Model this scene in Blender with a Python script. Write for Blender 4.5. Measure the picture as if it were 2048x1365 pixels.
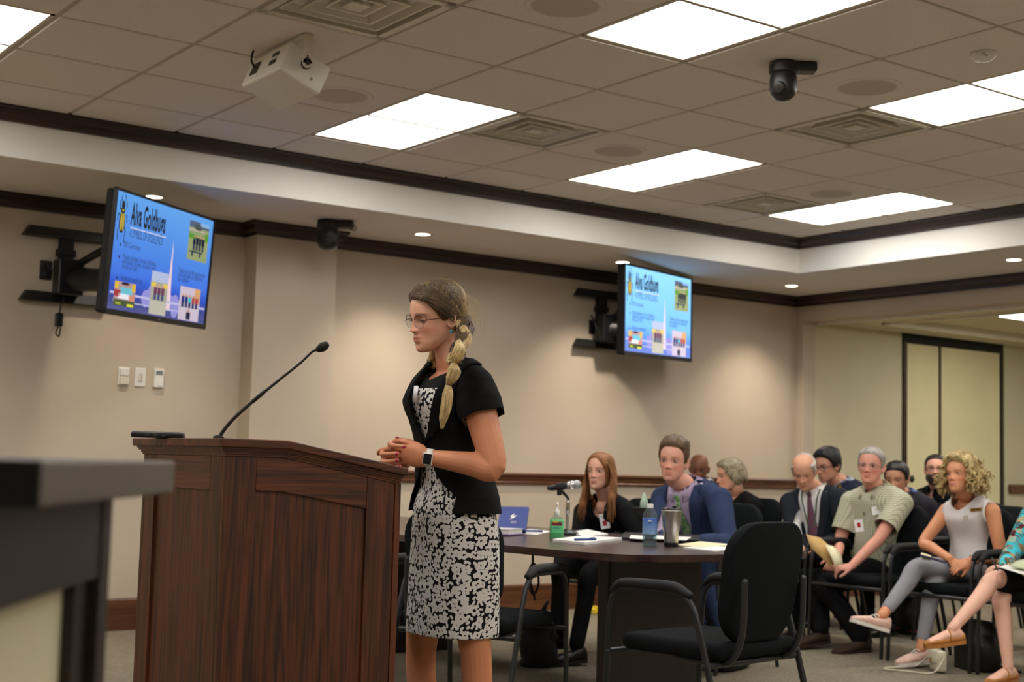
import bpy, bmesh, math, random
import numpy as np
from mathutils import Matrix, Vector
from mathutils.bvhtree import BVHTree

for o in list(bpy.data.objects):
    bpy.data.objects.remove(o)
SC = bpy.context.scene
COL = SC.collection
random.seed(7)
RNG = np.random.default_rng(7)

# ------------------------------------------------------------------ camera, world, exposure
FPX = 2810.94
YAW, PITCH, ROLL = math.radians(54.117), math.radians(5.095), math.radians(1.533)
CAM = np.array([-3.639, -7.655, 1.088])
_f = np.array([math.cos(YAW)*math.cos(PITCH), math.sin(YAW)*math.cos(PITCH), math.sin(PITCH)])
_r0 = np.array([math.sin(YAW), -math.cos(YAW), 0.0])
_u0 = np.cross(_r0, _f)
_r = _r0*math.cos(ROLL) + _u0*math.sin(ROLL)
_u = -_r0*math.sin(ROLL) + _u0*math.cos(ROLL)
cd = bpy.data.cameras.new('camera')
cam = bpy.data.objects.new('camera', cd)
COL.objects.link(cam)
cam.matrix_world = Matrix(((_r[0], _u[0], -_f[0], CAM[0]), (_r[1], _u[1], -_f[1], CAM[1]), (_r[2], _u[2], -_f[2], CAM[2]), (0, 0, 0, 1)))
cd.sensor_width = 36.0
cd.lens = FPX*36/2048
cd.clip_start = 0.05
cd.dof.use_dof = True
cd.dof.focus_distance = 4.7
cd.dof.aperture_fstop = 4.0
SC.camera = cam

PANEL_L = 9.5        # radiance of the troffer diffusers
SPOT_W = 40.0        # recessed downlights
SC.view_settings.view_transform = 'Standard'
SC.view_settings.look = 'None'
SC.view_settings.exposure = 0.3
SC.view_settings.gamma = 1.0
SC.view_settings.use_curve_mapping = False
SC.cycles.use_denoising = True
SC.cycles.max_bounces = 8
SC.cycles.diffuse_bounces = 5
SC.cycles.caustics_reflective = False
SC.cycles.caustics_refractive = False
SC.cycles.sample_clamp_indirect = 8.0
w = bpy.data.worlds.new('world')
SC.world = w
w.use_nodes = True
w.node_tree.nodes['Background'].inputs[0].default_value = (1.0, 0.92, 0.82, 1)
w.node_tree.nodes['Background'].inputs[1].default_value = 0.0

def at(px, py, d):
    """world point at optical depth d on the photograph's pixel (2048 x 1365)"""
    return CAM + (_f + _r*((px-1024)/FPX) - _u*((py-682.5)/FPX))*d
def aton(px, py, ax, val):
    v = _f + _r*((px-1024)/FPX) - _u*((py-682.5)/FPX)
    return CAM + v*((val-CAM[ax])/v[ax])
def depth(p):
    return float((np.asarray(p, float)-CAM) @ _f)

# ------------------------------------------------------------------ geometry helpers: every shape is (V, F)
def A(*a): return np.array(a, float)
def nrm(v):
    v = np.asarray(v, float); n = np.linalg.norm(v)
    return v/n if n > 1e-12 else v
def xf(g, M):
    V, F = g
    M = np.array(M)
    return (V @ M[:3, :3].T + M[:3, 3], F)
def move(g, t): return (g[0]+np.asarray(t, float), g[1])
def rotz(a):
    c, s = math.cos(a), math.sin(a)
    return np.array([[c, -s, 0], [s, c, 0], [0, 0, 1.0]])
def rotx(a):
    c, s = math.cos(a), math.sin(a)
    return np.array([[1.0, 0, 0], [0, c, -s], [0, s, c]])
def roty(a):
    c, s = math.cos(a), math.sin(a)
    return np.array([[c, 0, s], [0, 1.0, 0], [-s, 0, c]])
def rot(g, R, c=(0, 0, 0)):
    c = np.asarray(c, float)
    return ((g[0]-c) @ np.asarray(R).T + c, g[1])
def join(gs):
    Vs, Fs, n = [], [], 0
    for V, F in gs:
        Vs.append(np.asarray(V, float)); Fs += [tuple(i+n for i in f) for f in F]; n += len(V)
    return (np.concatenate(Vs), Fs)
def box(c, s, R=None, bev=0.0, seg=2):
    hx, hy, hz = s[0]/2, s[1]/2, s[2]/2
    if bev > 0:
        bm = bmesh.new()
        bmesh.ops.create_cube(bm, size=1.0, matrix=Matrix.Diagonal((s[0], s[1], s[2], 1)))
        bmesh.ops.bevel(bm, geom=bm.edges[:], offset=min(bev, hx*.98, hy*.98, hz*.98), segments=seg, profile=.5, affect='EDGES')
        bm.verts.index_update()
        V = np.array([v.co[:] for v in bm.verts]); F = [tuple(v.index for v in f.verts) for f in bm.faces]
        bm.free()
    else:
        V = np.array([[x, y, z] for x in (-hx, hx) for y in (-hy, hy) for z in (-hz, hz)])
        F = [(0, 1, 3, 2), (4, 6, 7, 5), (0, 4, 5, 1), (2, 3, 7, 6), (0, 2, 6, 4), (1, 5, 7, 3)]
    if R is not None: V = V @ np.asarray(R).T
    return (V+np.asarray(c, float), F)
def bx(x0, x1, y0, y1, z0, z1, bev=0.0):
    return box(((x0+x1)/2, (y0+y1)/2, (z0+z1)/2), (abs(x1-x0), abs(y1-y0), abs(z1-z0)), bev=bev)
def spline(pts, k=6):
    P = np.asarray(pts, float); n = len(P)
    if n < 3: return np.stack([P[0]+(P[-1]-P[0])*t for t in np.linspace(0, 1, k+1)])
    out = []
    for i in range(n-1):
        p0 = P[i-1] if i > 0 else 2*P[0]-P[1]
        p3 = P[i+2] if i+2 < n else 2*P[-1]-P[-2]
        p1, p2 = P[i], P[i+1]
        for t in np.arange(k)/k:
            out.append(.5*((2*p1)+(p2-p0)*t+(2*p0-5*p1+4*p2-p3)*t*t+(3*p1-3*p2+p3-p0)*t**3))
    out.append(P[-1])
    return np.array(out)
def tube(pts, rad, n=10, ref=None, flat=1.0, round_cap=True, closed=False):
    """swept tube; ref: reference normal (flat scales the radius along it)"""
    P = np.asarray(pts, float); m = len(P)
    rad = np.full(m, rad, float) if np.isscalar(rad) else np.asarray(rad, float)
    if len(rad) != m: rad = np.interp(np.linspace(0, 1, m), np.linspace(0, 1, len(rad)), rad)
    if closed:
        Tn = np.roll(P, -1, 0)-np.roll(P, 1, 0)
    else:
        Tn = np.gradient(P, axis=0)
    Tn = Tn/np.maximum(np.linalg.norm(Tn, axis=1, keepdims=True), 1e-9)
    if ref is None:
        ref0 = A(0, 0, 1) if abs(Tn[0][2]) < .9 else A(1, 0, 0)
    else: ref0 = np.asarray(ref, float)
    N = nrm(ref0-Tn[0]*(ref0 @ Tn[0]))
    ang = np.arange(n)*2*math.pi/n
    ca, sa = np.cos(ang)[:, None], np.sin(ang)[:, None]
    rings = []
    for i in range(m):
        if ref is not None and not closed:
            q = np.asarray(ref, float); q = q-Tn[i]*(q @ Tn[i])
            N = nrm(q) if np.linalg.norm(q) > .05 else nrm(N-Tn[i]*(N @ Tn[i]))
        else:
            N = nrm(N-Tn[i]*(N @ Tn[i]))
        B = np.cross(Tn[i], N)
        rings.append((P[i], N, B, Tn[i], rad[i]))
    V, out = [], []
    if round_cap and not closed:
        p, N, B, T, r = rings[0]
        for s, c in ((.5, .866), (.866, .5)): pass
        pre = [(p-T*r*k, r*q) for k, q in ((.87, .5), (.5, .87))]
        p2, N2, B2, T2, r2 = rings[-1]
        post = [(p2+T2*r2*k, r2*q) for k, q in ((.5, .87), (.87, .5))]
        rr = [(a, N, B, T, q) for a, q in pre]+rings+[(a, N2, B2, T2, q) for a, q in post]
    else: rr = rings
    for p, N, B, T, r in rr:
        V.append(p+N*ca*r*flat+B*sa*r)
    M = len(V); F = []
    V = np.concatenate(V)
    for i in range(M if closed else M-1):
        a, b = i*n, ((i+1) % M)*n
        for j in range(n):
            k = (j+1) % n
            F.append((a+j, a+k, b+k, b+j))
    if not closed:
        V = np.concatenate([V, [rr[0][0]], [rr[-1][0]]])
        c0, c1 = len(V)-2, len(V)-1
        e = (M-1)*n
        for j in range(n):
            k = (j+1) % n
            F.append((c0, k, j)); F.append((c1, e+j, e+k))
    return (V, F)
def loft(rings, cap=True):
    n = len(rings[0]); V = np.concatenate([np.asarray(r, float) for r in rings]); F = []
    for i in range(len(rings)-1):
        a, b = i*n, (i+1)*n
        for j in range(n):
            k = (j+1) % n
            F.append((a+j, a+k, b+k, b+j))
    if cap:
        V = np.concatenate([V, [np.mean(rings[0], 0)], [np.mean(rings[-1], 0)]])
        c0, c1 = len(V)-2, len(V)-1; e = (len(rings)-1)*n
        for j in range(n):
            k = (j+1) % n
            F.append((c0, k, j)); F.append((c1, e+j, e+k))
    return (V, F)
def ring(c, ax, ay, hw, hf, hb=None, n=28, e=1.0):
    """cross-section: half-width hw along ax, hf/hb ahead/behind along ay"""
    hb = hf if hb is None else hb
    t = np.arange(n)*2*math.pi/n
    cx, sy = np.cos(t), np.sin(t)
    x = np.sign(cx)*np.abs(cx)**e*hw
    y = np.sign(sy)*np.abs(sy)**e*np.where(sy > 0, hf, hb)
    return np.asarray(c, float)+x[:, None]*np.asarray(ax, float)+y[:, None]*np.asarray(ay, float)
def ell(c, r, R=None, nu=20, nv=12):
    V, F = [], []
    for i in range(nv+1):
        th = math.pi*i/nv
        for j in range(nu):
            ph = 2*math.pi*j/nu
            V.append((math.sin(th)*math.cos(ph)*r[0], math.sin(th)*math.sin(ph)*r[1], math.cos(th)*r[2]))
    for i in range(nv):
        for j in range(nu):
            k = (j+1) % nu
            F.append((i*nu+j, (i+1)*nu+j, (i+1)*nu+k, i*nu+k))
    V = np.array(V)
    if R is not None: V = V @ np.asarray(R).T
    return (V+np.asarray(c, float), F)
def lathe(prof, n=24, c=(0, 0, 0), R=None):
    rings = [ring((0, 0, z), (1, 0, 0), (0, 1, 0), max(r, 1e-4), max(r, 1e-4), n=n) for r, z in prof]
    g = loft(rings)
    V = g[0]
    if R is not None: V = V @ np.asarray(R).T
    return (V+np.asarray(c, float), g[1])
def prism(poly, h0, h1, axes=((1, 0, 0), (0, 1, 0), (0, 0, 1)), o=(0, 0, 0)):
    """polygon in the first two axes, extruded from h0 to h1 along the third"""
    ax, ay, az = [np.asarray(a, float) for a in axes]; o = np.asarray(o, float)
    n = len(poly)
    V = [o+ax*p[0]+ay*p[1]+az*h for h in (h0, h1) for p in poly]
    F = [tuple(range(n))[::-1], tuple(range(n, 2*n))]
    for j in range(n):
        k = (j+1) % n
        F.append((j, k, n+k, n+j))
    return (np.array(V), F)
def rrect(w, h, r, n=5):
    P = []
    for cx, cy, a0 in ((w/2-r, h/2-r, 0), (-w/2+r, h/2-r, 90), (-w/2+r, -h/2+r, 180), (w/2-r, -h/2+r, 270)):
        for k in range(n+1):
            a = math.radians(a0+90*k/n); P.append((cx+r*math.cos(a), cy+r*math.sin(a)))
    return P
def clip(g, field):
    """keep the part of a mesh where the vertex field is >= 0 (cut cleanly on the zero line)"""
    V, F = g
    V = list(map(tuple, V)); s = list(map(float, field)); cache = {}; out = []
    def cut(a, b):
        k = (a, b) if a < b else (b, a)
        if k not in cache:
            t = s[a]/(s[a]-s[b]); p, q = V[a], V[b]
            V.append(tuple(p[i]+(q[i]-p[i])*t for i in range(3))); s.append(0.0); cache[k] = len(V)-1
        return cache[k]
    for f in F:
        pos = [s[i] >= 0 for i in f]
        if all(pos): out.append(f); continue
        if not any(pos): continue
        poly = []
        for i in range(len(f)):
            a, b = f[i], f[(i+1) % len(f)]
            if s[a] >= 0: poly.append(a)
            if (s[a] >= 0) != (s[b] >= 0): poly.append(cut(a, b))
        if len(poly) >= 3: out.append(tuple(poly))
    used = sorted({i for f in out for i in f}); mp = {o: n for n, o in enumerate(used)}
    return (np.array([V[i] for i in used]).reshape(-1, 3), [tuple(mp[i] for i in f) for f in out])
def normals(g):
    V, F = g
    N = np.zeros_like(V)
    for f in F:
        a, b, c = V[f[0]], V[f[1]], V[f[2]]
        n = np.cross(b-a, c-a)
        for i in f: N[i] += n
    return N/np.maximum(np.linalg.norm(N, axis=1, keepdims=True), 1e-12)

# ------------------------------------------------------------------ object helpers
def mesh_of(name, g, mats, mi=None, smooth=False):
    me = bpy.data.meshes.new(name)
    me.from_pydata(np.asarray(g[0], float).tolist(), [], g[1])
    for m in (mats if isinstance(mats, (list, tuple)) else [mats]): me.materials.append(m)
    if mi is not None: me.polygons.foreach_set('material_index', np.asarray(mi, np.int32))
    if smooth: me.polygons.foreach_set('use_smooth', np.ones(len(me.polygons), bool))
    me.update()
    return me
def fix_normals(me):
    bm = bmesh.new(); bm.from_mesh(me); bmesh.ops.recalc_face_normals(bm, faces=bm.faces[:]); bm.to_mesh(me); bm.free()
def obj(name, gs, m, parent=None, smooth=False, loc=None, rz=0.0, R=None, auto=None, bevel=0.0):
    """link one mesh object; gs is a shape or a list of shapes (or of (shape, material index))"""
    if isinstance(gs, tuple) and len(gs) == 2 and isinstance(gs[0], np.ndarray): gs = [gs]
    mi = None
    if len(gs) and isinstance(gs[0], tuple) and isinstance(gs[0][1], int):
        mi = []
        for g, k in gs: mi += [k]*len(g[1])
        gs = [g for g, k in gs]
    g = join(gs)
    me = mesh_of(name, g, m, mi, smooth)
    fix_normals(me)
    o = bpy.data.objects.new(name, me); COL.objects.link(o)
    if parent is not None: o.parent = parent
    if loc is not None: o.location = loc
    if R is not None: o.rotation_euler = Matrix(np.asarray(R).tolist()).to_euler()
    elif rz: o.rotation_euler = (0, 0, rz)
    if auto:
        md = o.modifiers.new('edges', 'EDGE_SPLIT'); md.split_angle = math.radians(auto)
        me.polygons.foreach_set('use_smooth', np.ones(len(me.polygons), bool))
    if bevel:
        md = o.modifiers.new('bevel', 'BEVEL'); md.width = bevel; md.segments = 2; md.limit_method = 'ANGLE'
    return o
def tag(o, label=None, cat=None, group=None, kind=None):
    if label: o['label'] = label
    if cat: o['category'] = cat
    if group: o['group'] = group
    if kind: o['kind'] = kind
    return o
def thing(name, label, cat, loc=(0, 0, 0), rz=0.0, group=None, R=None):
    o = bpy.data.objects.new(name, None); COL.objects.link(o)
    o.empty_display_size = .1
    o.location = loc
    if R is not None: o.rotation_euler = Matrix(np.asarray(R).tolist()).to_euler()
    else: o.rotation_euler = (0, 0, rz)
    return tag(o, label, cat, group)
def struct(name, gs, m, parent=None, **k):
    o = obj(name, gs, m, parent, **k)
    if parent is None: o['kind'] = 'structure'
    return o
def dup(root, loc, rz=None, label=None, group=None):
    r = root.copy(); COL.objects.link(r); r.location = loc
    if rz is not None: r.rotation_euler = (0, 0, rz)
    if label: r['label'] = label
    if group: r['group'] = group
    for ch in list(root.children):
        c = ch.copy(); COL.objects.link(c); c.parent = r
        for g in list(ch.children):
            d = g.copy(); COL.objects.link(d); d.parent = c
    return r
def remesh(gs, voxel, smooth_it=2, fac=.5):
    me = mesh_of('tmp', join(gs), [])
    fix_islands = bmesh.new(); fix_islands.from_mesh(me); bmesh.ops.recalc_face_normals(fix_islands, faces=fix_islands.faces[:]); fix_islands.to_mesh(me); fix_islands.free()
    o = bpy.data.objects.new('tmp', me); COL.objects.link(o)
    md = o.modifiers.new('r', 'REMESH'); md.mode = 'VOXEL'; md.voxel_size = voxel
    if smooth_it:
        ms = o.modifiers.new('s', 'SMOOTH'); ms.factor = fac; ms.iterations = smooth_it
    dg = bpy.context.evaluated_depsgraph_get(); dg.update()
    ev = o.evaluated_get(dg); m2 = ev.to_mesh()
    n = len(m2.vertices); V = np.empty(n*3); m2.vertices.foreach_get('co', V); V = V.reshape(-1, 3)
    F = [tuple(p.vertices) for p in m2.polygons]
    ev.to_mesh_clear()
    bpy.data.objects.remove(o); bpy.data.meshes.remove(me)
    return (V, F)

# ------------------------------------------------------------------ materials
def lin(c):
    if isinstance(c, str): c = tuple(int(c[i:i+2], 16) for i in (0, 2, 4))
    return tuple((x/255/12.92 if x/255 <= .04045 else ((x/255+.055)/1.055)**2.4) for x in c[:3])+(1.0,)
class NT:
    def __init__(s, m): s.t = m.node_tree; s.n = s.t.nodes
    def new(s, k, **p):
        n = s.n.new(k)
        for a, v in p.items(): setattr(n, a, v)
        return n
    def l(s, a, b): s.t.links.new(a, b)
    def mth(s, op, a, b=None, c=None, clamp=False):
        n = s.new('ShaderNodeMath', operation=op); n.use_clamp = clamp
        for i, v in enumerate((a, b, c)):
            if v is None: continue
            if isinstance(v, (int, float)): n.inputs[i].default_value = v
            else: s.l(v, n.inputs[i])
        return n.outputs[0]
    def mix(s, fac, a, b):
        n = s.new('ShaderNodeMix', data_type='RGBA')
        for i, v in ((0, fac), (6, a), (7, b)):
            if isinstance(v, (int, float)): n.inputs[i].default_value = v
            elif isinstance(v, tuple): n.inputs[i].default_value = v
            else: s.l(v, n.inputs[i])
        return n.outputs[2]
def base_mat(name, rough=.5, metal=0.0, spec=.5):
    m = bpy.data.materials.new(name); m.use_nodes = True
    t = NT(m); b = t.n['Principled BSDF']
    b.inputs['Roughness'].default_value = rough; b.inputs['Metallic'].default_value = metal
    b.inputs['Specular IOR Level'].default_value = spec
    return m, t, b
def mat(name, c, rough=.5, metal=0.0, spec=.5, var=.12, sc=30.0, bump=0.0, bsc=200.0, stretch=None, c2=None, coat=0.0):
    """procedural material: noise-varied colour and optional fine relief"""
    m, t, b = base_mat(name, rough, metal, spec)
    tc = t.new('ShaderNodeTexCoord'); src = tc.outputs['Object']
    if stretch:
        mp = t.new('ShaderNodeMapping'); mp.inputs['Scale'].default_value = stretch; t.l(src, mp.inputs['Vector']); src = mp.outputs[0]
    nz = t.new('ShaderNodeTexNoise'); nz.inputs['Scale'].default_value = sc; nz.inputs['Detail'].default_value = 4; t.l(src, nz.inputs['Vector'])
    a = lin(c); d = lin(c2) if c2 else tuple(x*(1-var) for x in a[:3])+(1,)
    h = a if c2 else tuple(min(1, x*(1+var)) for x in a[:3])+(1,)
    r = t.new('ShaderNodeValToRGB'); r.color_ramp.elements[0].position = .35; r.color_ramp.elements[1].position = .65
    r.color_ramp.elements[0].color = d; r.color_ramp.elements[1].color = h
    t.l(nz.outputs['Fac'], r.inputs[0]); t.l(r.outputs[0], b.inputs['Base Color'])
    if coat: b.inputs['Coat Weight'].default_value = coat; b.inputs['Coat Roughness'].default_value = .15
    if bump:
        n2 = t.new('ShaderNodeTexNoise'); n2.inputs['Scale'].default_value = bsc; n2.inputs['Detail'].default_value = 3; t.l(src, n2.inputs['Vector'])
        bp = t.new('ShaderNodeBump'); bp.inputs['Strength'].default_value = bump; bp.inputs['Distance'].default_value = .004
        t.l(n2.outputs['Fac'], bp.inputs['Height']); t.l(bp.outputs[0], b.inputs['Normal'])
    return m
def wood(name, c1, c2, axis=2, rough=.4, sc=1.0, coat=.25):
    m, t, b = base_mat(name, rough)
    tc = t.new('ShaderNodeTexCoord'); mp = t.new('ShaderNodeMapping')
    s = [34.0*sc]*3; s[axis] = 1.6*sc; mp.inputs['Scale'].default_value = s; t.l(tc.outputs['Object'], mp.inputs['Vector'])
    n0 = t.new('ShaderNodeTexNoise'); n0.inputs['Scale'].default_value = 1.0; n0.inputs['Detail'].default_value = 6; n0.inputs['Distortion'].default_value = 1.2; t.l(mp.outputs[0], n0.inputs['Vector'])
    mp2 = t.new('ShaderNodeMapping'); s2 = [170.0*sc]*3; s2[axis] = 5.0*sc; mp2.inputs['Scale'].default_value = s2; t.l(tc.outputs['Object'], mp2.inputs['Vector'])
    n1 = t.new('ShaderNodeTexNoise'); n1.inputs['Scale'].default_value = 1.0; n1.inputs['Detail'].default_value = 3; t.l(mp2.outputs[0], n1.inputs['Vector'])
    f = t.mth('ADD', t.mth('MULTIPLY', n0.outputs['Fac'], .62), t.mth('MULTIPLY', n1.outputs['Fac'], .38))
    r = t.new('ShaderNodeValToRGB'); r.color_ramp.elements[0].position = .38; r.color_ramp.elements[1].position = .62
    r.color_ramp.elements[0].color = lin(c1); r.color_ramp.elements[1].color = lin(c2)
    t.l(f, r.inputs[0]); t.l(r.outputs[0], b.inputs['Base Color'])
    bp = t.new('ShaderNodeBump'); bp.inputs['Strength'].default_value = .15; bp.inputs['Distance'].default_value = .002; t.l(n1.outputs['Fac'], bp.inputs['Height']); t.l(bp.outputs[0], b.inputs['Normal'])
    if coat: b.inputs['Coat Weight'].default_value = coat; b.inputs['Coat Roughness'].default_value = .25
    return m
def emit(name, c, s):
    m = bpy.data.materials.new(name); m.use_nodes = True; t = NT(m)
    t.n.remove(t.n['Principled BSDF']); e = t.new('ShaderNodeEmission')
    nz = t.new('ShaderNodeTexNoise'); nz.inputs['Scale'].default_value = 3.0
    tc = t.new('ShaderNodeTexCoord'); t.l(tc.outputs['Object'], nz.inputs['Vector'])
    a = lin(c)
    t.l(t.mix(t.mth('MULTIPLY', nz.outputs['Fac'], .08), a, tuple(x*.9 for x in a[:3])+(1,)), e.inputs[0])
    e.inputs[1].default_value = s
    t.l(e.outputs[0], t.n['Material Output'].inputs[0])
    return m
def glassy(name, c, rough=.02, alpha=.85, tint=None):
    """thin clear plastic or glass: mostly see-through, with a sharp gloss"""
    m = bpy.data.materials.new(name); m.use_nodes = True; t = NT(m); b = t.n['Principled BSDF']
    b.inputs['Base Color'].default_value = lin(c); b.inputs['Roughness'].default_value = rough
    tr = t.new('ShaderNodeBsdfTransparent'); tr.inputs[0].default_value = lin(tint or c)
    mx = t.new('ShaderNodeMixShader')
    lw = t.new('ShaderNodeLayerWeight'); lw.inputs[0].default_value = .5
    k = t.mth('ADD', t.mth('MULTIPLY', t.mth('POWER', lw.outputs['Facing'], 5.0), .45), 1-alpha, clamp=True)
    t.l(k, mx.inputs[0]); t.l(tr.outputs[0], mx.inputs[1]); t.l(b.outputs[0], mx.inputs[2]); t.l(mx.outputs[0], t.n['Material Output'].inputs[0])
    return m
M = {}
M['wall'] = mat('wall_paint', (198, 184, 164), .85, var=.03, sc=2.0, bump=.25, bsc=160, spec=.2)
M['fascia'] = mat('white_paint', (238, 236, 228), .85, var=.02, sc=2.0, bump=.15, bsc=160, spec=.2)
M['soffit'] = mat('soffit_paint', (226, 220, 214), .9, var=.02, sc=2.0, spec=.2)
M['alcove'] = mat('cream_wall_paint', (208, 200, 168), .85, var=.03, sc=2.0, spec=.2)
M['cream'] = mat('cream_panel', (228, 218, 172), .7, var=.03, sc=3.0, spec=.25)
M['trim'] = wood('dark_trim_wood', (26, 14, 10), (58, 34, 22), axis=0, rough=.45, coat=.1)
M['trim_y'] = wood('dark_trim_wood_across', (26, 14, 10), (58, 34, 22), axis=1, rough=.45, coat=.1)
M['rail'] = wood('brown_rail_wood', (70, 38, 20), (112, 70, 42), axis=0, rough=.35, coat=.3)
M['tile'] = mat('ceiling_tile', (234, 226, 218), .95, var=.05, sc=140, bump=.5, bsc=260, spec=.1)
M['tbar'] = mat('grid_bar', (186, 176, 160), .6, var=.03)
M['metal_w'] = mat('white_enamel', (214, 206, 190), .4, var=.03, sc=8)
M['white'] = mat('white_plastic', (228, 226, 220), .4, var=.03, sc=10)
M['cream_pl'] = mat('cream_plastic', (220, 214, 194), .45, var=.04, sc=10)
M['spk_white'] = mat('speaker_cabinet_white', (238, 234, 222), .4, var=.02, sc=10)
M['grey_grille'] = mat('grey_grille', (196, 186, 174), .7, var=.25, sc=900)
M['blk'] = mat('black_plastic', (18, 18, 20), .38, var=.2, sc=60)
M['blk_m'] = mat('black_matte', (14, 14, 15), .75, var=.25, sc=200, bump=.2, bsc=500)
M['fabric'] = mat('charcoal_seat_fabric', (20, 24, 26), .95, var=.35, sc=700, bump=.5, bsc=900, spec=.15)
M['frame'] = mat('black_powder_coat', (34, 36, 38), .35, var=.1, sc=60, spec=.5)
M['steel'] = mat('brushed_steel', (190, 186, 180), .28, metal=1.0, var=.06, sc=60, stretch=(1, 1, .05))
M['chrome'] = mat('chrome', (205, 205, 205), .15, metal=1.0, var=.03)
M['darkmetal'] = mat('dark_plate', (70, 66, 62), .4, metal=.8, var=.05)
M['gold'] = mat('brass', (190, 150, 70), .3, metal=1.0, var=.06)
M['paper'] = mat('paper_white', (236, 234, 228), .8, var=.02, sc=12, spec=.2)
M['paper_c'] = mat('paper_cream', (232, 224, 186), .8, var=.03, sc=12, spec=.2)
M['manila'] = mat('manila_card', (206, 168, 108), .8, var=.04, sc=20, spec=.2)
M['lect'] = wood('lectern_oak', (38, 15, 6), (100, 49, 20), axis=2, rough=.48, coat=.08)
M['lect_x'] = wood('lectern_oak_cross', (42, 17, 7), (108, 54, 24), axis=0, rough=.45, coat=.1)
M['lect_y'] = wood('lectern_oak_side', (42, 17, 7), (108, 54, 24), axis=1, rough=.45, coat=.1)
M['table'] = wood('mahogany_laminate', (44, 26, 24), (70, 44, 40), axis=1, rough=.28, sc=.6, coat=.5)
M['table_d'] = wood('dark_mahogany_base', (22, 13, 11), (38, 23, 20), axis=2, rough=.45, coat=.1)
M['dais'] = wood('dais_dark_wood', (18, 11, 8), (38, 25, 17), axis=2, rough=.5, coat=.1)
M['dais_edge'] = mat('counter_edge', (86, 78, 68), .5, var=.1, sc=25)
M['blue'] = mat('blue_cover', (36, 56, 130), .5, var=.08, sc=20)
M['red'] = mat('red_trim', (170, 24, 40), .6, var=.1)
M['yellow'] = mat('yellow_cable', (228, 200, 30), .5, var=.06)
M['label_w'] = mat('badge_white', (236, 236, 236), .45, var=.02)
def carpet():
    m, t, b = base_mat('carpet', .97, spec=.1)
    tc = t.new('ShaderNodeTexCoord')
    mp = t.new('ShaderNodeMapping'); mp.inputs['Scale'].default_value = (1.0, 2.4, 1); mp.inputs['Rotation'].default_value = (0, 0, .6); t.l(tc.outputs['Object'], mp.inputs['Vector'])
    v = t.new('ShaderNodeTexVoronoi'); v.feature = 'DISTANCE_TO_EDGE'; v.inputs['Scale'].default_value = 16; t.l(mp.outputs[0], v.inputs['Vector'])
    n = t.new('ShaderNodeTexNoise'); n.inputs['Scale'].default_value = 400; n.inputs['Detail'].default_value = 3; t.l(tc.outputs['Object'], n.inputs['Vector'])
    n2 = t.new('ShaderNodeTexNoise'); n2.inputs['Scale'].default_value = 2.5; t.l(tc.outputs['Object'], n2.inputs['Vector'])
    k = t.mth('ADD', t.mth('MULTIPLY', t.mth('LESS_THAN', v.outputs[0], .06), .25), t.mth('MULTIPLY', n.outputs['Fac'], .6))
    k = t.mth('ADD', k, t.mth('MULTIPLY', n2.outputs['Fac'], .2))
    t.l(t.mix(k, lin((98, 91, 78)), lin((160, 150, 130))), b.inputs['Base Color'])
    bp = t.new('ShaderNodeBump'); bp.inputs['Strength'].default_value = .6; bp.inputs['Distance'].default_value = .004; t.l(n.outputs['Fac'], bp.inputs['Height']); t.l(bp.outputs[0], b.inputs['Normal'])
    return m
M['carpet'] = carpet()
M['panel_light'] = emit('troffer_diffuser', (255, 251, 246), PANEL_L)
M['lamp'] = emit('downlight_lamp', (255, 236, 214), 9.0)
# ------------------------------------------------------------------ room shell
ZC, ZS = 2.934, 2.66          # tile ceiling and soffit heights
YW, YC = 0.98, 0.804          # back wall, pilaster face
XR = 5.74                     # right-hand wall with the wide opening
TT = 0.6096
XL, YF = -8.2, -10.6          # far sides of the room, out of the frame
struct('floor', bx(XL-.2, 11.2, YF-.2, 1.3, -.1, 0), M['carpet'])
wb = struct('wall_back', [bx(XL, .38, YW, YW+.15, 0, 3.1), bx(.98, XR+.15, YW, YW+.15, 0, 3.1)], M['wall'])
struct('wall_pilaster', [bx(.38, .98, YC, YW+.15, 0, ZS+.05)], M['wall'])
struct('wall_left', bx(XL-.15, XL, YF, YW+.15, 0, 3.1), M['wall'])
struct('wall_front', bx(XL, 11, YF-.15, YF, 0, 3.1), M['wall'])
struct('wall_right', [bx(XR, XR+.16, .9, YW, 0, 3.1), bx(XR, XR+.16, YF, .9, 2.445, 3.1)], M['wall'])
struct('wall_alcove', [bx(XR+.16, 7.1, .9, 1.1, 0, 2.6), bx(8.66, 11.0, .9, 1.1, 0, 2.6), bx(7.1, 8.66, 1.0, 1.1, 0, 2.6)], M['alcove'])
struct('wall_far', bx(10.9, 11.05, YF, 1.1, 0, 2.8), M['alcove'])
struct('ceiling_alcove', [bx(XR+.16, 6.35, YF, 1.1, 2.445, 2.6), bx(6.35, 11.0, .48, 1.1, 2.445, 2.6), bx(6.35, 11, YF, .48, 2.5, 2.6)], M['alcove'])
struct('trim_1', [bx(6.32, 6.36, YF, .5, 2.43, 2.46), bx(6.32, 10.9, .47, .51, 2.43, 2.46), bx(XR+.16, XR+.2, YF, .89, 2.42, 2.445),
                  bx(6.0, 10.9, .74, .78, 2.43, 2.446)], M['cream_pl'])
struct('trim_2', bx(8.75, 10.9, .86, .9, .95, 1.04, bev=.01), M['rail'])
struct('baseboard_alcove', [bx(XR+.17, 7.1, .885, .9, 0, .16), bx(8.66, 10.9, .885, .9, 0, .16)], M['rail'])
struct('soffit', [bx(XL, XR+.02, -.065, YW+.02, ZS+.0005, ZS+.05), bx(4.625, XR+.02, YF, -.065, ZS+.0005, ZS+.05)], M['soffit'])
struct('wall_fascia', [bx(XL, 4.62, -.09, -.06, ZS, 3.05), bx(4.6, 4.63, YF, -.09, ZS, 3.05)], M['fascia'])
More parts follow.
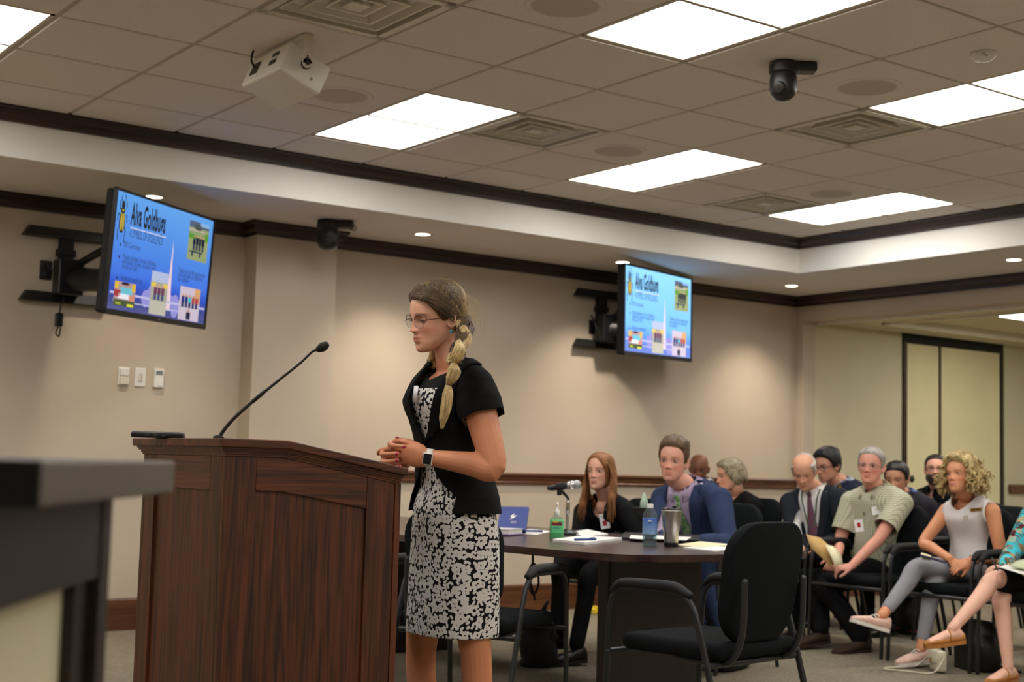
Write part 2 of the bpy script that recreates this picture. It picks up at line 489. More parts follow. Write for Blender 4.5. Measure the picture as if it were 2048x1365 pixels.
# crown mouldings (profile: distance out from the wall, height below the ceiling)
CR1 = [(0, 0), (.075, 0), (.075, -.018), (.058, -.026), (.05, -.05), (.028, -.066), (.024, -.085), (0, -.085)]
CR2 = [(0, 0), (.062, 0), (.062, -.016), (.048, -.024), (.04, -.052), (.02, -.07), (.018, -.088), (0, -.088)]
def run(prof, x0, x1, y0, y1, out, z, m0=0.0, m1=0.0):
    """moulding of a profile from (x0,y0) to (x1,y1) standing out along `out`; m0/m1 mitre slopes at the ends"""
    a, b = A(x0, y0, z), A(x1, y1, z); d = nrm(b-a); out = A(out[0], out[1], 0)
    R0 = [a+out*p+A(0, 0, h)-d*m0*p for p, h in prof]; R1 = [b+out*p+A(0, 0, h)+d*m1*p for p, h in prof]
    return loft([R0, R1])
struct('trim_3', run(CR1, XL, 4.6, -.09, -.09, (0, -1), ZC, 0, -1), M['trim'])
struct('trim_4', run(CR1, 4.6, 4.6, -.09, YF, (-1, 0), ZC, -1, 0), M['trim_y'])
struct('trim_5', [run(CR2, XL, .38, YW, YW, (0, -1), ZS, 0, -1), run(CR2, .98, XR, YW, YW, (0, -1), ZS, -1, -1)], M['trim'])
struct('trim_6', [run(CR2, .38, .98, YC, YC, (0, -1), ZS, 1, 1), run(CR2, .38, .38, YW, YC, (-1, 0), ZS, -1, 1), run(CR2, .98, .98, YC, YW, (1, 0), ZS, 1, -1)], M['trim'])
struct('trim_7', run(CR2, XR, XR, YW, YF, (-1, 0), ZS, -1, 0), M['trim_y'])
RAILP = [(0, 0), (.03, 0), (.036, -.012), (.03, -.024), (.018, -.034), (.016, -.062), (.024, -.072), (.02, -.084), (0, -.084)]
struct('trim_8', run(RAILP, .98, XR, YW, YW, (0, -1), 1.04, 0, -.0), M['rail'])
struct('baseboard_back', [run([(0, 0), (.012, 0), (.018, -.012), (.018, -.2), (0, -.2)], XL, .38, YW, YW, (0, -1), .2), run([(0, 0), (.012, 0), (.018, -.012), (.018, -.2), (0, -.2)], .98, XR, YW, YW, (0, -1), .2)], M['rail'])
struct('baseboard_pilaster', [bx(.365, .995, YC-.016, YC, 0, .2), bx(.364, .38, YC, YW, 0, .2)], M['rail'])

# stacked folding partition in the alcove
pt = thing('folding_partition', 'cream folding partition panels in black frames stacked against alcove wall', 'partition', (7.1, .9, 0))
obj('head_track', bx(0, 1.56, -.02, .1, 2.35, 2.44), M['blk_m'], pt)
for x0, x1 in ((.05, .535), (.56, 1.5)):
    obj('panel', bx(x0, x1, -.012, .06, .02, 2.35), M['cream'], pt)
for x in (0.0, .53, 1.5):
    obj('edge_strip', bx(x, x+(.03 if x == .53 else .05), -.022, .07, 0, 2.37), M['trim'] if x < 1 else M['blk'], pt)
obj('edge_guard', bx(1.552, 1.57, -.02, .02, .02, 2.36), M['chrome'], pt)
hd = obj('handle', [lathe([(.03, 0), (.034, .006), (.02, .012), (.012, .02)], 20, (.13, -.012, 1.07), rotx(math.pi/2))], M['blk'], pt, smooth=True)

# ------------------------------------------------------------------ tile ceiling
LIGHTS = [(0, 1), (3, 1), (6, 1), (-4, 1), (0, 5), (3, 5), (-4, 5), (6, 5), (0, 9), (3, 9), (-4, 9), (6, 9), (-8, 1), (-8, 5), (-8, 9), (-11, 5), (0, 13), (-4, 13), (3, 13)]
VENTS = [(1, 2), (3, 4), (-2, 4), (5, 1), (7, 4)]
DISC = [(-1, 2), (2, 2), (5, 2), (-1, 5), (2, 5)]
ce = struct('ceiling', [bx(XL, 4.65, YF, 0, ZC+.03, ZC+.12)], M['soffit'])
used = set()
for i, j in LIGHTS: used |= {(i, j), (i, j+1)}
used |= set(VENTS)
G = []
for i in range(-13, 8): G.append(bx(i*TT-.012, i*TT+.012, YF, -.09, ZC, ZC+.03))
for j in range(1, 18): G.append(bx(XL, 4.6, -j*TT-.012, -j*TT+.012, ZC+.0005, ZC+.03))
obj('ceiling_grid', G, M['tbar'], ce)
tile_me = None
def in_view(p, m=160):
    d = np.asarray(p)-CAM; z = d @ _f
    if z < .3: return False
    x, y = 1024+FPX*(d @ _r)/z, 682.5-FPX*(d @ _u)/z
    return -m < x < 2048+m and -m < y < 1365+m
rest = []
for i in range(-13, 8):
    for j in range(0, 17):
        if (i, j) in used: continue
        x0, x1, y1, y0 = max(i*TT, XL)+.011, min((i+1)*TT, 4.6)-.011, -max(j*TT, .1)-.011, -(j+1)*TT+.011
        if x1-x0 < .05 or y1-y0 < .05: continue
        c = ((x0+x1)/2, (y0+y1)/2, ZC)
        full = abs((x1-x0)-(TT-.022)) < 1e-6 and abs((y1-y0)-(TT-.022)) < 1e-6
        corners = [(x, y, ZC) for x in (x0, x1) for y in (y0, y1)]
        if any(in_view(q, 10) for q in corners+[c]):
            if full:
                if tile_me is None:
                    t0 = obj('ceiling_tile', box((0, 0, .006), (TT-.022, TT-.022, .026), bev=.004, seg=1), M['tile'], ce, loc=c); tile_me = t0.data
                else:
                    t0 = bpy.data.objects.new('ceiling_tile', tile_me); COL.objects.link(t0); t0.parent = ce; t0.location = c
            else:
                obj('ceiling_tile', box((0, 0, .006), (x1-x0, y1-y0, .026), bev=.004, seg=1), M['tile'], ce, loc=c)
        else:
            rest.append(box((c[0], c[1], ZC+.006), (x1-x0, y1-y0, .026)))
ro = obj('ceiling_tiles_beyond', rest, M['tile'], ce); ro['kind'] = 'stuff'
LBL = {(0, 1): 'lit ceiling troffer beside the square air diffuser above the white speaker box', (3, 1): 'lit ceiling troffer in the middle of the back row, right of the round grilles',
       (6, 1): 'farthest lit ceiling troffer, close to the back right crown corner', (-4, 1): 'lit ceiling troffer cut by the top left corner of the photo',
       (0, 5): 'large lit ceiling troffer at top centre, behind the black ceiling camera', (3, 5): 'lit ceiling troffer at the right edge below the smoke detector'}
for i, j in LIGHTS:
    vis = (i, j) in LBL
    t = thing('ceiling_light', LBL.get((i, j), 'lit ceiling troffer outside the frame, '+['first', 'second', 'third', 'fourth', 'fifth', 'last'][[-11, -8, -4, 0, 3, 6].index(i)]+' along the '+['first', 'second', 'third', 'fourth'][[1, 5, 9, 13].index(j)]+' row from the wall'), 'ceiling light', ((i+.5)*TT, -(j+1)*TT, ZC-.002), group='ceiling troffers')
    wx, wy = TT-.02, 2*TT-.02
    obj('light_frame', [bx(-wx/2, wx/2, -wy/2, -wy/2+.016, 0, .03), bx(-wx/2, wx/2, wy/2-.016, wy/2, 0, .03), bx(-wx/2, -wx/2+.016, -wy/2, wy/2, 0, .03), bx(wx/2-.016, wx/2, -wy/2, wy/2, 0, .03)], M['metal_w'], t)
    obj('diffuser', bx(-wx/2+.016, wx/2-.016, -wy/2+.016, wy/2-.016, .008, .02), M['panel_light'], t)
VL = {(1, 2): 'square air diffuser touching the right end of the troffer over the lectern', (3, 4): 'square air diffuser below the black ceiling camera, left of a troffer',
      (-2, 4): 'square air diffuser at the top edge above the white speaker box', (5, 1): 'farthest square air diffuser by the back crown moulding', (7, 4): 'square air diffuser cut by the right edge of the photo'}
M['vent'] = mat('vent_enamel', (206, 200, 184), .35, var=.03, sc=8)
v0 = None
for (i, j) in VENTS:
    loc = ((i+.5)*TT, -(j+.5)*TT, ZC)
    if v0 is None:
        v0 = t = thing('air_diffuser', VL[(i, j)], 'air vent', loc, group='square ceiling air diffusers')
        h = TT/2-.012
        obj('vent_frame', [bx(-h, h, -h, -h+.035, -.008, .02), bx(-h, h, h-.035, h, -.008, .02), bx(-h, -h+.035, -h, h, -.008, .02), bx(h-.035, h, -h, h, -.008, .02)], M['vent'], t)
        obj('duct', [bx(-h+.02, h-.02, -h+.02, h-.02, .1, .11)], M['blk_m'], t)
        for a, z0, dz in ((.235, .055, .05), (.165, .05, .048), (.095, .045, .04)):
            b = a-.052
            R = lambda s, z: [A(-s, -s, z), A(s, -s, z), A(s, s, z), A(-s, s, z)]
            obj('louver', loft([R(a, z0-dz-.004), R(a, z0-dz), R(b, z0+.02), R(b-.004, z0+.02), R(a-.012, z0-dz-.004), R(a, z0-dz-.004)], cap=False), M['vent'], t)
        obj('core', bx(-.045, .045, -.045, .045, -.002, .006), M['vent'], t)
    else: dup(v0, loc, 0, VL[(i, j)])
DL = {(-1, 2): 'round ceiling speaker half hidden behind the white speaker box', (2, 2): 'round ceiling speaker between the two back troffers and the vent', (5, 2): 'farthest round ceiling speaker next to the corner troffer',
      (-1, 5): 'round ceiling speaker at the top edge of the photo', (2, 5): 'round ceiling speaker right of the black ceiling camera'}
d0 = None
for (i, j) in DISC:
    loc = ((i+.52)*TT, -(j+.46)*TT, ZC-.007)
    if d0 is None:
        d0 = t = thing('ceiling_speaker', DL[(i, j)], 'speaker', loc, group='round ceiling speakers')
        obj('trim_ring', lathe([(.135, 0), (.135, -.004), (.155, -.006), (.165, -.001), (.165, 0)], 40), M['tile'], t, smooth=True)
        obj('grille', lathe([(.001, -.003), (.135, -.003), (.135, 0), (.001, 0)], 40), M['grey_grille'], t)
    else: dup(d0, loc, 0, DL[(i, j)])

# downlights in the soffit
DN = [(-.48, .46, 'recessed downlight glowing just above the left television'), (1.45, .46, 'recessed downlight in the soffit between the two televisions'), (3.255, .466, 'recessed downlight peeking above the right television'),
      (5.113, .462, 'recessed downlight in the soffit near the back right corner'), (5.119, -1.666, 'recessed downlight in the soffit at the right edge of the photo'), (-2.35, .46, 'recessed downlight in the soffit left of the photo'),
      (5.119, -3.5, 'recessed downlight in the soffit right of the photo'), (-4.2, .46, 'recessed downlight in the soffit far left of the photo')]
d0 = None
for x, y, lb in DN:
    if d0 is None:
        d0 = t = thing('downlight', lb, 'downlight', (x, y, ZS), group='soffit downlights')
        obj('trim_ring', lathe([(.05, .0), (.052, -.003), (.07, -.004), (.075, 0)], 28), M['white'], t, smooth=True)
        obj('lamp', lathe([(.001, -.001), (.05, -.001), (.05, 0), (.001, 0)], 28), M['lamp'], t)
    else: t = dup(d0, (x, y, ZS), 0, lb)
    ld = bpy.data.lights.new('downlight_beam', 'SPOT'); ld.energy = SPOT_W; ld.color = (1.0, .87, .72); ld.spot_size = math.radians(106); ld.spot_blend = .9; ld.shadow_soft_size = .045
    lo = bpy.data.objects.new('downlight_beam', ld); COL.objects.link(lo); lo.parent = t; lo.location = (0, 0, -.012)
# alcove troffer (a corner of it shows at the right edge)
p = aton(1992, 632, 2, 2.495)
t = thing('ceiling_light', 'bright troffer in the lower alcove ceiling at right edge', 'ceiling light', (p[0]+.62, p[1]-.32, 2.49), group='ceiling troffers')
obj('light_frame', bx(-.62, .62, -.32, .32, .002, .012), M['metal_w'], t)
obj('diffuser', bx(-.6, .6, -.3, .3, -.004, .004), M['panel_light'], t)
for q, yy, lb in ((7.6, -3.6, 'bright alcove troffer just outside the right edge'), (9.6, -2.0, 'bright alcove troffer nearest the far wall'), (7.6, -7, 'bright alcove troffer farthest right outside the photo')):
    t2 = dup(t, (q, yy, 2.49), 0, lb)

# ------------------------------------------------------------------ ceiling-mounted gear
# white speaker box on a yoke
c = aton(558.7, 135.3, 1, -2.26); al = math.radians(-22.3)
ux, uz = A(math.cos(al), 0, math.sin(al)), A(-math.sin(al), 0, math.cos(al))
bw, bh, bl = .215, .137, .385
piv = c+ux*bw*.38+uz*bh*.55
t = thing('loudspeaker', 'white tilted speaker box hung from ceiling on a yoke bracket', 'speaker', (piv[0], -2.07, ZC-.01))
t0 = A(piv[0], -2.07, ZC-.01)
Rm = np.stack([ux, A(0, 1, 0), uz], 1)
cc = c+ux*bw/2+uz*bh/2+A(0, bl/2, 0)-t0
obj('cabinet', box(cc, (bw, bl, bh), Rm, bev=.008, seg=3), M['spk_white'], t, auto=40)
obj('grille', box(cc-uz*(bh/2+.002), (bw-.016, bl-.014, .006), Rm, bev=.002), M['metal_w'], t)
fc = cc-ux*(bw/2)
for k, (dy, dz) in enumerate(((.1, .0), (-.08, .008))):
    o1 = obj('cutout', box(fc+A(0, dy, 0)+uz*dz, (.006, .07 if k == 0 else .06, .062), Rm), M['blk'], t)
obj('label_strip', box(fc+A(0, -.08, 0)+uz*.008, (.009, .062, .014), Rm), M['white'], t)
s0 = fc+A(0, .1, 0)
obj('cable', tube(spline([s0, s0-ux*.03+uz*.02, s0-ux*.035+uz*.06+A(0, .02, 0), s0-ux*.03+uz*.085+A(0, .04, 0)], 5), .005, 8), M['blk'], t, smooth=True)
pz = piv-t0
obj('yoke', [bx(pz[0]-.022, pz[0]+.022, -.25, .24, -.008, 0), bx(pz[0]-.022, pz[0]+.022, -.246, -.238, pz[2]-.01, 0), bx(pz[0]-.022, pz[0]+.022, .228, .236, pz[2]-.01, 0),
             lathe([(.022, 0), (.022, .008)], 24, (pz[0], -.238, pz[2]-.01), rotx(math.pi/2))], M['metal_w'], t)
obj('pivot_knob', lathe([(.011, 0), (.011, .006), (.004, .008)], 20, (pz[0], -.246, pz[2]-.008), rotx(math.pi/2)), M['blk'], t, smooth=True)
obj('pivot_washer', lathe([(.024, 0), (.024, .009)], 24, (pz[0], -.229, pz[2]-.012), rotx(math.pi/2)), M['blk'], t)
obj('slot', [bx(pz[0]-.0035, pz[0]+.0035, -.2475, -.246, pz[2], pz[2]+.024)], M['blk'], t)
obj('screw', lathe([(.007, 0), (.007, .003)], 14, cc+ux*bw*.2-uz*.03+A(0, -bl/2, 0), rotx(math.pi/2)), M['chrome'], t)

def ptz(label, loc, rz, s=1.0, bracket=True, hz=0.0):
    t = thing('ptz_camera', label, 'camera', loc, rz)
    obj('base', lathe([(.052*s, 0), (.06*s, -.004*s), (.06*s, -.045*s), (.054*s, -.05*s)], 32), M['blk'], t, smooth=True, auto=30)
    if bracket:
        obj('mount_arm', box((0, -.07*s, -.022*s), (.075*s, .13*s, .04*s), bev=.008*s), M['blk'], t)
    obj('yoke', lathe([(.052*s, -.05*s), (.056*s, -.07*s), (.056*s, -.115*s), (.05*s, -.14*s), (.03*s, -.158*s), (.001, -.164*s)], 32), M['blk'], t, smooth=True, auto=40)
    Rh = rotz(hz)
    obj('camera_head', rot(ell((0, .022*s, -.115*s), (.034*s, .044*s, .036*s)), Rh), M['blk_m'], t, smooth=True)
    obj('lens', rot(lathe([(.02*s, 0), (.022*s, .01*s), (.012*s, .012*s)], 24, (0, .06*s, -.12*s), rotx(-math.pi/2-.3)), Rh), M['darkmetal'], t, smooth=True, auto=30)
    return t
p = aton(1567, 122, 2, ZC)
t = ptz('black dome-nosed pan-tilt camera hanging from ceiling tile beside round speaker', (p[0], p[1], ZC-.007), math.radians(54), 1.08, hz=math.radians(62))
for k in range(3): obj('indicator', ell((-.03+k*.012-.012, .058*1.08, -.014), (.0022, .002, .0022), nu=8, nv=6), M['yellow'], t)
p = aton(657, 441, 2, ZS)
t = ptz('black pan-tilt camera under the soffit above the pilaster', (p[0], p[1], ZS), math.radians(54), 1.22, hz=math.radians(100))
obj('cable', tube(spline([(.02, -.16, -.02), (.035, -.18, -.035), (.02, -.17, -.06), (-.01, -.14, -.055)], 6), .003, 6), M['blk'], t)
p = aton(1967, 103, 2, ZC)
t = thing('occupancy_sensor', 'white domed ceiling sensor at the upper right of the photo', 'sensor', (p[0], p[1], ZC-.007))
obj('dome', lathe([(.055, 0), (.057, -.006), (.05, -.02), (.036, -.032), (.015, -.038), (.001, -.039)], 32), M['white'], t, smooth=True)
for x in (-.02, 0.0, .02): obj('slit', box((x-.028, -.034, -.02), (.012, .012, .014), bev=.003), M['grey_grille'], t)

# ------------------------------------------------------------------ wall plates
def plate(label, cat, name, px, py, w, h, m, parts=()):
    p = aton(px, py, 1, YW)
    t = thing(name, label, cat, (p[0], YW, p[2]))
    obj('plate', box((0, -.004, 0), (w, .008, h), bev=.003), m, t)
    for nm, x, z, ww, hh, mm, dp in parts: obj(nm, box((x, -.008-dp/2, z), (ww, dp, hh), bev=.0015), mm, t)
    return t
M['lcd'] = mat('lcd_grey', (120, 128, 122), .3, var=.05)
plate('white two-button wall dimmer, leftmost of three plates by lectern', 'switch', 'dimmer_switch', 246.5, 753, .075, .115, M['white'], (('button', 0, .026, .055, .042, M['white'], .014), ('button', 0, -.026, .055, .05, M['cream_pl'], .014)))
plate('white wall switch plate between dimmer and thermostat', 'switch', 'light_switch', 279.5, 755, .072, .118, M['white'], (('rocker', 0, 0, .024, .05, M['metal_w'], .006), ('rocker_edge', .008, 0, .008, .046, M['grey_grille'], .009)))
plate('white thermostat with small grey display, right of the switches', 'thermostat', 'thermostat', 315.5, 757, .07, .125, M['cream_pl'], (('body', 0, 0, .062, .118, M['white'], .016), ('display', 0, .034, .045, .026, M['lcd'], .019), ('name_strip', .008, -.05, .03, .006, M['grey_grille'], .018)))
t = plate('dark steel outlet plate behind the left television mount', 'outlet', 'power_outlet', 91, 541, .075, .12, M['darkmetal'], (('socket', 0, .028, .036, .03, M['blk'], .004), ('socket', 0, -.026, .036, .03, M['blk'], .004), ('plug', .004, -.024, .03, .03, M['blk'], .03)))
plate('white blank wall plate right of the left mount post', 'wall plate', 'wall_plate', 154, 546, .075, .12, M['white'], (('jack', .0, -.02, .014, .014, M['blk'], .012),))

# ------------------------------------------------------------------ televisions with the slide
def grad_screen(name, top, mid, low, bot, s):
    m = bpy.data.materials.new(name); m.use_nodes = True; t = NT(m)
    t.n.remove(t.n['Principled BSDF']); e = t.new('ShaderNodeEmission'); e.inputs[1].default_value = s
    tc = t.new('ShaderNodeTexCoord'); sp = t.new('ShaderNodeSeparateXYZ'); t.l(tc.outputs['Generated'], sp.inputs[0])
    r = t.new('ShaderNodeValToRGB'); cr = r.color_ramp
    cr.elements[0].position = 0; cr.elements[0].color = lin(bot); cr.elements[1].position = 1; cr.elements[1].color = lin(top)
    for p, c in ((.1, bot), (.2, low), (.32, mid)): cr.elements.new(p).color = lin(c)
    t.l(sp.outputs['Z'], r.inputs[0])
    n = t.new('ShaderNodeTexNoise'); n.inputs['Scale'].default_value = 9; n.inputs['Detail'].default_value = 5
    mp = t.new('ShaderNodeMapping'); mp.inputs['Scale'].default_value = (1, 1, 4); t.l(tc.outputs['Object'], mp.inputs[0]); t.l(mp.outputs[0], n.inputs['Vector'])
    low_m = t.mth('SUBTRACT', 1.0, t.mth('MULTIPLY', sp.outputs['Z'], 4.2), clamp=True)
    t.l(t.mix(t.mth('MULTIPLY', low_m, t.mth('MULTIPLY', n.outputs['Fac'], .55)), r.outputs[0], lin((150, 140, 150))), e.inputs[0])
    t.l(e.outputs[0], t.n['Material Output'].inputs[0])
    return m
def text_mesh(s, size, sx=1.0, bold=0.0, align='LEFT', spacing=1.0):
    cu = bpy.data.curves.new('t', 'FONT'); cu.body = s; cu.size = size; cu.offset = bold; cu.align_x = align; cu.space_character = spacing
    o = bpy.data.objects.new('t', cu); COL.objects.link(o)
    dg = bpy.context.evaluated_depsgraph_get(); dg.update()
    me = o.evaluated_get(dg).to_mesh()
    V = np.array([v.co[:] for v in me.vertices]).reshape(-1, 3); F = [tuple(p.vertices) for p in me.polygons]
    o.evaluated_get(dg).to_mesh_clear(); bpy.data.objects.remove(o); bpy.data.curves.remove(cu)
    V[:, 0] *= sx
    return (V, F)
def fit_w(g, w):
    V = g[0].copy(); V[:, 0] *= w/(V[:, 0].max()-V[:, 0].min()); return (V, g[1])
def on_screen(g, x, z, y): return (np.stack([g[0][:, 0]+x, np.full(len(g[0]), y), g[0][:, 1]+z], 1), g[1])
def flat(poly, y): return (np.array([(p[0], y, p[1]) for p in poly], float), [tuple(range(len(poly)))])
def rect(x0, x1, z0, z1, y): return flat([(x0, z0), (x1, z0), (x1, z1), (x0, z1)], y)
def oval(cx, cz, rx, rz, y, n=18, a=0.0):
    return flat([(cx+rx*math.cos(q)*math.cos(a)-rz*math.sin(q)*math.sin(a), cz+rx*math.cos(q)*math.sin(a)+rz*math.sin(q)*math.cos(a)) for q in np.arange(n)*2*math.pi/n], y)
def television(label, loc, yaw, tilt, roll, w, bright, pal):
    rt = A(math.cos(yaw), math.sin(yaw), 0); n = A(math.sin(yaw), -math.cos(yaw), 0)
    up = A(0, 0, 1)*math.cos(tilt)+n*math.sin(tilt)
    r2, u2 = rt*math.cos(roll)+up*math.sin(roll), up*math.cos(roll)-rt*math.sin(roll)
    R = np.stack([r2, np.cross(u2, r2), u2], 1)
    t = thing('television', label, 'television', loc, R=R)
    h = w*.575; sw, sh = w-.036, h-.046; zc = .008
    K = lambda c: emit('slide_colour', c, bright)
    obj('bezel', [bx(-w/2, w/2, -.012, .01, h/2-.015, h/2), bx(-w/2, w/2, -.012, .01, -h/2, -h/2+.031), bx(-w/2, -w/2+.018, -.012, .01, -h/2, h/2), bx(w/2-.018, w/2, -.012, .01, -h/2, h/2)], M['blk'], t, bevel=.003)
    obj('back_cover', [box((0, .032, -.0), (w-.01, .05, h-.01), bev=.015), box((0, .062, -.06), (w*.6, .03, h*.6), bev=.012)], M['blk_m'], t)
    obj('brand_badge', box((0, -.0125, -h/2+.016), (.03, .003, .007)), M['chrome'], t)
    sc = obj('screen', bx(-sw/2, sw/2, -.004, .0, zc-sh/2, zc+sh/2), pal, t)
    X = lambda u: -sw/2+u*sw
    Z = lambda v: zc+sh/2-v*sh
    dk = mat('slide_black', (10, 14, 30), .4, var=.05)
    y = -.0055
    title = fit_w(text_mesh('Alva Goldbugs', .165, 1.0, .0055, spacing=1.08), X(.485)-X(.145)); obj('title_text', on_screen(title, X(.145), Z(.245), y), dk, sc)
    obj('underline', rect(X(.145), X(.5), Z(.285), Z(.275), y), K((205, 205, 225)), sc)
    sub = fit_w(text_mesh('A SYMBOL OF EXCELLENCE', .066), X(.47)-X(.145)); obj('subtitle_text', on_screen(sub, X(.145), Z(.36), y), mat('slide_slate', (50, 70, 120), .5), sc)
    tx = mat('slide_grey', (40, 62, 120), .5)
    lines = [('AFS Curriculum', .105, .455), ('Model airplanes, hot air balloons,', .105, .56), ('hydraulics, drones, rockets, wind', .105, .60), ('tunnel, air foils', .105, .64), ('Hands on experience', .105, .74), ('Thank you for the opportunity', .66, .56), ('to bring hands-on science to', .66, .60), ('our students', .66, .64)]
    for s, u, v in lines: obj('text_line', on_screen(text_mesh(s, .042, .66), X(u), Z(v), y), tx, sc)
    for v in (.445, .55, .73): obj('bullet', oval(X(.072), Z(v), .007, .008, y), dk, sc)
    # beetle emblem
    b0, bz = X(.066), Z(.205)
    L = []
    for s in (-1, 1):
        for pts in ([(.018, .03), (.036, .05), (.034, .085)], [(.024, -.005), (.044, .012), (.05, -.03)], [(.022, -.05), (.04, -.075), (.034, -.125), (.044, -.14)], [(.008, .075), (.022, .095), (.014, .12)]):
            P = spline([(b0+s*a, y, bz+b) for a, b in pts], 4); L.append((np.concatenate([P+A(-.0035, 0, -.002), P+A(.0035, 0, .002)]), [(i, i+1, len(P)+i+1, len(P)+i) for i in range(len(P)-1)]))
    obj('beetle_emblem', [oval(b0, bz+.062, .017, .022, y), oval(b0, bz+.033, .022, .018, y), oval(b0, bz-.03, .032, .062, y)]+L, dk, sc)
    obj('beetle_wing', [oval(b0-.0115, bz-.03, .011, .05, y-.001), oval(b0+.0115, bz-.03, .011, .05, y-.001), oval(b0, bz+.033, .011, .007, y-.001)], K((190, 165, 70)), sc)
    # rocket plume and exhaust clouds of the slide background
    pl, n2 = K((236, 206, 214)), K((150, 146, 214))
    obj('plume', [flat([(X(.585), Z(.28)), (X(.592), Z(.45)), (X(.598), Z(.62)), (X(.612), Z(.93)), (X(.558), Z(.93)), (X(.572), Z(.62)), (X(.579), Z(.45))], y+.001)], pl, sc)
    cl = [oval(X(.36+.05*k), Z(.86-.03*math.sin(k*1.7)), .05, .05+.02*math.sin(k*2.3), y+.0012) for k in range(10)]
    obj('exhaust_cloud', cl+[oval(X(.42), Z(.72), .03, .08, y+.0012), oval(X(.8), Z(.86), .05, .06, y+.0012)], n2, sc)
    obj('shoreline', [rect(X(.02), X(.99), Z(.865), Z(.845), y+.0005), rect(X(.05), X(.9), Z(.925), Z(.915), y+.0005)], K((190, 190, 225)), sc)
    # photographs pasted on the slide
    def photo(x0, x1, z0, z1, bg, bits):
        ph = obj('slide_photo', rect(X(x0), X(x1), Z(z1), Z(z0), y-.001), K(bg), sc)
        for c, items in bits:
            gs = []
            for it in items:
                u0, u1, v0_, v1 = it[:4]
                a, b_, c_, d_ = X(x0+(x1-x0)*u0), X(x0+(x1-x0)*u1), Z(z0+(z1-z0)*v1), Z(z0+(z1-z0)*v0_)
                gs.append(oval((a+b_)/2, (c_+d_)/2, (b_-a)/2, (d_-c_)/2, y-.0015-.0002*len(gs)) if len(it) > 4 else rect(a, b_, c_, d_, y-.0015-.0002*len(gs)))
            o_ = obj('photo_shape', gs, K(c), sc)
            if len(gs) > 1: o_['kind'] = 'stuff'
    def folk(n, v0_, v1, x=.2, w_=.14):
        return [(x+k*w_, x+k*w_+w_*.75, v0_, v0_+(v1-v0_)*.2, 1) for k in range(n)], [(x+k*w_-.01, x+k*w_+w_*.8, v0_+(v1-v0_)*.18, v0_+(v1-v0_)*.62) for k in range(n)], [(x+k*w_, x+k*w_+w_*.7, v0_+(v1-v0_)*.6, v1) for k in range(n)]
    hd_, bd, lg = folk(4, .33, .74, .24, .15)
    photo(.735, .955, .055, .42, (150, 160, 110), [((96, 150, 60), [(0, 1, .25, .45)]), ((190, 170, 160), [(.0, .8, .2, .32)]), ((90, 100, 120), [(0, 1, 0, .16)]), ((150, 200, 250), [(.55, 1, 0, .09)]), ((70, 80, 60), [(.25, .65, .05, .22, 1)]), ((190, 150, 125), hd_), ((30, 30, 60), bd), ((60, 60, 80), lg), ((50, 60, 90), [(.1, .75, .76, .8), (.2, .28, .8, .9), (.6, .68, .8, .9)])])
    photo(.055, .25, .755, .96, (180, 150, 150), [((220, 180, 60), [(.0, .18, .0, .3), (.82, 1, 0, .35)]), ((60, 40, 40), [(.3, .7, 0, .12, 1)]), ((170, 60, 60), [(.0, .3, .35, .62)]), ((110, 190, 210), [(.28, .85, .22, .5)]), ((235, 235, 240), [(.2, .75, .48, .7)]), ((210, 140, 120), [(.7, .98, .5, .75)]), ((80, 90, 60), [(.0, 1, .75, 1)]), ((210, 215, 60), [(.1, .35, .85, .95), (.65, .95, .88, 1)])])
    hd_, bd, lg = folk(3, .3, .66, .2, .22)
    photo(.395, .565, .6, .985, (170, 165, 150), [((180, 190, 220), [(0, 1, 0, .24)]), ((230, 200, 80), [(.0, .3, .26, .36), (.7, 1, .26, .36)]), ((205, 160, 130), hd_), ((110, 60, 90), bd), ((70, 80, 120), lg), ((190, 185, 170), [(0, 1, .68, 1)])])
    hd_, bd, lg = folk(5, .22, .62, .1, .17)
    photo(.7, .925, .68, .99, (205, 190, 205), [((215, 165, 110), [(.72, 1, .0, .45)]), ((200, 150, 130), hd_), ((50, 60, 120), bd[:2]), ((70, 180, 190), bd[2:3]), ((170, 60, 80), bd[3:]), ((60, 60, 100), lg), ((190, 150, 130), [(.42, .55, .66, .76, 1)]), ((45, 45, 70), [(.38, .58, .75, .97)])])
    return t, R
T1 = television('left television showing a blue slide, swung out beside the wall plates', (-.575, .03, 2.2), math.radians(40.2), math.radians(3.93), math.radians(1.63), 1.19, .82, grad_screen('slide_sky', (100, 165, 235), (72, 120, 225), (50, 80, 190), (40, 60, 140), .82))
T2 = television('right television showing the same slide, near the corner of the room', (3.6, .43, 2.285), math.radians(22.0), math.radians(.45), math.radians(1.7), 1.185, 1.15, grad_screen('slide_sky_bright', (140, 205, 250), (120, 185, 252), (100, 150, 240), (90, 130, 225), 1.15))
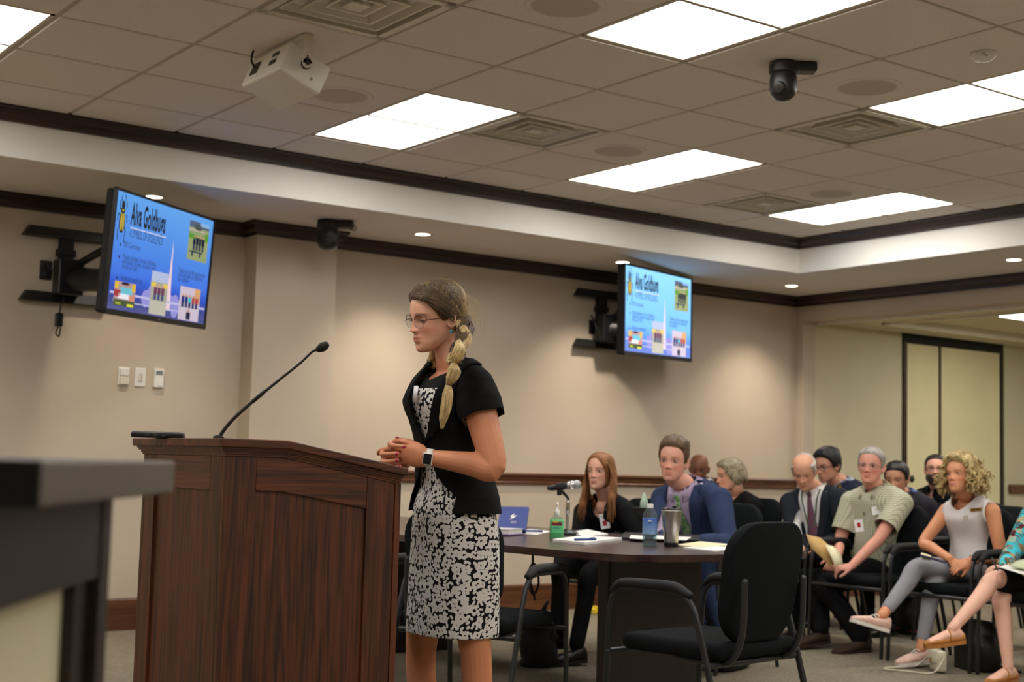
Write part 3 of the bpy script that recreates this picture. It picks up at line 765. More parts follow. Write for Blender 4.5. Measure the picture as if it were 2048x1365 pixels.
def tv_mount(label, px, tv, Z0):
    X0 = px
    tt, R = tv
    t = thing('tv_mount', label, 'tv mount', (X0, YW, Z0))
    for z, nm in ((.20, 'top_cover'), (-.20, 'bottom_cover')):
        obj(nm, loft([[A(-.27, 0, z-.03), A(.27, 0, z-.03), A(.25, 0, z+.035), A(-.23, 0, z+.035)], [A(-.27, -.06, z-.03), A(.27, -.06, z-.03), A(.24, -.045, z+.03), A(-.22, -.045, z+.03)]]), M['blk'], t)
    obj('post', [bx(-.04, .04, -.05, 0, -.2, .2), bx(-.055, .055, -.055, 0, .06, .10)], M['blk_m'], t)
    obj('pivot_block', box((.0, -.1, -.08), (.16, .12, .22), bev=.01), M['blk'], t)
    back = (np.asarray(tt.location)+R @ A(-.02, .085, -.05))-A(X0, YW, Z0)
    mid = (A(0, -.12, -.08)+back)/2+A(.1, .04, -.02)
    obj('lower_arm', tube(spline([A(.0, -.12, -.09), mid, back], 6), [.05, .045, .05], 10, ref=(0, 0, 1), flat=1.5), M['blk'], t, smooth=True)
    obj('upper_arm', tube(spline([A(.04, -.1, .0), mid+A(-.05, -.02, .2), back+A(0, 0, .14)], 6), [.024, .024, .024], 8), M['blk'], t, smooth=True)
    obj('mount_plate', box(back, (.3, .03, .28), R, bev=.005), M['blk_m'], t)
    return t
c = aton(127, 540, 1, YW)
t = tv_mount('black articulating wall mount holding the left television', c[0], T1, c[2]+.02)
q = aton(118, 640, 1, .9)-A(c[0], YW, c[2]+.02)
obj('power_brick', box(q, (.045, .035, .085), bev=.008), M['blk'], t)
for Q_ in ([A(-.02, -.1, -.2), q+A(.01, 0, .1), q+A(0, 0, .04)], [q+A(0, 0, -.04), q+A(-.015, 0, -.08), q+A(.005, 0, -.1), q+A(.012, 0, -.05)], [A(-.12, -.03, .0), A(-.08, -.06, -.04), A(-.03, -.1, -.02)]):
    obj('cable', tube(spline(Q_, 6), .005, 6), M['blk'], t, smooth=True)
c = aton(1198, 640, 1, YW)
t = tv_mount('black articulating wall mount holding the right television', c[0], T2, c[2]-.0)
obj('cable', [tube(spline([A(-.1, -.03, .02), A(-.07, -.08, -.1), A(.02, -.12, -.16), A(.1, -.1, -.22)], 6), .006, 6)], M['blk'], t, smooth=True)
plate('dark outlet plate behind the right television mount', 'outlet', 'power_outlet', 1184, 655, .07, .11, M['darkmetal'], (('socket', 0, .026, .036, .03, M['blk'], .006), ('socket', 0, -.026, .036, .03, M['blk'], .006)))
# ------------------------------------------------------------------ lectern
LX, LY = -1.955, -3.929       # corner nearest the camera
LW, LD = .63, .68             # along x, along y
t = thing('lectern', 'dark oak lectern with sloped top in the foreground', 'lectern', (LX, LY, 0))
zt, zr, xs = 1.146, 1.073, .215     # top height, rear height, start of the slope
b = .03                        # body inset below the top
def top_z(x): return zt if x < xs else zt-(zt-zr)*(x-xs)/(LW-xs)
prof = [(0, zt), (xs, zt), (LW, zr), (LW, zr-.024), (xs, zt-.024), (0, zt-.024)]
def sideprism(poly, y0, y1): return prism(poly, y0, y1, ((1, 0, 0), (0, 0, 1), (0, 1, 0)))
obj('top_board', sideprism(prof, 0, LD), M['lect_x'], t, bevel=.003)
# cove moulding under the top, along front and both sides
def cove(d): return [(d, zt-.024), (d*1, zt-.03)]
ck = []
for d0, d1, z0, z1 in ((.012, .012, .024, .03), (.016, .016, .03, .036), (.022, .022, .036, .043), (.026, .026, .043, .05)):
    ck.append(sideprism([(d0, zt-z0), (xs, zt-z0), (LW-.012, zr-z0), (LW-.012, zr-z1), (xs, zt-z1), (d0, zt-z1)], d0, LD-d0))
obj('cove_moulding', ck, M['lect_x'], t)
x0, x1, y0, y1 = b, LW-.01, b, LD-b
zb = .05
def cap(x): return top_z(x)-.05
# near side: stiles, sloped rail, recessed panel
def quad(xa, xb, za, zb_, ya, yb): return sideprism([(xa, za), (xb, za), (xb, cap(xb) if zb_ is None else zb_), (xs, cap(xs)) if (zb_ is None and xa < xs < xb) else (xb, cap(xb) if zb_ is None else zb_), (xa, cap(xa) if zb_ is None else zb_)], ya, yb)
for ya, yb, yp0, yp1 in ((y0, y0+.022, y0+.009, y0+.02), (y1-.022, y1, y1-.02, y1-.009)):
    obj('stile', quad(x0, x0+.098, .0, None, ya, yb), M['lect'], t, bevel=.0015)
    obj('stile', quad(x1-.118, x1-.022, .0, None, ya, yb), M['lect'], t, bevel=.0015)
    obj('stile', quad(x1-.02, x1, .0, None, ya-.004, yb+.004), M['lect'], t, bevel=.0015)
    xa, xb = x0+.099, x1-.119
    obj('rail', sideprism([(xa, cap(xa)-.098), (xs, cap(xs)-.1), (xb, cap(xb)-.098), (xb, cap(xb)), (xs, cap(xs)), (xa, cap(xa))], ya, yb), M['lect_x'], t, bevel=.0015)
    obj('rail', quad(xa, xb, .0, .13, ya, yb), M['lect_x'], t, bevel=.0015)
    obj('panel', sideprism([(xa, .12), (xb, .12), (xb, cap(xb)-.09), (xs, cap(xs)-.09), (xa, cap(xa)-.09)], yp0, yp1), M['lect'], t)
# front (facing the dais)
zf = zt-.05
obj('stile', bx(x0-.0, x0+.022, y0+.0225, y0+.1, 0, zf), M['lect'], t, bevel=.0015)
obj('stile', bx(x0-.0, x0+.022, y1-.1, y1-.0225, 0, zf), M['lect'], t, bevel=.0015)
obj('rail', bx(x0, x0+.022, y0+.101, y1-.101, zf-.1, zf), M['lect_y'], t, bevel=.0015)
obj('rail', bx(x0, x0+.022, y0+.101, y1-.101, 0, .13), M['lect_y'], t, bevel=.0015)
obj('panel', bx(x0+.009, x0+.02, y0+.095, y1-.095, .12, zf-.09), M['lect'], t)
obj('shelf', bx(x0+.03, x1-.03, y0+.025, y1-.025, .62, .64), M['lect_x'], t)
obj('base', bx(x0+.03, x1-.02, y0+.03, y1-.03, .0, .08), M['lect'], t)

# phone on the lectern
p = aton(303, 876, 2, zt)
R = rotz(math.atan2(-.586, .81)+.12)
t = thing('mobile_phone', 'black mobile phone lying on the far left end of the lectern', 'phone', (p[0]+.03, p[1]+.02, zt), R=R)
obj('case', box((0, 0, .009), (.158, .078, .018), bev=.006, seg=3), M['blk'], t, auto=40)
obj('screen', box((0, 0, .0183), (.144, .068, .001)), M['lcd'], t)
for k in range(3): obj('side_button', box((-.03+k*.024, -.0392, .008), (.012, .001, .003)), M['chrome'], t)
# gooseneck microphone
b0 = aton(438, 874, 2, zt)
P = [b0+A(0, .0, 0)]
dm = 4.12
for q in ((452, 855), (476, 829), (512, 798), (560, 759), (600, 727), (622, 706), (632, 700)): P.append(at(q[0], q[1], dm))
P[0] = at(437, 874, dm); 
base_z = zt
P = [np.array([P[0][0], P[0][1], zt])]+P[1:]
o0 = P[0].copy()
t = thing('gooseneck_microphone', 'thin black gooseneck microphone rising from the lectern top', 'microphone', o0)
P = [p-o0 for p in P]
obj('gooseneck', tube(spline(P, 5), [.006, .0058, .0055, .0048, .004, .0038, .0038], 10), M['frame'], t, smooth=True)
obj('base_ring', lathe([(.016, 0), (.016, .006), (.008, .01)], 20), M['blk'], t, smooth=True, auto=30)
k = P[3]; obj('collar', tube([k-nrm(P[4]-P[2])*.012, k+nrm(P[4]-P[2])*.03], .0062, 10), M['blk'], t, smooth=True)
dd = nrm(at(650, 690, dm)-at(630, 701, dm))
tp = at(646, 694, dm)-o0
obj('windscreen', tube([tp-dd*.012, tp-dd*.006, tp, tp+dd*.008], [.011, .0135, .0145, .012], 14), M['blk_m'], t, smooth=True)
obj('capsule_neck', tube([P[-1], tp-dd*.012], [.005, .008], 12), M['blk'], t, smooth=True)

# ------------------------------------------------------------------ dais counter in the left foreground (very close)
yd = math.radians(57.0)
ed, es = A(math.cos(yd), math.sin(yd), 0), A(-math.sin(yd), math.cos(yd), 0)   # along the edge (away), to the left
c0 = at(85, 922, 1.18); c0[2] = 0
t = thing('dais_counter', 'dark wooden dais counter end, out of focus at left foreground', 'desk', c0, yd)
zd = 1.083
obj('counter_top', bx(0, .60, 0, .9, zd-.04, zd, bev=.003), M['dais_edge'], t)
obj('edge_band', bx(-.004, 0, 0, .9, zd-.041, zd-.001), M['blk'], t)
obj('top_rail', bx(-.05, .498, .055, .115, zd-.135, zd-.04), M['dais'], t)
obj('corner_post', bx(.455, .5, .052, .16, 0, zd-.04), M['dais'], t, bevel=.002)
obj('post_moulding', bx(.40, .456, .066, .12, 0, zd-.135), M['dais'], t)
obj('end_rail', bx(.46, .5, .16, .9, zd-.135, zd-.04), M['dais'], t)
obj('panel', [bx(-.3, .42, .08, .13, .0, zd-.13), bx(.46, .49, .14, .9, 0, zd-.13)], M['alcove'], t)

# ------------------------------------------------------------------ meeting table
t = thing('meeting_table', 'mahogany meeting table with rounded corners behind the lectern', 'table', (.78, -1.4, 0))
def bow(x0, x1, y0, y1, sag, r):
    P = []
    for k in range(9):
        a = k/8; P.append((x0+(x1-x0)*a, y0-sag*math.sin(math.pi*a)))
    L = [(x1, y0+(y1-y0)*a) for a in np.linspace(.0, 1, 9)]
    P += [(x+.06*math.sin(math.pi*(q-y0)/(y1-y0)), q) for x, q in L]
    P += [(x1+(x0-x1)*k/8, y1+sag*math.sin(math.pi*k/8)) for k in range(1, 9)]
    P += [(x0-.06*math.sin(math.pi*k/8), y1+(y0-y1)*k/8) for k in range(1, 8)]
    # round the corners by smoothing the outline
    Q = np.array(P)
    seg = []
    for i in range(len(Q)):
        a, b_ = Q[i], Q[(i+1) % len(Q)]
        for s in np.linspace(0, 1, 6)[:-1]: seg.append(a+(b_-a)*s)
    Q = np.array(seg)
    for _ in range(int(r)): Q = (np.roll(Q, 1, 0)+Q*2+np.roll(Q, -1, 0))/4
    return [tuple(q) for q in Q]
tb = bow(.06-.78, 1.27-.78, -3.25+1.4, .45+1.4, .075, 30)
obj('table_top', prism(tb, .708, .74), M['table'], t, auto=35, bevel=.006)
obj('edge_band', prism([(x*1.004, y*1.002) for x, y in tb], .712, .734), M['table'], t, auto=35)
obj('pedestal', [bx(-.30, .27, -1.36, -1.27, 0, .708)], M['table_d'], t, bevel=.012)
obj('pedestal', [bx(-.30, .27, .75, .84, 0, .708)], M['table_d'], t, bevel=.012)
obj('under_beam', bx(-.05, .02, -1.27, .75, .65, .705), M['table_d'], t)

# ------------------------------------------------------------------ chairs
def make_chair(label, splay=.0):
    """stacking guest chair; faces local +y"""
    t = thing('conference_chair', label, 'chair', group='black conference chairs')
    obj('seat', box((0, .0, .445), (.49, .47, .065), bev=.03, seg=4), M['fabric'], t, auto=50)
    # backrest: rounded shield, slightly curved and tilted
    out = []
    pts = rrect(.45, .44, .13, 7)
    pts = [(x*(1-.12*(z < 0)*abs(z)/.22), z) for x, z in pts]
    rings = []
    for yy, s in ((-.026, .93), (-.022, .985), (-.012, 1.0), (.008, 1.0), (.02, .985), (.026, .93)):
        rings.append([A(x*s, yy+.35*(x*s)**2-.16*(z*s), .69+z*s) for x, z in pts])
    g = loft(rings, cap=True)
    obj('backrest', move(g, (0, -.245, 0)), M['fabric'], t, auto=50)
    fx = .285
    for s in (-1, 1):
        P = spline([A(s*fx, .275+splay, 0), A(s*fx, .262, .3), A(s*fx, .25, .56), A(s*fx, .215, .635), A(s*fx, .15, .648), A(s*fx, -.06, .65), A(s*fx, -.12, .62), A(s*fx, -.165, .54), A(s*fx, -.24, .28), A(s*fx, -.32-splay, 0)], 5)
        obj('leg_frame', tube(P, .0135, 10, ref=(1, 0, 0), flat=.75), M['frame'], t, smooth=True)
        Q = spline([A(s*fx, .235, .635), A(s*fx, .19, .664), A(s*fx, .08, .668), A(s*fx, -.05, .668), A(s*fx, -.12, .645)], 4)
        obj('arm_pad', tube(Q, [.016, .024, .026, .026, .018], 12, ref=(0, 0, 1), flat=.75), M['blk_m'], t, smooth=True)
        B = spline([A(s*.17, .02, .405), A(s*.18, -.17, .4), A(s*.185, -.245, .425), A(s*.185, -.285, .52), A(s*.185, -.292, .7)], 5)
        obj('back_support', tube(B, .012, 8, ref=(1, 0, 0), flat=1.3), M['frame'], t, smooth=True)
    for y, z in ((.17, .405), (-.17, .4)):
        obj('cross_bar', tube([A(-fx, y+.085 if y > 0 else y-.03, z), A(fx, y+.085 if y > 0 else y-.03, z)], .012, 8), M['frame'], t, smooth=True)
    return t
ch0 = make_chair('black conference chair with its back to us at the near end of the table')
ch0.location = (.15, -3.74, 0); ch0.rotation_euler = (0, 0, math.radians(9))
def chair(x, y, yaw, label): return dup(ch0, (x, y, 0), math.radians(yaw-90), label)
chair(-.20, -2.72, 27, 'empty black chair beside the patterned skirt at the table')
chair(-.50, -2.0, 25, 'empty black chair mostly hidden behind the woman at the lectern')
chair(1.98, -1.05, 186, 'black chair under the red-haired woman at the table')
chair(1.98, -1.8, 190, 'black chair under the man in the blue suit')
ROWX = 3.44
chair(ROWX, -.56, 180, 'black chair under the grey-blonde woman with her back turned')
chair(ROWX, -1.18, 180, 'black chair under the balding man in the dark suit')
chair(ROWX, -1.8, 180, 'black chair under the man in the checked shirt')
chair(ROWX, -2.42, 180, 'black chair under the curly-haired woman in white')
chair(ROWX, -3.04, 180, 'black chair under the woman cut off by the right edge')
chair(4.2, .36, 180, 'black chair under the bald man behind the blue suit')
chair(4.45, -.62, 180, 'black chair in the second row under the man in a navy blazer')
chair(4.45, -1.24, 180, 'black chair in the second row under the man with a moustache')
chair(5.25, -1.12, 180, 'black chair in the last row under the bearded man')
chair(4.45, -1.86, 180, 'empty black chair in the second row behind the curly-haired woman')
chair(4.45, -2.48, 180, 'empty black chair in the second row nearest the right edge')
# ------------------------------------------------------------------ people: heads, bodies, hair, clothes
def attr_mat(name, rough=.5, spec=.4, bump=.06, bsc=500, sss=0.0):
    m, t, b = base_mat(name, rough, spec=spec)
    a = t.new('ShaderNodeAttribute'); a.attribute_name = 'Col'
    tc = t.new('ShaderNodeTexCoord'); n = t.new('ShaderNodeTexNoise'); n.inputs['Scale'].default_value = 90; n.inputs['Detail'].default_value = 4; t.l(tc.outputs['Object'], n.inputs['Vector'])
    h = t.new('ShaderNodeHueSaturation'); t.l(a.outputs['Color'], h.inputs['Color'])
    t.l(t.mth('ADD', t.mth('MULTIPLY', n.outputs['Fac'], .16), .92), h.inputs['Value']); t.l(h.outputs[0], b.inputs['Base Color'])
    n2 = t.new('ShaderNodeTexNoise'); n2.inputs['Scale'].default_value = bsc; t.l(tc.outputs['Object'], n2.inputs['Vector'])
    bp = t.new('ShaderNodeBump'); bp.inputs['Strength'].default_value = bump; bp.inputs['Distance'].default_value = .002; t.l(n2.outputs['Fac'], bp.inputs['Height']); t.l(bp.outputs[0], b.inputs['Normal'])
    return m
M['skin'] = attr_mat('skin', .48)
def hair_mat(name, c1, c2, rough=.45, along=2, sc=260):
    """strand-streaked hair"""
    m, t, b = base_mat(name, rough, spec=.35)
    tc = t.new('ShaderNodeTexCoord'); mp = t.new('ShaderNodeMapping'); s = [sc]*3; s[along] = sc*.05; mp.inputs['Scale'].default_value = s; t.l(tc.outputs['Object'], mp.inputs[0])
    n = t.new('ShaderNodeTexNoise'); n.inputs['Scale'].default_value = 1; n.inputs['Detail'].default_value = 4; t.l(mp.outputs[0], n.inputs['Vector'])
    n3 = t.new('ShaderNodeTexNoise'); n3.inputs['Scale'].default_value = 22; t.l(tc.outputs['Object'], n3.inputs['Vector'])
    r = t.new('ShaderNodeValToRGB'); r.color_ramp.elements[0].position = .36; r.color_ramp.elements[1].position = .64; r.color_ramp.elements[0].color = lin(c1); r.color_ramp.elements[1].color = lin(c2)
    t.l(t.mth('ADD', t.mth('MULTIPLY', n.outputs['Fac'], .6), t.mth('MULTIPLY', n3.outputs['Fac'], .4)), r.inputs[0]); t.l(r.outputs[0], b.inputs['Base Color'])
    bp = t.new('ShaderNodeBump'); bp.inputs['Strength'].default_value = .5; bp.inputs['Distance'].default_value = .003; t.l(n.outputs['Fac'], bp.inputs['Height']); t.l(bp.outputs[0], b.inputs['Normal'])
    return m

# head: levels from chin (0) to crown (.225); +y is the face, x to the person's right
_HZ = [0, .010, .030, .05, .075, .10, .125, .15, .175, .195, .21, .22, .2255]
_HW = [.018, .034, .0495, .0575, .0640, .0690, .0730, .0750, .0725, .0635, .0495, .031, .004]
_HF = [.077, .086, .0885, .088, .0875, .0880, .0905, .0895, .0825, .0695, .050, .027, -.008]
_HB = [.045, .020, -.012, -.045, -.072, -.088, -.096, -.100, -.096, -.085, -.068, -.047, -.014]
_HY = [.055, .042, .02, .0, -.006, -.010, -.012, -.014, -.014, -.014, -.014, -.014, -.011]
def head_grid(p=None, feat=True, nz=13*7, na=132):
    p = p or {}
    tt = np.linspace(0, len(_HZ)-1, nz)
    def cat(a):
        a = np.array(a, float); i = np.clip(tt.astype(int), 0, len(a)-2); f = tt-i
        g = lambda k: a[np.clip(k, 0, len(a)-1)]
        p0, p1, p2, p3 = g(i-1), g(i), g(i+1), g(i+2)
        return .5*(2*p1+(p2-p0)*f+(2*p0-5*p1+4*p2-p3)*f*f+(3*p1-3*p2+p3-p0)*f**3)
    z, hw, fr, bk, yc = cat(_HZ), cat(_HW), cat(_HF), cat(_HB), cat(_HY)
    hw = hw*p.get('w', 1.0)*np.where(z < .09, 1+(p.get('jaw', 1.0)-1)*(1-z/.09), 1)
    ang = np.arange(na)*2*math.pi/na+math.pi/2
    C, S = np.cos(ang), np.sin(ang)
    e = .93
    X = (np.sign(C)*np.abs(C)**e)[None, :]*hw[:, None]
    yy = (np.sign(S)*np.abs(S)**e)[None, :]
    Y = yc[:, None]+np.where(yy > 0, yy*(fr-yc)[:, None], yy*(yc-bk)[:, None])
    Z = np.repeat(z[:, None], na, 1)
    if feat:
        m = np.clip(S, 0, 1)[None, :]**.5
        G = lambda cx, cz, sx, sz: np.exp(-((X-cx)/sx)**2-((Z-cz)/sz)**2)
        D = np.zeros_like(X)
        for s in (-1, 1):
            D += -.0125*G(s*.031, .1115, .0165, .0115)        # sockets
            D += .0042*G(s*.030, .1300, .020, .0065)         # brow ridge
            D += .0040*G(s*.044, .083, .016, .015)           # cheek bones
            D += -.0030*G(s*.032, .055, .010, .016)          # beside the mouth
            D += .0095*G(s*.0125, .0765, .0062, .0062)       # wings of the nose
        nz_, k = p.get('nose', 1.0), 1.0
        zz = np.clip((.1225-Z)/(.1225-.078), 0, 1)
        prof = np.where(Z > .078, zz**1.15*.0235, .0235*np.exp(-((.078-Z)/.0062)**2))*(Z < .128)
        D += nz_*prof*np.exp(-(X/(.0065+.0050*zz))**2)
        D += nz_*.0030*G(0, .112, .006, .012)
        ml = p.get('lips', .62)
        D += ml*(.0062*G(0, .0545, .019, .0052)+.0064*G(0, .0430, .016, .0058)-.0058*G(0, .0490, .019, .0020))
        D += -.0042*G(0, .0315, .017, .0055)+.0050*p.get('chin', 1.0)*G(0, .0125, .015, .0110)
        D += .004*G(0, .047, .026, .018)
        Y = Y+D*m
    V = np.stack([X, Y, Z], 2).reshape(-1, 3)
    F = []
    for i in range(nz-1):
        for j in range(na):
            k = (j+1) % na
            F.append((i*na+j, i*na+k, (i+1)*na+k, (i+1)*na+j))
    V = np.concatenate([V, [[0, .06, -.002]], [[0, -.011, .2256]]]); n0 = len(V)-2
    for j in range(na):
        k = (j+1) % na
        F.append((n0, k, j)); F.append((n0+1, (nz-1)*na+j, (nz-1)*na+k))
    return V, F
def ears(p=None):
    w_ = (p or {}).get('w', 1.0); out = []
    for s in (-1, 1):
        R = rotz(s*.42) @ roty(s*.12)
        c = A(s*.0745*w_, -.012, .100)
        out.append(ell(c, (.0075, .017, .030), R, 16, 12))
        th = np.linspace(-.6, math.pi+1.0, 12)
        P = np.stack([np.full(12, s*.006), -.001-.015*np.sin(th)*1.0, .026*np.cos(th)+.002], 1) @ R.T+c
        out.append(tube(P, .0042, 8))
    return out
def skin_colors(V, base, heads, blush=1.0, lips=None, brow=None, brow_k=1.0, stubble=None, tan=None):
    """per-vertex skin tint; heads = (matrix, scale) of the head frame"""
    n = len(V); C = np.tile(np.array(lin(base)[:3]), (n, 1))
    Rm, o, s = heads
    L = ((V-o) @ Rm)/s
    x, y, z = L[:, 0], L[:, 1], L[:, 2]
    near = (np.abs(x) < .1) & (y > .03) & (z > -.01) & (z < .24)
    def mixin(mask, col):
        nonlocal C
        mk = (mask*near)[:, None]; C = C*(1-mk)+np.array(lin(col)[:3])*mk
    b = np.array(base, float)
    red = tuple(np.clip(b*[1.02, .84, .82], 0, 255))
    for sx in (-1, 1): mixin(.55*blush*np.exp(-((x-sx*.042)/.02)**2-((z-.077)/.018)**2), red)
    mixin(.5*blush*np.exp(-(x/.013)**2-((z-.08)/.012)**2), red)
    if stubble is not None:
        mixin(stubble[1]*np.clip((.066-z)/.02, 0, 1)*(1-np.exp(-(x/.024)**4-((z-.049)/.011)**4)), stubble[0])
    lp = lips if lips is not None else tuple(np.clip(b*[.88, .70, .68], 0, 255))
    mixin(.75*np.exp(-(x/.0215)**4-((z-.0488)/.0082)**4)*np.clip((y-.078)/.006, 0, 1), lp)
    mixin(.55*np.exp(-(x/.022)**4-((z-.0490)/.0016)**2)*(y > .07), tuple(b*.35))
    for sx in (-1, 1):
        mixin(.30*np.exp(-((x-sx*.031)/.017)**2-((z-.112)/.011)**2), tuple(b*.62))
        if brow is not None:
            u = (np.abs(x)-.031)/.021
            mixin(np.where(sx*x > 0, 1, 0)*.85*brow_k*np.exp(-((z-(.1305+.003*(1-u*u)-.002*u))/.0034)**2)*np.exp(-np.clip(np.abs(u), 0, 9)**6), brow)
    # nostrils
    for sx in (-1, 1): mixin(.7*np.exp(-((x-sx*.0075)/.0038)**2-((z-.0708)/.0026)**2), tuple(b*.25))
    if tan is not None:
        k = np.clip((-.005-z)/.05, 0, 1)[:, None]; C = C*(1-k)+np.array(lin(tan)[:3])*k
    return C
def set_col(o, C):
    a = o.data.color_attributes.new('Col', 'FLOAT_COLOR', 'POINT')
    a.data.foreach_set('color', np.concatenate([C, np.ones((len(C), 1))], 1).ravel().astype(np.float32))

M['sclera'] = mat('eye_white', (214, 206, 198), .25, var=.03)
M['pupil'] = mat('eye_pupil', (10, 8, 8), .15, var=.02)
M['iris_b'] = mat('iris_blue', (84, 102, 116), .2, var=.1, sc=300)
M['iris_d'] = mat('iris_brown', (52, 36, 26), .2, var=.1, sc=300)
M['lash'] = mat('lash', (24, 17, 14), .6, var=.1)
_lidm = {}
def lid_mat(c):
    k = tuple(c)
    if k not in _lidm: _lidm[k] = mat('eyelid_skin', tuple(x*.86 for x in c), .5, var=.05, sc=80)
    return _lidm[k]
def make_eye(H, sx, root, o0, skin, iris, openk=1.0, look=(0, 0), lash=1.0, sc=1.0):
    Rm, o, s = H
    c = A(sx*.0315, .0660, .1118)
    r = .0122
    def T(P): return (np.asarray(P)*s) @ Rm.T+o-o0
    nu, nv = 40, 28
    V, F, mi = [], [], []
    az = np.linspace(-1.18, 1.18, nu); el_ = np.linspace(-.8, .8, nv)
    for e in el_:
        for a in az: V.append(c+r*A(math.sin(a)*math.cos(e), math.cos(a)*math.cos(e), math.sin(e)))
    for i in range(nv-1):
        for j in range(nu-1):
            F.append((i*nu+j, i*nu+j+1, (i+1)*nu+j+1, (i+1)*nu+j))
            e, a = (el_[i]+el_[i+1])/2, (az[j]+az[j+1])/2
            d = math.hypot(a-look[0], e-look[1])
            mi.append(2 if d < .2 else 1 if d < .47 else 0)
    o_ = bpy.data.objects.new('eyeball', mesh_of('eyeball', (T(V), F), [M['sclera'], iris, M['pupil']], mi, True)); COL.objects.link(o_); o_.parent = root
    # lids: a slightly larger shell with an almond opening
    def op(a):
        u = np.clip((a-.04*sx)/1.02, -1, 1); k = max(0.0, 1-u*u)
        return (.40*openk*k-.02, -.30*openk*k-.06*(1-openk)-.02)
    R2 = r*1.09; V, F = [], []
    az = np.linspace(-1.35, 1.35, 26)
    rows = 7
    for part in (0, 1):
        b0 = len(V)
        for k in range(rows):
            for a in az:
                up, lo = op(a)
                e = up+(1.25-up)*k/(rows-1) if part == 0 else lo+(-1.25-lo)*k/(rows-1)
                rr = R2*(1.0 if k else .985)
                V.append(c+rr*A(math.sin(a)*math.cos(e), math.cos(a)*math.cos(e), math.sin(e)))
        for k in range(rows-1):
            for j in range(len(az)-1):
                q = (b0+k*26+j, b0+k*26+j+1, b0+(k+1)*26+j+1, b0+(k+1)*26+j)
                F.append(q)
    o2 = bpy.data.objects.new('eyelid', mesh_of('eyelid', (T(V), F), [lid_mat(skin)], None, True)); COL.objects.link(o2); o2.parent = root
    P = []
    for a in np.linspace(-1.0, 1.0, 13):
        up, lo = op(a); P.append(c+R2*1.02*A(math.sin(a)*math.cos(up), math.cos(a)*math.cos(up), math.sin(up)))
    if lash: obj('eyelash', tube(T(P), [.0004*lash, .0011*lash, .0014*lash, .0011*lash, .0005*lash], 6), M['lash'], root, smooth=True)

def frame(yaw, pitch=0.0, roll=0.0):
    """axes (columns): person's right, forward, up"""
    return rotz(math.radians(yaw)-math.pi/2) @ rotx(-math.radians(pitch)) @ roty(math.radians(roll))
def ik(a, b, la, lb, pole):
    d = b-a; L = np.linalg.norm(d); L2 = min(L, (la+lb)*.995); u = d/max(L, 1e-6)
    k = (la*la-lb*lb+L2*L2)/(2*L2); h = math.sqrt(max(la*la-k*k, 1e-5))
    p = np.asarray(pole, float); p = nrm(p-u*(p @ u))
    return a+u*k*(L/L2)+p*h
def hand(wr, d, n, side, s=1.0, curl=(.35, .45, .5, .55), spread=.06, thumb=.6, th_curl=.35):
    """open or curled hand: wrist point, finger direction d, palm normal n (palm faces +n), side = +1 when the thumb is at d x n"""
    d = nrm(d); n = nrm(n-d*(n @ d)); t = np.cross(d, n)*side
    W = lambda a, b, c: wr+(d*a+t*b+n*c)*s
    gs = [loft([ring(W(-.012, 0, 0), t, n, .026*s, .018*s, n=16), ring(W(.012, .001, 0), t, n, .029*s, .016*s, n=16), ring(W(.045, .003, 0), t, n, .038*s, .0145*s, n=16), ring(W(.075, .002, .001), t, n, .0405*s, .0125*s, n=16), ring(W(.09, .0, .002), t, n, .037*s, .009*s, n=16)])]
    for k, (off, L, r) in enumerate(((.0285, .074, .0082), (.0095, .082, .0085), (-.0095, .076, .008), (-.028, .06, .0072))):
        p = W(.076, off, .0); ang = 0.0; P = [W(.05, off*.8, 0), p]
        sp = off*spread/.03
        for ph, fr in enumerate((.45, .31, .24)):
            ang += curl[k]*(1.0, 1.15, .75)[ph]
            v = d*math.cos(ang)+n*math.sin(ang)+t*sp
            p = p+nrm(v)*L*fr*s; P.append(p)
        gs.append(tube(spline(P, 3), np.interp(np.linspace(0, 1, 3*4+1), [0, .25, .5, .75, 1], [r*.9*s, r*1.06*s, r*s, r*.94*s, r*.78*s]), 10))
    b0 = W(.012, .022, .004); v = nrm(d*math.cos(thumb)+t*math.sin(thumb)+n*.25)
    p1 = b0+v*.042*s; v2 = nrm(v+d*th_curl+n*.15-t*.1*th_curl); p2 = p1+v2*.032*s; v3 = nrm(v2+d*th_curl*.6); p3 = p2+v3*.026*s
    gs.append(tube(spline([b0, p1, p2, p3], 3), [.0135*s, .0115*s, .0098*s, .0095*s, .0078*s], 10))
    return gs
def limb(pts, rad, n=14, k=5): return tube(spline(pts, k), np.interp(np.linspace(0, 1, (len(pts)-1)*k+1), np.linspace(0, 1, len(rad)), rad), n)
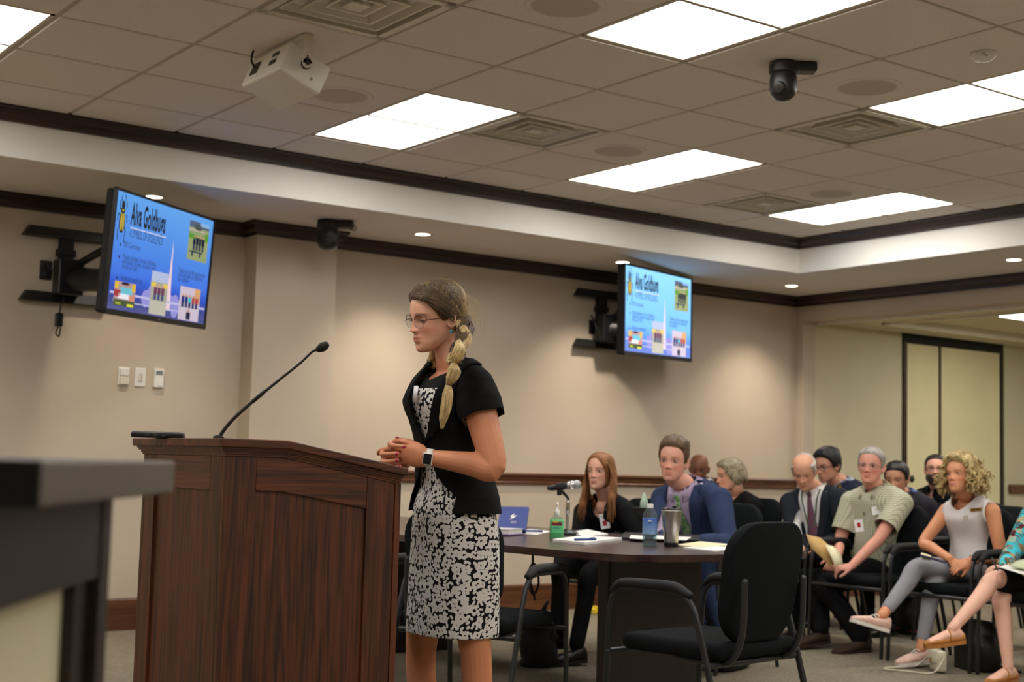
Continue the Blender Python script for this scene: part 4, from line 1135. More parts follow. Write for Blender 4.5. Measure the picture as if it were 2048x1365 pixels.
def torso(hip, chest, neck, R0, R1, w, d, grow=0.0, fem=False, low=-.10, belly=0.0, neckr=None, n=40):
    """trunk from below the hips to the neck base; w half shoulder width at the armpits, d half depth"""
    if fem: prof = [(-1, .62, .80, .80), (-.6, .98, 1.0, 1.06), (-.2, 1.04, 1.0, 1.12), (.0, 1.0, .96, 1.02), (.28, .80, .84, .80), (.42, .80, .88, .8), (.62, .90, 1.16, .88), (.70, .93, 1.18, .9), (.80, .97, 1.0, .92), (.88, .93, .82, .9), (.94, .72, .66, .8), (1.0, .40, .52, .62)]
    else: prof = [(-1, .64, .8, .8), (-.6, .94, 1.0, 1.0), (0, .97, 1.0+belly, .98), (.25, .92, .98+belly*1.4, .9), (.45, .95, 1.0+belly*.8, .95), (.65, 1.02, 1.06, 1.02), (.8, 1.04, .98, 1.02), (.88, 1.0, .84, .95), (.94, .78, .70, .85), (1.0, .42, .55, .66)]
    P = spline([hip, chest, neck], 20)
    rings = []
    up0 = nrm(P[1]-P[0])
    for t, kw, kf, kb in prof:
        if t < 0: c = hip+R0[:, 2]*low*(-t); ax, ay = R0[:, 0], R0[:, 1]
        else:
            i = t*(len(P)-1); a = int(min(i, len(P)-2)); c = P[a]+(P[a+1]-P[a])*(i-a)
            ax, ay = nrm(R0[:, 0]*(1-t)+R1[:, 0]*t), nrm(R0[:, 1]*(1-t)+R1[:, 1]*t)
        rings.append(ring(c, ax, ay, kw*w+grow, kf*d+grow, kb*d+grow, n=n, e=.86))
    # densify for a smooth surface
    Rn = np.array(rings); m = len(Rn); out = []
    for i in range(m-1):
        p0, p1, p2, p3 = Rn[max(i-1, 0)], Rn[i], Rn[i+1], Rn[min(i+2, m-1)]
        for f in (0, .25, .5, .75): out.append(.5*(2*p1+(p2-p0)*f+(2*p0-5*p1+4*p2-p3)*f*f+(3*p1-3*p2+p3-p0)*f**3))
    out.append(Rn[-1])
    return loft(out)
def shell(g, field, thick):
    """thin garment: clip a closed shape and give it thickness"""
    h = clip(g, field); return h
def cloth(name, g, m, root, o0, thick=.004, smooth=True):
    o = obj(name, (g[0]-o0, g[1]), m, root, smooth=smooth)
    if thick:
        md = o.modifiers.new('thickness', 'SOLIDIFY'); md.thickness = thick; md.offset = 1.0
    return o
def bvh(g): return BVHTree.FromPolygons([Vector(v) for v in g[0]], g[1])
def cast(tree, o, d, far=.6):
    h = tree.ray_cast(Vector(o), Vector(d), far)
    return np.array(h[0]) if h[0] is not None else None

def hairline(y, z, bald=0.0):
    h = np.interp(y, [-.12, -.07, -.045, -.02, .004, .02, .034, .055, .075, .09], [.018, .022, .04, .088, .100, .096, .142, .172, .186, .192])
    return z-h
def cap(H, thick, p=None, bald=False, field=None, noise=.25, seed=0, freq=60.0, grow_top=0.0):
    """close-fitting hair: a clipped, thickened, uneven copy of the skull"""
    V, F = head_grid(p, feat=False, nz=64, na=96)
    f = hairline(V[:, 1], V[:, 2]) if field is None else field(V)
    if bald: f = np.minimum(f, np.maximum(.178-V[:, 2], -V[:, 1]*1.0-.045+.0*V[:, 2]))
    N = normals((V, F)); N = N*np.where((N*(V-A(0, -.01, .12))).sum(1) < 0, -1, 1)[:, None]
    th = thick*(1-noise+noise*2*(.5+.25*np.sin(V[:, 0]*freq*3+seed)+.25*np.sin(V[:, 1]*freq*2.3+V[:, 2]*freq+seed*2)))
    th = th*np.clip(f/.012, .12, 1)+grow_top*np.clip((V[:, 2]-.17)/.05, 0, 1)
    g = clip((V+N*th[:, None], F), f)
    Rm, o, s = H
    return ((g[0]*s) @ Rm.T+o, g[1])
def HT(H, P):
    Rm, o, s = H
    return (np.asarray(P, float)*s) @ Rm.T+o
def glasses(H, root, o0, m, lens=True, w=.026, h=.02, rim=.0013, half=False, name='glasses'):
    c0 = .0955
    gs, ls = [], []
    lm = M['lens']
    for s in (-1, 1):
        th = np.arange(28)*2*math.pi/28
        P = np.stack([s*.033+w*np.sign(np.cos(th))*np.abs(np.cos(th))**.8, c0-.003-.11*np.abs(s*.033+w*np.cos(th)), .108+h*np.sign(np.sin(th))*np.abs(np.sin(th))**.8], 1)
        ls.append((HT(H, P)-o0, [tuple(range(28))]))
        if half: gs.append(tube(HT(H, P[1:14])-o0, rim, 6)); gs.append(tube(HT(H, P[list(range(14, 28))+[0]])-o0, rim*.5, 6))
        else: gs.append(tube(HT(H, P)-o0, rim, 6, closed=True))
        a = A(s*(.033+w), c0-.004, .112)
        gs.append(tube(spline(HT(H, [a, A(s*.071, .07, .113), A(s*.077, .03, .112), A(s*.079, -.005, .112), A(s*.077, -.03, .098)])-o0, 4), rim*1.2, 6))
    gs.append(tube(spline(HT(H, [A(-.009, c0+.004, .112), A(0, c0+.007, .115), A(.009, c0+.004, .112)])-o0, 4), rim, 6))
    f = obj(name, gs, m, root, smooth=True)
    if lens:
        for g in ls: obj('lens', g, lm, f)
    return f
M['lens'] = glassy('spectacle_lens', (16, 17, 20), .02, .96, (246, 248, 250))
def badge(tree, o, d, w, h, up, root, o0, bits, name='badge', m=None, lift=.006):
    """flat badge lying on the clothes where a ray from o along d lands"""
    p = cast(tree, o, d)
    if p is None: p = np.asarray(o)+nrm(d)*.1
    d = nrm(d); x = nrm(np.cross(d, up)); z = np.cross(x, d)
    R = np.stack([x, d, z], 1)
    c = p-d*lift-o0
    b = obj(name, box(c, (w, .002, h), R, bev=.0), m or M['label_w'], root)
    for nm, cx, cz, ww, hh, mm in bits: obj(nm, box(c-d*.0014+x*cx+z*cz, (ww, .0012, hh), R), mm, b)
    return p
def surf_paths(H, starts, ends, lift, n=9, p=None, mids=None):
    """paths hugging the skull between pairs of directions (head frame)"""
    V, F = head_grid(p, feat=False, nz=40, na=48)
    tr = bvh((V, F)); c = A(0, -.012, .115); out = []
    for i_, (a, b) in enumerate(zip(starts, ends)):
        a, b = nrm(a), nrm(b); w_ = math.acos(np.clip(a @ b, -1, 1)); P = []
        for t in np.linspace(0, 1, n):
            if mids is not None: d = (1-t)**2*a+2*t*(1-t)*nrm(mids[i_])+t*t*b
            else: d = (a*math.sin((1-t)*w_)+b*math.sin(t*w_))/max(math.sin(w_), 1e-4) if w_ > 1e-3 else a
            h = tr.ray_cast(Vector(c+nrm(d)*.3), Vector(-nrm(d)), .4)
            q = np.array(h[0]) if h[0] is not None else c+nrm(d)*.1
            P.append(q+nrm(d)*lift)
        out.append(HT(H, P))
    return out
def shoe(an, fd, m, root, o0, L=.27, w=.046, h=.085, sole=None, pitch=0.0, name='shoe', open_top=False, up=(0, 0, 1), drop=.085):
    """shoe under an ankle: fd = toe direction"""
    fd = nrm(fd); up = nrm(np.asarray(up, float)-fd*(np.asarray(up, float) @ fd)); x = np.cross(fd, up)
    if pitch:
        a = math.radians(pitch); fd, up = fd*math.cos(a)+up*math.sin(a), up*math.cos(a)-fd*math.sin(a)
    b = an-up*drop
    W = lambda t: b+fd*(-.06+t*L)
    secs = [(0.0, .024, .055), (.04, .033, .074), (.15, .036, h), (.30, .036, h*.86), (.42, .040, h*.64), (.58, .046, .050), (.75, .047, .038), (.90, .038, .028), (.98, .022, .020), (1.0, .008, .014)]
    if open_top: secs = [(t, a, min(hh, .045) if t < .1 else min(hh, .036)) for t, a, hh in secs]
    rings = []
    for t, a, hh in secs: rings.append(ring(W(t)+up*(hh/2+.012), x, up, a*w/.046, hh/2, hh/2, n=20, e=.8))
    s_ = obj(name, (lambda g: (g[0]-o0, g[1]))(loft(rings)), m, root, smooth=True)
    pr = [(-.06+t*L, a*w/.046*1.05) for t, a, _ in secs]
    poly = [(y, a) for y, a in pr]+[(y, -a) for y, a in pr[::-1]]
    obj('sole', prism(poly, 0, .02, (fd, x, up), b-o0), sole or m, s_)
    return s_, W, x, up
def fabric(name, c, rough=.9, c2=None, sc=60, var=.1, bump=.25, bsc=700, stretch=None): return mat(name, c, rough, spec=.15, c2=c2, sc=sc, var=var, bump=bump, bsc=bsc, stretch=stretch)

class Person:
    def __init__(s, label, head, yaw, pitch=0, roll=0, scale=1.0, skin=(214, 160, 130), base=None, face=None, chin=None, voxel=.0046, **k):
        s.label, s.skin, s.face, s.vox = label, skin, face or {}, voxel
        Rm = frame(yaw, pitch, roll)
        if chin is not None: o = np.asarray(chin)-Rm @ A(0, .088, .006)*scale
        else: o = np.asarray(head)-Rm @ A(0, .0, .1125)*scale
        s.H = (Rm, o, scale); s.k = k
        s.body = []; s.root = None; s.flare = 1.5
        s.o0 = np.asarray(base, float)
    def head(s):
        Rm, o, sc = s.H
        V, F = head_grid(s.face)
        gs = [((V*sc) @ Rm.T+o, F)]
        for g in ears(s.face): gs.append(((g[0]*sc) @ Rm.T+o, g[1]))
        s.body += gs
    def neck(s, N, r=.052):
        a = HT(s.H, [[0, -.026, .06], [0, -.03, .02]])
        s.body.append(tube(spline([a[0], a[1], N, N-A(0, 0, .05)], 5), [r*.98, r, r*1.06, r*s.flare], 24))
    def finish(s, smooth=2, **kc):
        g = remesh(s.body, s.vox, smooth, .5)
        s.g = g
        s.root = obj('person', (g[0]-s.o0, g[1]), M['skin'], smooth=True)
        s.root.location = s.o0
        tag(s.root, s.label, 'person')
        set_col(s.root, skin_colors(g[0], s.skin, s.H, **kc))
        return s.root
    def eyes(s, iris, openk=1.0, look=(0, 0), lash=1.0):
        for sx in (-1, 1): make_eye(s.H, sx, s.root, s.o0, s.skin, iris, openk, look, lash)
    def part(s, name, gs, m, smooth=True, **k):
        gs = [gs] if isinstance(gs, tuple) else gs
        return obj(name, [(g[0]-s.o0, g[1]) for g in gs], m, s.root, smooth=smooth, **k)
    def cloth(s, name, g, m, thick=.004): return cloth(name, g, m, s.root, s.o0, thick)

# ================================================================== the woman at the lectern
def floral():
    m, t, b = base_mat('floral_print', .8, spec=.2)
    tc = t.new('ShaderNodeTexCoord'); sp = t.new('ShaderNodeSeparateXYZ'); t.l(tc.outputs['Object'], sp.inputs[0])
    # unroll round the body; the seam lies on the far side
    cx, sx = math.cos(.97), math.sin(.97)
    xr = t.mth('ADD', t.mth('MULTIPLY', sp.outputs[0], -cx), t.mth('MULTIPLY', sp.outputs[1], -sx))
    yr = t.mth('ADD', t.mth('MULTIPLY', sp.outputs[0], sx), t.mth('MULTIPLY', sp.outputs[1], -cx))
    u = t.mth('MULTIPLY', t.mth('ARCTAN2', yr, xr), .155)
    cb = t.new('ShaderNodeCombineXYZ'); t.l(u, cb.inputs[0]); t.l(sp.outputs[2], cb.inputs[1])
    def flowers(scale, r0, petals, amp, seed, hole):
        v = t.new('ShaderNodeTexVoronoi'); v.voronoi_dimensions = '2D'; v.inputs['Scale'].default_value = scale; v.inputs['Randomness'].default_value = .72
        of = t.new('ShaderNodeVectorMath', operation='ADD'); of.inputs[1].default_value = (seed, seed*.7, 0); t.l(cb.outputs[0], of.inputs[0]); t.l(of.outputs[0], v.inputs['Vector'])
        df = t.new('ShaderNodeVectorMath', operation='SUBTRACT'); t.l(of.outputs[0], df.inputs[0]); t.l(v.outputs['Position'], df.inputs[1])
        d2 = t.new('ShaderNodeSeparateXYZ'); t.l(df.outputs[0], d2.inputs[0])
        th = t.mth('ARCTAN2', d2.outputs[1], d2.outputs[0])
        sc2 = t.new('ShaderNodeSeparateColor'); t.l(v.outputs['Color'], sc2.inputs[0])
        ph = t.mth('MULTIPLY', sc2.outputs[0], 6.28)
        L = t.new('ShaderNodeVectorMath', operation='LENGTH'); t.l(df.outputs[0], L.inputs[0])
        pet = t.mth('MULTIPLY', t.mth('COSINE', t.mth('ADD', t.mth('MULTIPLY', th, petals), ph)), amp)
        pet2 = t.mth('MULTIPLY', t.mth('COSINE', t.mth('ADD', t.mth('MULTIPLY', th, 2.0), t.mth('MULTIPLY', ph, 3.0))), amp*.8)
        rad = t.mth('MULTIPLY', t.mth('ADD', t.mth('ADD', t.mth('ADD', 1.0, pet), pet2), t.mth('MULTIPLY', sc2.outputs[1], .25)), r0)
        a = t.mth('LESS_THAN', L.outputs['Value'], rad)
        if hole:
            h = t.mth('GREATER_THAN', L.outputs['Value'], t.mth('MULTIPLY', t.mth('ADD', sc2.outputs[2], .15), hole))
            a = t.mth('MULTIPLY', a, h)
        return a
    f = t.mth('MAXIMUM', flowers(27.0, .0135, 4.0, .22, .37, .0052), flowers(60.0, .0052, 2.0, .25, 1.7, 0))
    yoke = t.mth('LESS_THAN', sp.outputs[2], 1.345)
    t.l(t.mix(t.mth('MULTIPLY', f, yoke), lin((14, 14, 16)), lin((216, 212, 206))), b.inputs['Base Color'])
    return m
DS = 4.84
P = lambda x, y, d=DS: at(x, y, d)
hipc = P(908, 1012); base = A(hipc[0], hipc[1], 0)
w1 = Person('woman in black jacket and black-and-white floral dress standing at the lectern', None, 177, 13, -5, 1.0, (228, 172, 142), base, dict(w=.98, jaw=1.04, lips=1.15), chin=P(836, 703, 4.80), voxel=.0030)
w1.head()
N1 = P(901, 742, 4.85)
w1.neck(N1, .046)
R0b, R1b = frame(176), frame(178, 4)
chest = P(897, 845, 4.85)
SL, SR = N1+A(.005, -.150, -.068), N1+A(.005, .150, -.068)
EL, WLp = P(986, 935, 4.62), P(866, 917, 4.665)
ER, WRp = P(905, 935, 5.05), P(846, 908, 4.83)
w1.body.append(torso(hipc, chest, N1, R0b, R1b, .138, .098, -.006, True, low=-.12))
for sh, e_, wr_ in ((SL, EL, WLp), (SR, ER, WRp)):
    m_ = e_+(wr_-e_)*.35
    w1.body.append(limb([sh, sh+(e_-sh)*.45, e_, m_, wr_], [.058, .053, .043, .0415, .027], 18))
# clasped hands: left palm (its back towards us), right palm behind it, fingers interlaced
def PL(pts, r, k=4): return tube(spline([P(*q) for q in pts], k), r, 12)
upv, rv, fv = _u, _r, _f
lp = [((872, 917, 4.668), .026, .021), ((855, 916, 4.668), .031, .019), ((835, 914, 4.67), .0365, .0165), ((818, 911, 4.675), .0365, .0145), ((803, 909, 4.685), .031, .011)]
w1.body.append(loft([ring(P(*c), upv, fv, a, b_, n=18) for c, a, b_ in lp]))
rp = [((852, 908, 4.80), .026, .02), ((835, 908, 4.775), .034, .017), ((812, 906, 4.76), .036, .014), ((795, 908, 4.755), .031, .011)]
w1.body.append(loft([ring(P(*c), upv, fv, a, b_, n=18) for c, a, b_ in rp]))
fing = [[(812, 882, 4.745), (789, 884, 4.725), (780, 888, 4.695), (787, 892, 4.662), (809, 894, 4.640)], [(795, 905, 4.75), (771, 905, 4.725), (764, 909, 4.69), (774, 909, 4.662), (795, 908, 4.643)], [(795, 917, 4.75), (770, 920, 4.725), (764, 924, 4.69), (775, 924, 4.664), (795, 921, 4.646)], [(800, 928, 4.75), (780, 931, 4.73), (774, 934, 4.70), (784, 935, 4.67), (800, 933, 4.65)]]
for q, r in zip(fing, (.0088, .0088, .0085, .0075)): w1.body.append(PL(q, [r, r, r*1.03, r, r*.82]))
lf = [[(812, 901, 4.685), (790, 898, 4.69), (771, 899, 4.70), (760, 903, 4.72), (757, 908, 4.735)], [(810, 913, 4.69), (786, 914, 4.705), (768, 915, 4.735), (770, 917, 4.77), (785, 917, 4.79)], [(812, 925, 4.69), (790, 927, 4.71), (772, 928, 4.74), (775, 930, 4.775), (788, 930, 4.79)], [(815, 933, 4.69), (798, 937, 4.71), (785, 938, 4.735), (786, 939, 4.76)]]
for q, r in zip(lf, (.0085, .0085, .008, .0072)): w1.body.append(PL(q, [r*1.05, r, r*.98, r*.85]))
th_l = [(845, 897, 4.672), (826, 889, 4.69), (812, 885, 4.715), (803, 884, 4.735)]
th_r = [(836, 892, 4.775), (815, 884, 4.77), (801, 881, 4.755), (794, 879, 4.745)]
for q in (th_l, th_r): w1.body.append(PL(q, [.012, .0108, .0098, .008]))
# legs and feet
for sgn, kx in ((-1, 0), (1, 0)):
    hp = hipc+R0b[:, 0]*.085*sgn+A(0, 0, -.05)
    kn = P(951, 1318, 4.74) if sgn < 0 else P(841, 1318, 4.92)
    an = np.array([kn[0]+.035, kn[1]+(.0 if sgn < 0 else -.01), .085])
    fd = R0b[:, 1]
    w1.body.append(limb([hp, hp+(kn-hp)*.5+fd*.01, kn+A(0, 0, .02), kn+A(.012, 0, -.1), kn+A(.03, 0, -.16), an+A(0, 0, .06), an-A(0, 0, .02)], [.082, .068, .053, .051, .052, .031, .03], 20))
    w1.body.append(loft([ring(an+fd*t+A(0, 0, zz), R0b[:, 0], A(0, 0, 1), a, hh, n=16) for t, a, hh, zz in ((-.055, .02, .02, -.045), (-.03, .03, .035, -.04), (.05, .034, .03, -.045), (.12, .04, .02, -.055), (.17, .03, .012, -.062))]))
    w1.an = an
w1.finish(2, blush=.9, lips=(186, 100, 96), brow=(58, 36, 28), brow_k=1.0, tan=(206, 136, 98))
w1.eyes(M['iris_b'], .16, (0, -.3), 1.7)
for sgn in (-1, 1):
    kn = P(951, 1318, 4.74) if sgn < 0 else P(841, 1318, 4.92)
    shoe(np.array([kn[0]+.035, kn[1], .085]), R0b[:, 1], M['blk'], w1.root, w1.o0, .24, .042, .05, open_top=True)
# dress
M['floral'] = floral()
tor = torso(hipc, chest, N1, R0b, R1b, .138, .098, .006, True, low=-.12)
sk = []
for z, hw, hd, px, in ((1012, .166, .118, 908), (1060, .178, .128, 910), (1120, .184, .132, 909), (1190, .186, .136, 907), (1268, .187, .140, 905)):
    c = P(px, z); sk.append(ring(c, R0b[:, 0], R0b[:, 1], hw, hd, n=64, e=.9))
sk = np.array(sk)
top_ring = ring(hipc+A(.005, 0, .14), R0b[:, 0], R0b[:, 1], .118, .086, n=64, e=.9)
rings_ = [top_ring]+list(sk)
fine = []
for i in range(len(rings_)-1):
    for f in np.linspace(0, 1, 9)[:-1]: fine.append(rings_[i]*(1-f)+rings_[i+1]*f)
fine.append(rings_[-1])
fine = np.array(fine); th_ = np.arange(64)*2*math.pi/64
for i in range(len(fine)):
    k_ = max(0, (i-10)/30); c = fine[i].mean(0); amp = 1+.016*k_*np.sin(th_*7+1.0)+.012*k_*np.sin(th_*4+i*.05)
    fine[i] = c+(fine[i]-c)*amp[:, None]
dr = remesh([tor, loft(list(fine))], .006, 3)
rel = (dr[0]-N1) @ R1b
gneck = .0 - (rel[:, 2]+.075+.20*np.abs(rel[:, 0])**1.5*0) + np.where(rel[:, 1] > 0, -.0, .035)
keep = np.minimum(-(rel[:, 2]+.034-np.abs(rel[:, 0])*.35), dr[0][:, 2]-(sk[-1][:, 2].mean()+.004))
dr = clip(dr, keep)
w1.cloth('dress', dr, M['floral'], .004)
hemz = sk[-1][:, 2].mean()
# jacket
M['jacket'] = fabric('black_suiting', (13, 13, 14), .85, var=.15, sc=40, bump=.3, bsc=900)
jt = torso(hipc+A(0, 0, .0), chest, N1+A(0, 0, .012), R0b, R1b, .140, .102, .020, True, low=-.02)
jg = [jt]
pep = [ring(hipc+A(.006, 0, .155), R0b[:, 0], R0b[:, 1], .132, .104, n=48), ring(hipc+A(.004, 0, .10), R0b[:, 0], R0b[:, 1], .15, .118, n=48), ring(hipc+A(.004, 0, .03), R0b[:, 0], R0b[:, 1], .176, .138, n=48), ring(hipc+A(.004, 0, -.04), R0b[:, 0], R0b[:, 1], .190, .148, n=48)]
jg.append(loft(pep))
for sh, e_ in ((SL, EL), (SR, ER)):
    u = nrm(e_-sh)
    jg.append(tube(spline([N1+A(0, 0, .0), N1+(sh-N1)*.55+A(0, 0, .018), sh+A(0, 0, .008)], 5), [.05, .056, .062], 20))
    jg.append(ell(sh+u*.015, (.07, .066, .062), None, 24, 16))
    jg.append(tube(spline([sh-u*.0, sh+u*.05, sh+u*.10, sh+u*.145], 4), [.064, .074, .073, .064], 24))
jk = remesh(jg, .0055, 4)
V = jk[0]; rel = (V-N1) @ R1b; hz_ = V[:, 2]
# sleeve cuffs
fld = np.full(len(V), 1.0)
for sh, e_ in ((SL, EL), (SR, ER)):
    u = nrm(e_-sh); along = (V-sh) @ u; rad = np.linalg.norm((V-sh)-along[:, None]*u, axis=1)
    arm_side = (((V-N1) @ R1b[:, 0])*np.sign((sh-N1) @ R1b[:, 0])) > .142
    fld = np.where(arm_side & (rad < .076), np.minimum(fld, .100-along-.015*np.sin((V[:, 0]+V[:, 1])*60)*.3), fld)
# front opening: V neckline to the button, then the cut-away fronts
zb = P(848, 890, 4.75)[2]
zn = N1[2]
xx = rel[:, 0]+.004+.026*np.clip((hz_-zb)/.14, 0, 1)
up_open = np.interp(hz_, [zb-.02, zb, zb+.06, zb+.13, zb+.19, zn+.05], [-.01, .0, .030, .052, .066, .082])
dn_open = np.interp(hz_, [zb-.17, zb-.14, zb-.10, zb-.05, zb-.01, zb], [.125, .085, .052, .028, .008, .0])
opn = np.where(hz_ >= zb, up_open, dn_open)
front = rel[:, 1] > -.03
fop = np.where(front, np.abs(xx)-opn, 1.0)
bk_ = np.minimum(zn+.012-hz_+np.where(rel[:, 1] < 0, .022, .012), fld)
hem = hz_-(hipc[2]-.022)
f_all = np.minimum(np.minimum(bk_, fop), hem)
jc = clip(jk, f_all)
w1.cloth('jacket', jc, M['jacket'], .005)
# lapels: a raised band of the jacket along the opening, from the button to the collar
Nn = normals(jk); Nn = Nn*np.where((Nn*(V-(N1-A(0, 0, .2)))).sum(1) < 0, -1, 1)[:, None]
wl = np.interp(hz_, [zb, zb+.05, zb+.12, zb+.155, zb+.16, zn+.04], [.0, .03, .052, .060, .046, .04])
fl = np.minimum(np.minimum(fop+.001, wl-fop), np.minimum(np.minimum(hz_-zb, bk_), np.where(front, 1.0, -1.0)))
lapel = clip((V+Nn*.007, jk[1]), fl)
w1.cloth('lapel', lapel, M['jacket'], .004)
# standing collar round the back of the neck
col = []
for k in np.linspace(-2.25, 2.25, 25):
    d = R1b[:, 1]*math.cos(k+math.pi)+R1b[:, 0]*math.sin(k+math.pi)
    base_c = N1+d*(.070)+A(0, 0, -.016-.020*abs(k)/2.25*1.6); topc = N1+d*.062+A(.0, 0, .045-.075*abs(k)/2.25)
    outc = N1+d*.085+A(0, 0, -.024-.03*abs(k)/2.25)
    col.append((base_c, topc, outc))
Vc = np.concatenate([np.array([c[0] for c in col]), np.array([c[1] for c in col]), np.array([c[2] for c in col])]); n = len(col)
w1.cloth('collar', (Vc, [(i+r*n, i+1+r*n, i+1+(r+1)*n, i+(r+1)*n) for r in (0, 1) for i in range(n-1)]), M['jacket'], .004)
tj = bvh(jk)
b_ = cast(tj, P(848, 889, 4.3), fv)
if b_ is not None: w1.part('button', ell(b_-fv*.006, (.007, .007, .007)), M['blk'])
# name tag on the far lapel side
q = cast(tj, P(831, 788, 4.2), nrm(P(831, 788, 5)-P(831, 788, 4.2)), 1.2)
q = P(830, 788, 4.82) if q is None else q
w1.part('name_tag', box(q-fv*.008, (.03, .002, .055), np.stack([nrm(rv*.5-fv*.86+0*upv), nrm(fv*.5+rv*.86), nrm(upv+rv*.12)], 1)), M['label_w'])
# watch on the near wrist
wd = nrm(WLp-EL)
wc = P(859, 917, 4.655)
wx, wy = upv-wd*(upv @ wd), None
wx = nrm(wx); wy = np.cross(wd, wx)
sgn = 1 if wy @ fv < 0 else -1
wy = wy*sgn
Rw = np.stack([wd, -wy, wx], 1)
M['band'] = mat('white_silicone', (226, 222, 214), .5, var=.03)
axis_c = P(860, 917, 4.668)
wt = w1.part('watch_band', tube([axis_c+(wx*math.cos(a)*.0305+wy*math.sin(a)*.025) for a in np.arange(32)*2*math.pi/32], .0105, 10, ref=None, closed=True), M['band'])
bandV = []
rr_ = []
for a in np.arange(33)*2*math.pi/32:
    dd_ = wx*math.cos(a)*.0315+wy*math.sin(a)*.0255; rr_.append((axis_c+dd_-wd*.011, axis_c+dd_+wd*.011))
me_ = mesh_of('watch_band', (np.array([v for pr in rr_ for v in pr])-w1.o0, [(2*i, 2*i+1, 2*i+3, 2*i+2) for i in range(32)]), [M['band']], None, True)
wt.data = me_; md = wt.modifiers.new('thickness', 'SOLIDIFY'); md.thickness = .003
fcv = axis_c+wy*.0285
obj('watch_case', box(fcv-w1.o0, (.034, .009, .040), np.stack([wd, wy, wx], 1), bev=.004, seg=3), M['white'], wt, auto=40)
obj('watch_face', box(fcv+wy*.0046-w1.o0, (.028, .001, .034), np.stack([wd, wy, wx], 1), bev=.0), M['blk'], wt)
# ring, nails
M['nail'] = mat('pink_nail', (196, 44, 96), .2, var=.03, spec=.6)
q0 = P(783, 898, 4.69); dr_ = nrm(P(771, 899, 4.70)-P(790, 898, 4.69))
nx = nrm(np.cross(dr_, A(0, 0, 1))); ny = np.cross(dr_, nx)
w1.part('ring', tube([q0+(nx*math.cos(a)+ny*math.sin(a))*.0092 for a in np.arange(20)*2*math.pi/20], .0022, 8, closed=True), M['chrome'])
for q, tdir in zip(fing, range(4)):
    e1, e0 = P(*q[4]), P(*q[3]); d_ = nrm(e1-e0); nn_ = nrm(-fv-d_*(-fv @ d_)); t_ = np.cross(d_, nn_)
    c_ = e1+d_*.001+nn_*.0058
    w1.part('fingernail', ell(c_, (.0062, .0052, .0024), np.stack([d_, t_, nn_], 1), 14, 8), M['nail'])
for q in (th_l, th_r):
    e1, e0 = P(*q[3]), P(*q[2]); d_ = nrm(e1-e0); nn_ = nrm(upv*.9-fv*.4-d_*((upv*.9-fv*.4) @ d_)); t_ = np.cross(d_, nn_)
    w1.part('fingernail', ell(e1+d_*.002+nn_*.006, (.0085, .0062, .0025), np.stack([d_, t_, nn_], 1), 14, 8), M['nail'])
# hair: swept cap, strands and the side braid
M['hair_db'] = hair_mat('dark_blonde_hair', (50, 38, 27), (104, 82, 56), along=1)
M['hair_mb'] = hair_mat('mid_blonde_hair', (112, 88, 56), (186, 158, 108), along=1)
M['hair_lb'] = hair_mat('light_blonde_hair', (150, 122, 74), (226, 200, 146), along=2)
def f_w1(V):
    x, y, z = V[:, 0], V[:, 1], V[:, 2]
    h = np.interp(y, [-.12, -.08, -.06, -.035, -.01, .01, .024, .042, .06, .075, .09], [.018, .020, .022, .060, .100, .100, .112, .140, .166, .180, .188])
    return z-h
w1.part('hair', cap(w1.H, .0135, w1.face, field=f_w1, noise=.06, freq=30), M['hair_db'])
rg = np.random.default_rng(3)
dark, lite = [[], [], []], [[], [], []]
for k in range(520):
    u = rg.random()
    a0 = A(-.004-.012*rg.random(), .088-.19*u, .068+.04*math.sin(math.pi*min(1, u)))
    m0 = A(-.10, .012-.05*u+.012*rg.normal(), .040+.03*u+.022*rg.normal())
    b0 = A(-.050+.016*rg.normal(), -.080+.010*rg.normal(), -.062+.014*rg.normal())
    L = lite if rg.random() < .06+.75*max(0, u-.42) else dark  # blonde streaks gather towards the back; its backlight is painted into them too
    for q, v in zip(L, (a0, m0, b0)): q.append(v)
w1.part('hair_strands', [tube(p, [.0006, .0015, .0016, .0014, .001], 5) for p in surf_paths(w1.H, *[dark[i] for i in (0, 2)], .0178, 12, w1.face, dark[1])], M['hair_db'])
w1.part('hair_highlights', [tube(p, [.0004, .0011, .0014, .0014, .001], 5) for p in surf_paths(w1.H, *[lite[i] for i in (0, 2)], .0182, 12, w1.face, lite[1])], M['hair_mb'])
# far side of the head: hair combed to the nape
st3 = [A(.006+.03*rg.random(), .085-.16*rg.random(), .07) for _ in range(60)]; en3 = [A(.01*rg.normal(), -.10, -.04+.02*rg.normal()) for _ in range(60)]
w1.part('hair_strands', [tube(p, [.0012, .0026, .0024, .002], 5) for p in surf_paths(w1.H, st3, en3, .0145, 9, w1.face)], M['hair_db'])
# fly-away wisps behind the head
wi = []
for k in range(34):
    a = P(926+8*rg.normal(), 588+40*rg.random(), 4.82+.03*rg.normal()); b = a+(rv*(.022+.035*rg.random())-upv*(.05+.07*rg.random()))
    wi.append(tube(spline([a, (a+b)/2+rv*.016+upv*.012*rg.normal(), b], 4), [.00042, .0004, .0002], 4))
w1.part('hair_wisps', wi, M['hair_lb'])
def lock(path, rad, m, name, nst=40, tw=1.4, core=True, sr=.0022):
    """a bundle of strands: solid core plus fine strands wound over it"""
    C = spline(path, 7); R_ = np.interp(np.linspace(0, 1, len(C)), np.linspace(0, 1, len(rad)), rad)
    gs = [tube(C, R_*.93, 16)] if core else []
    T_ = nrm(C[-1]-C[0]); n1 = nrm(np.cross(T_, fv)); n2 = np.cross(T_, n1)
    for k in range(nst):
        a0 = rg.random()*6.283; t0, t1 = 0, len(C)
        P_ = [C[i]+(n1*math.cos(a0+tw*i/len(C))+n2*math.sin(a0+tw*i/len(C)))*R_[i]*(.96+.08*rg.random()) for i in range(len(C))]
        gs.append(tube(P_, sr, 5))
    return w1.part(name, gs, m)
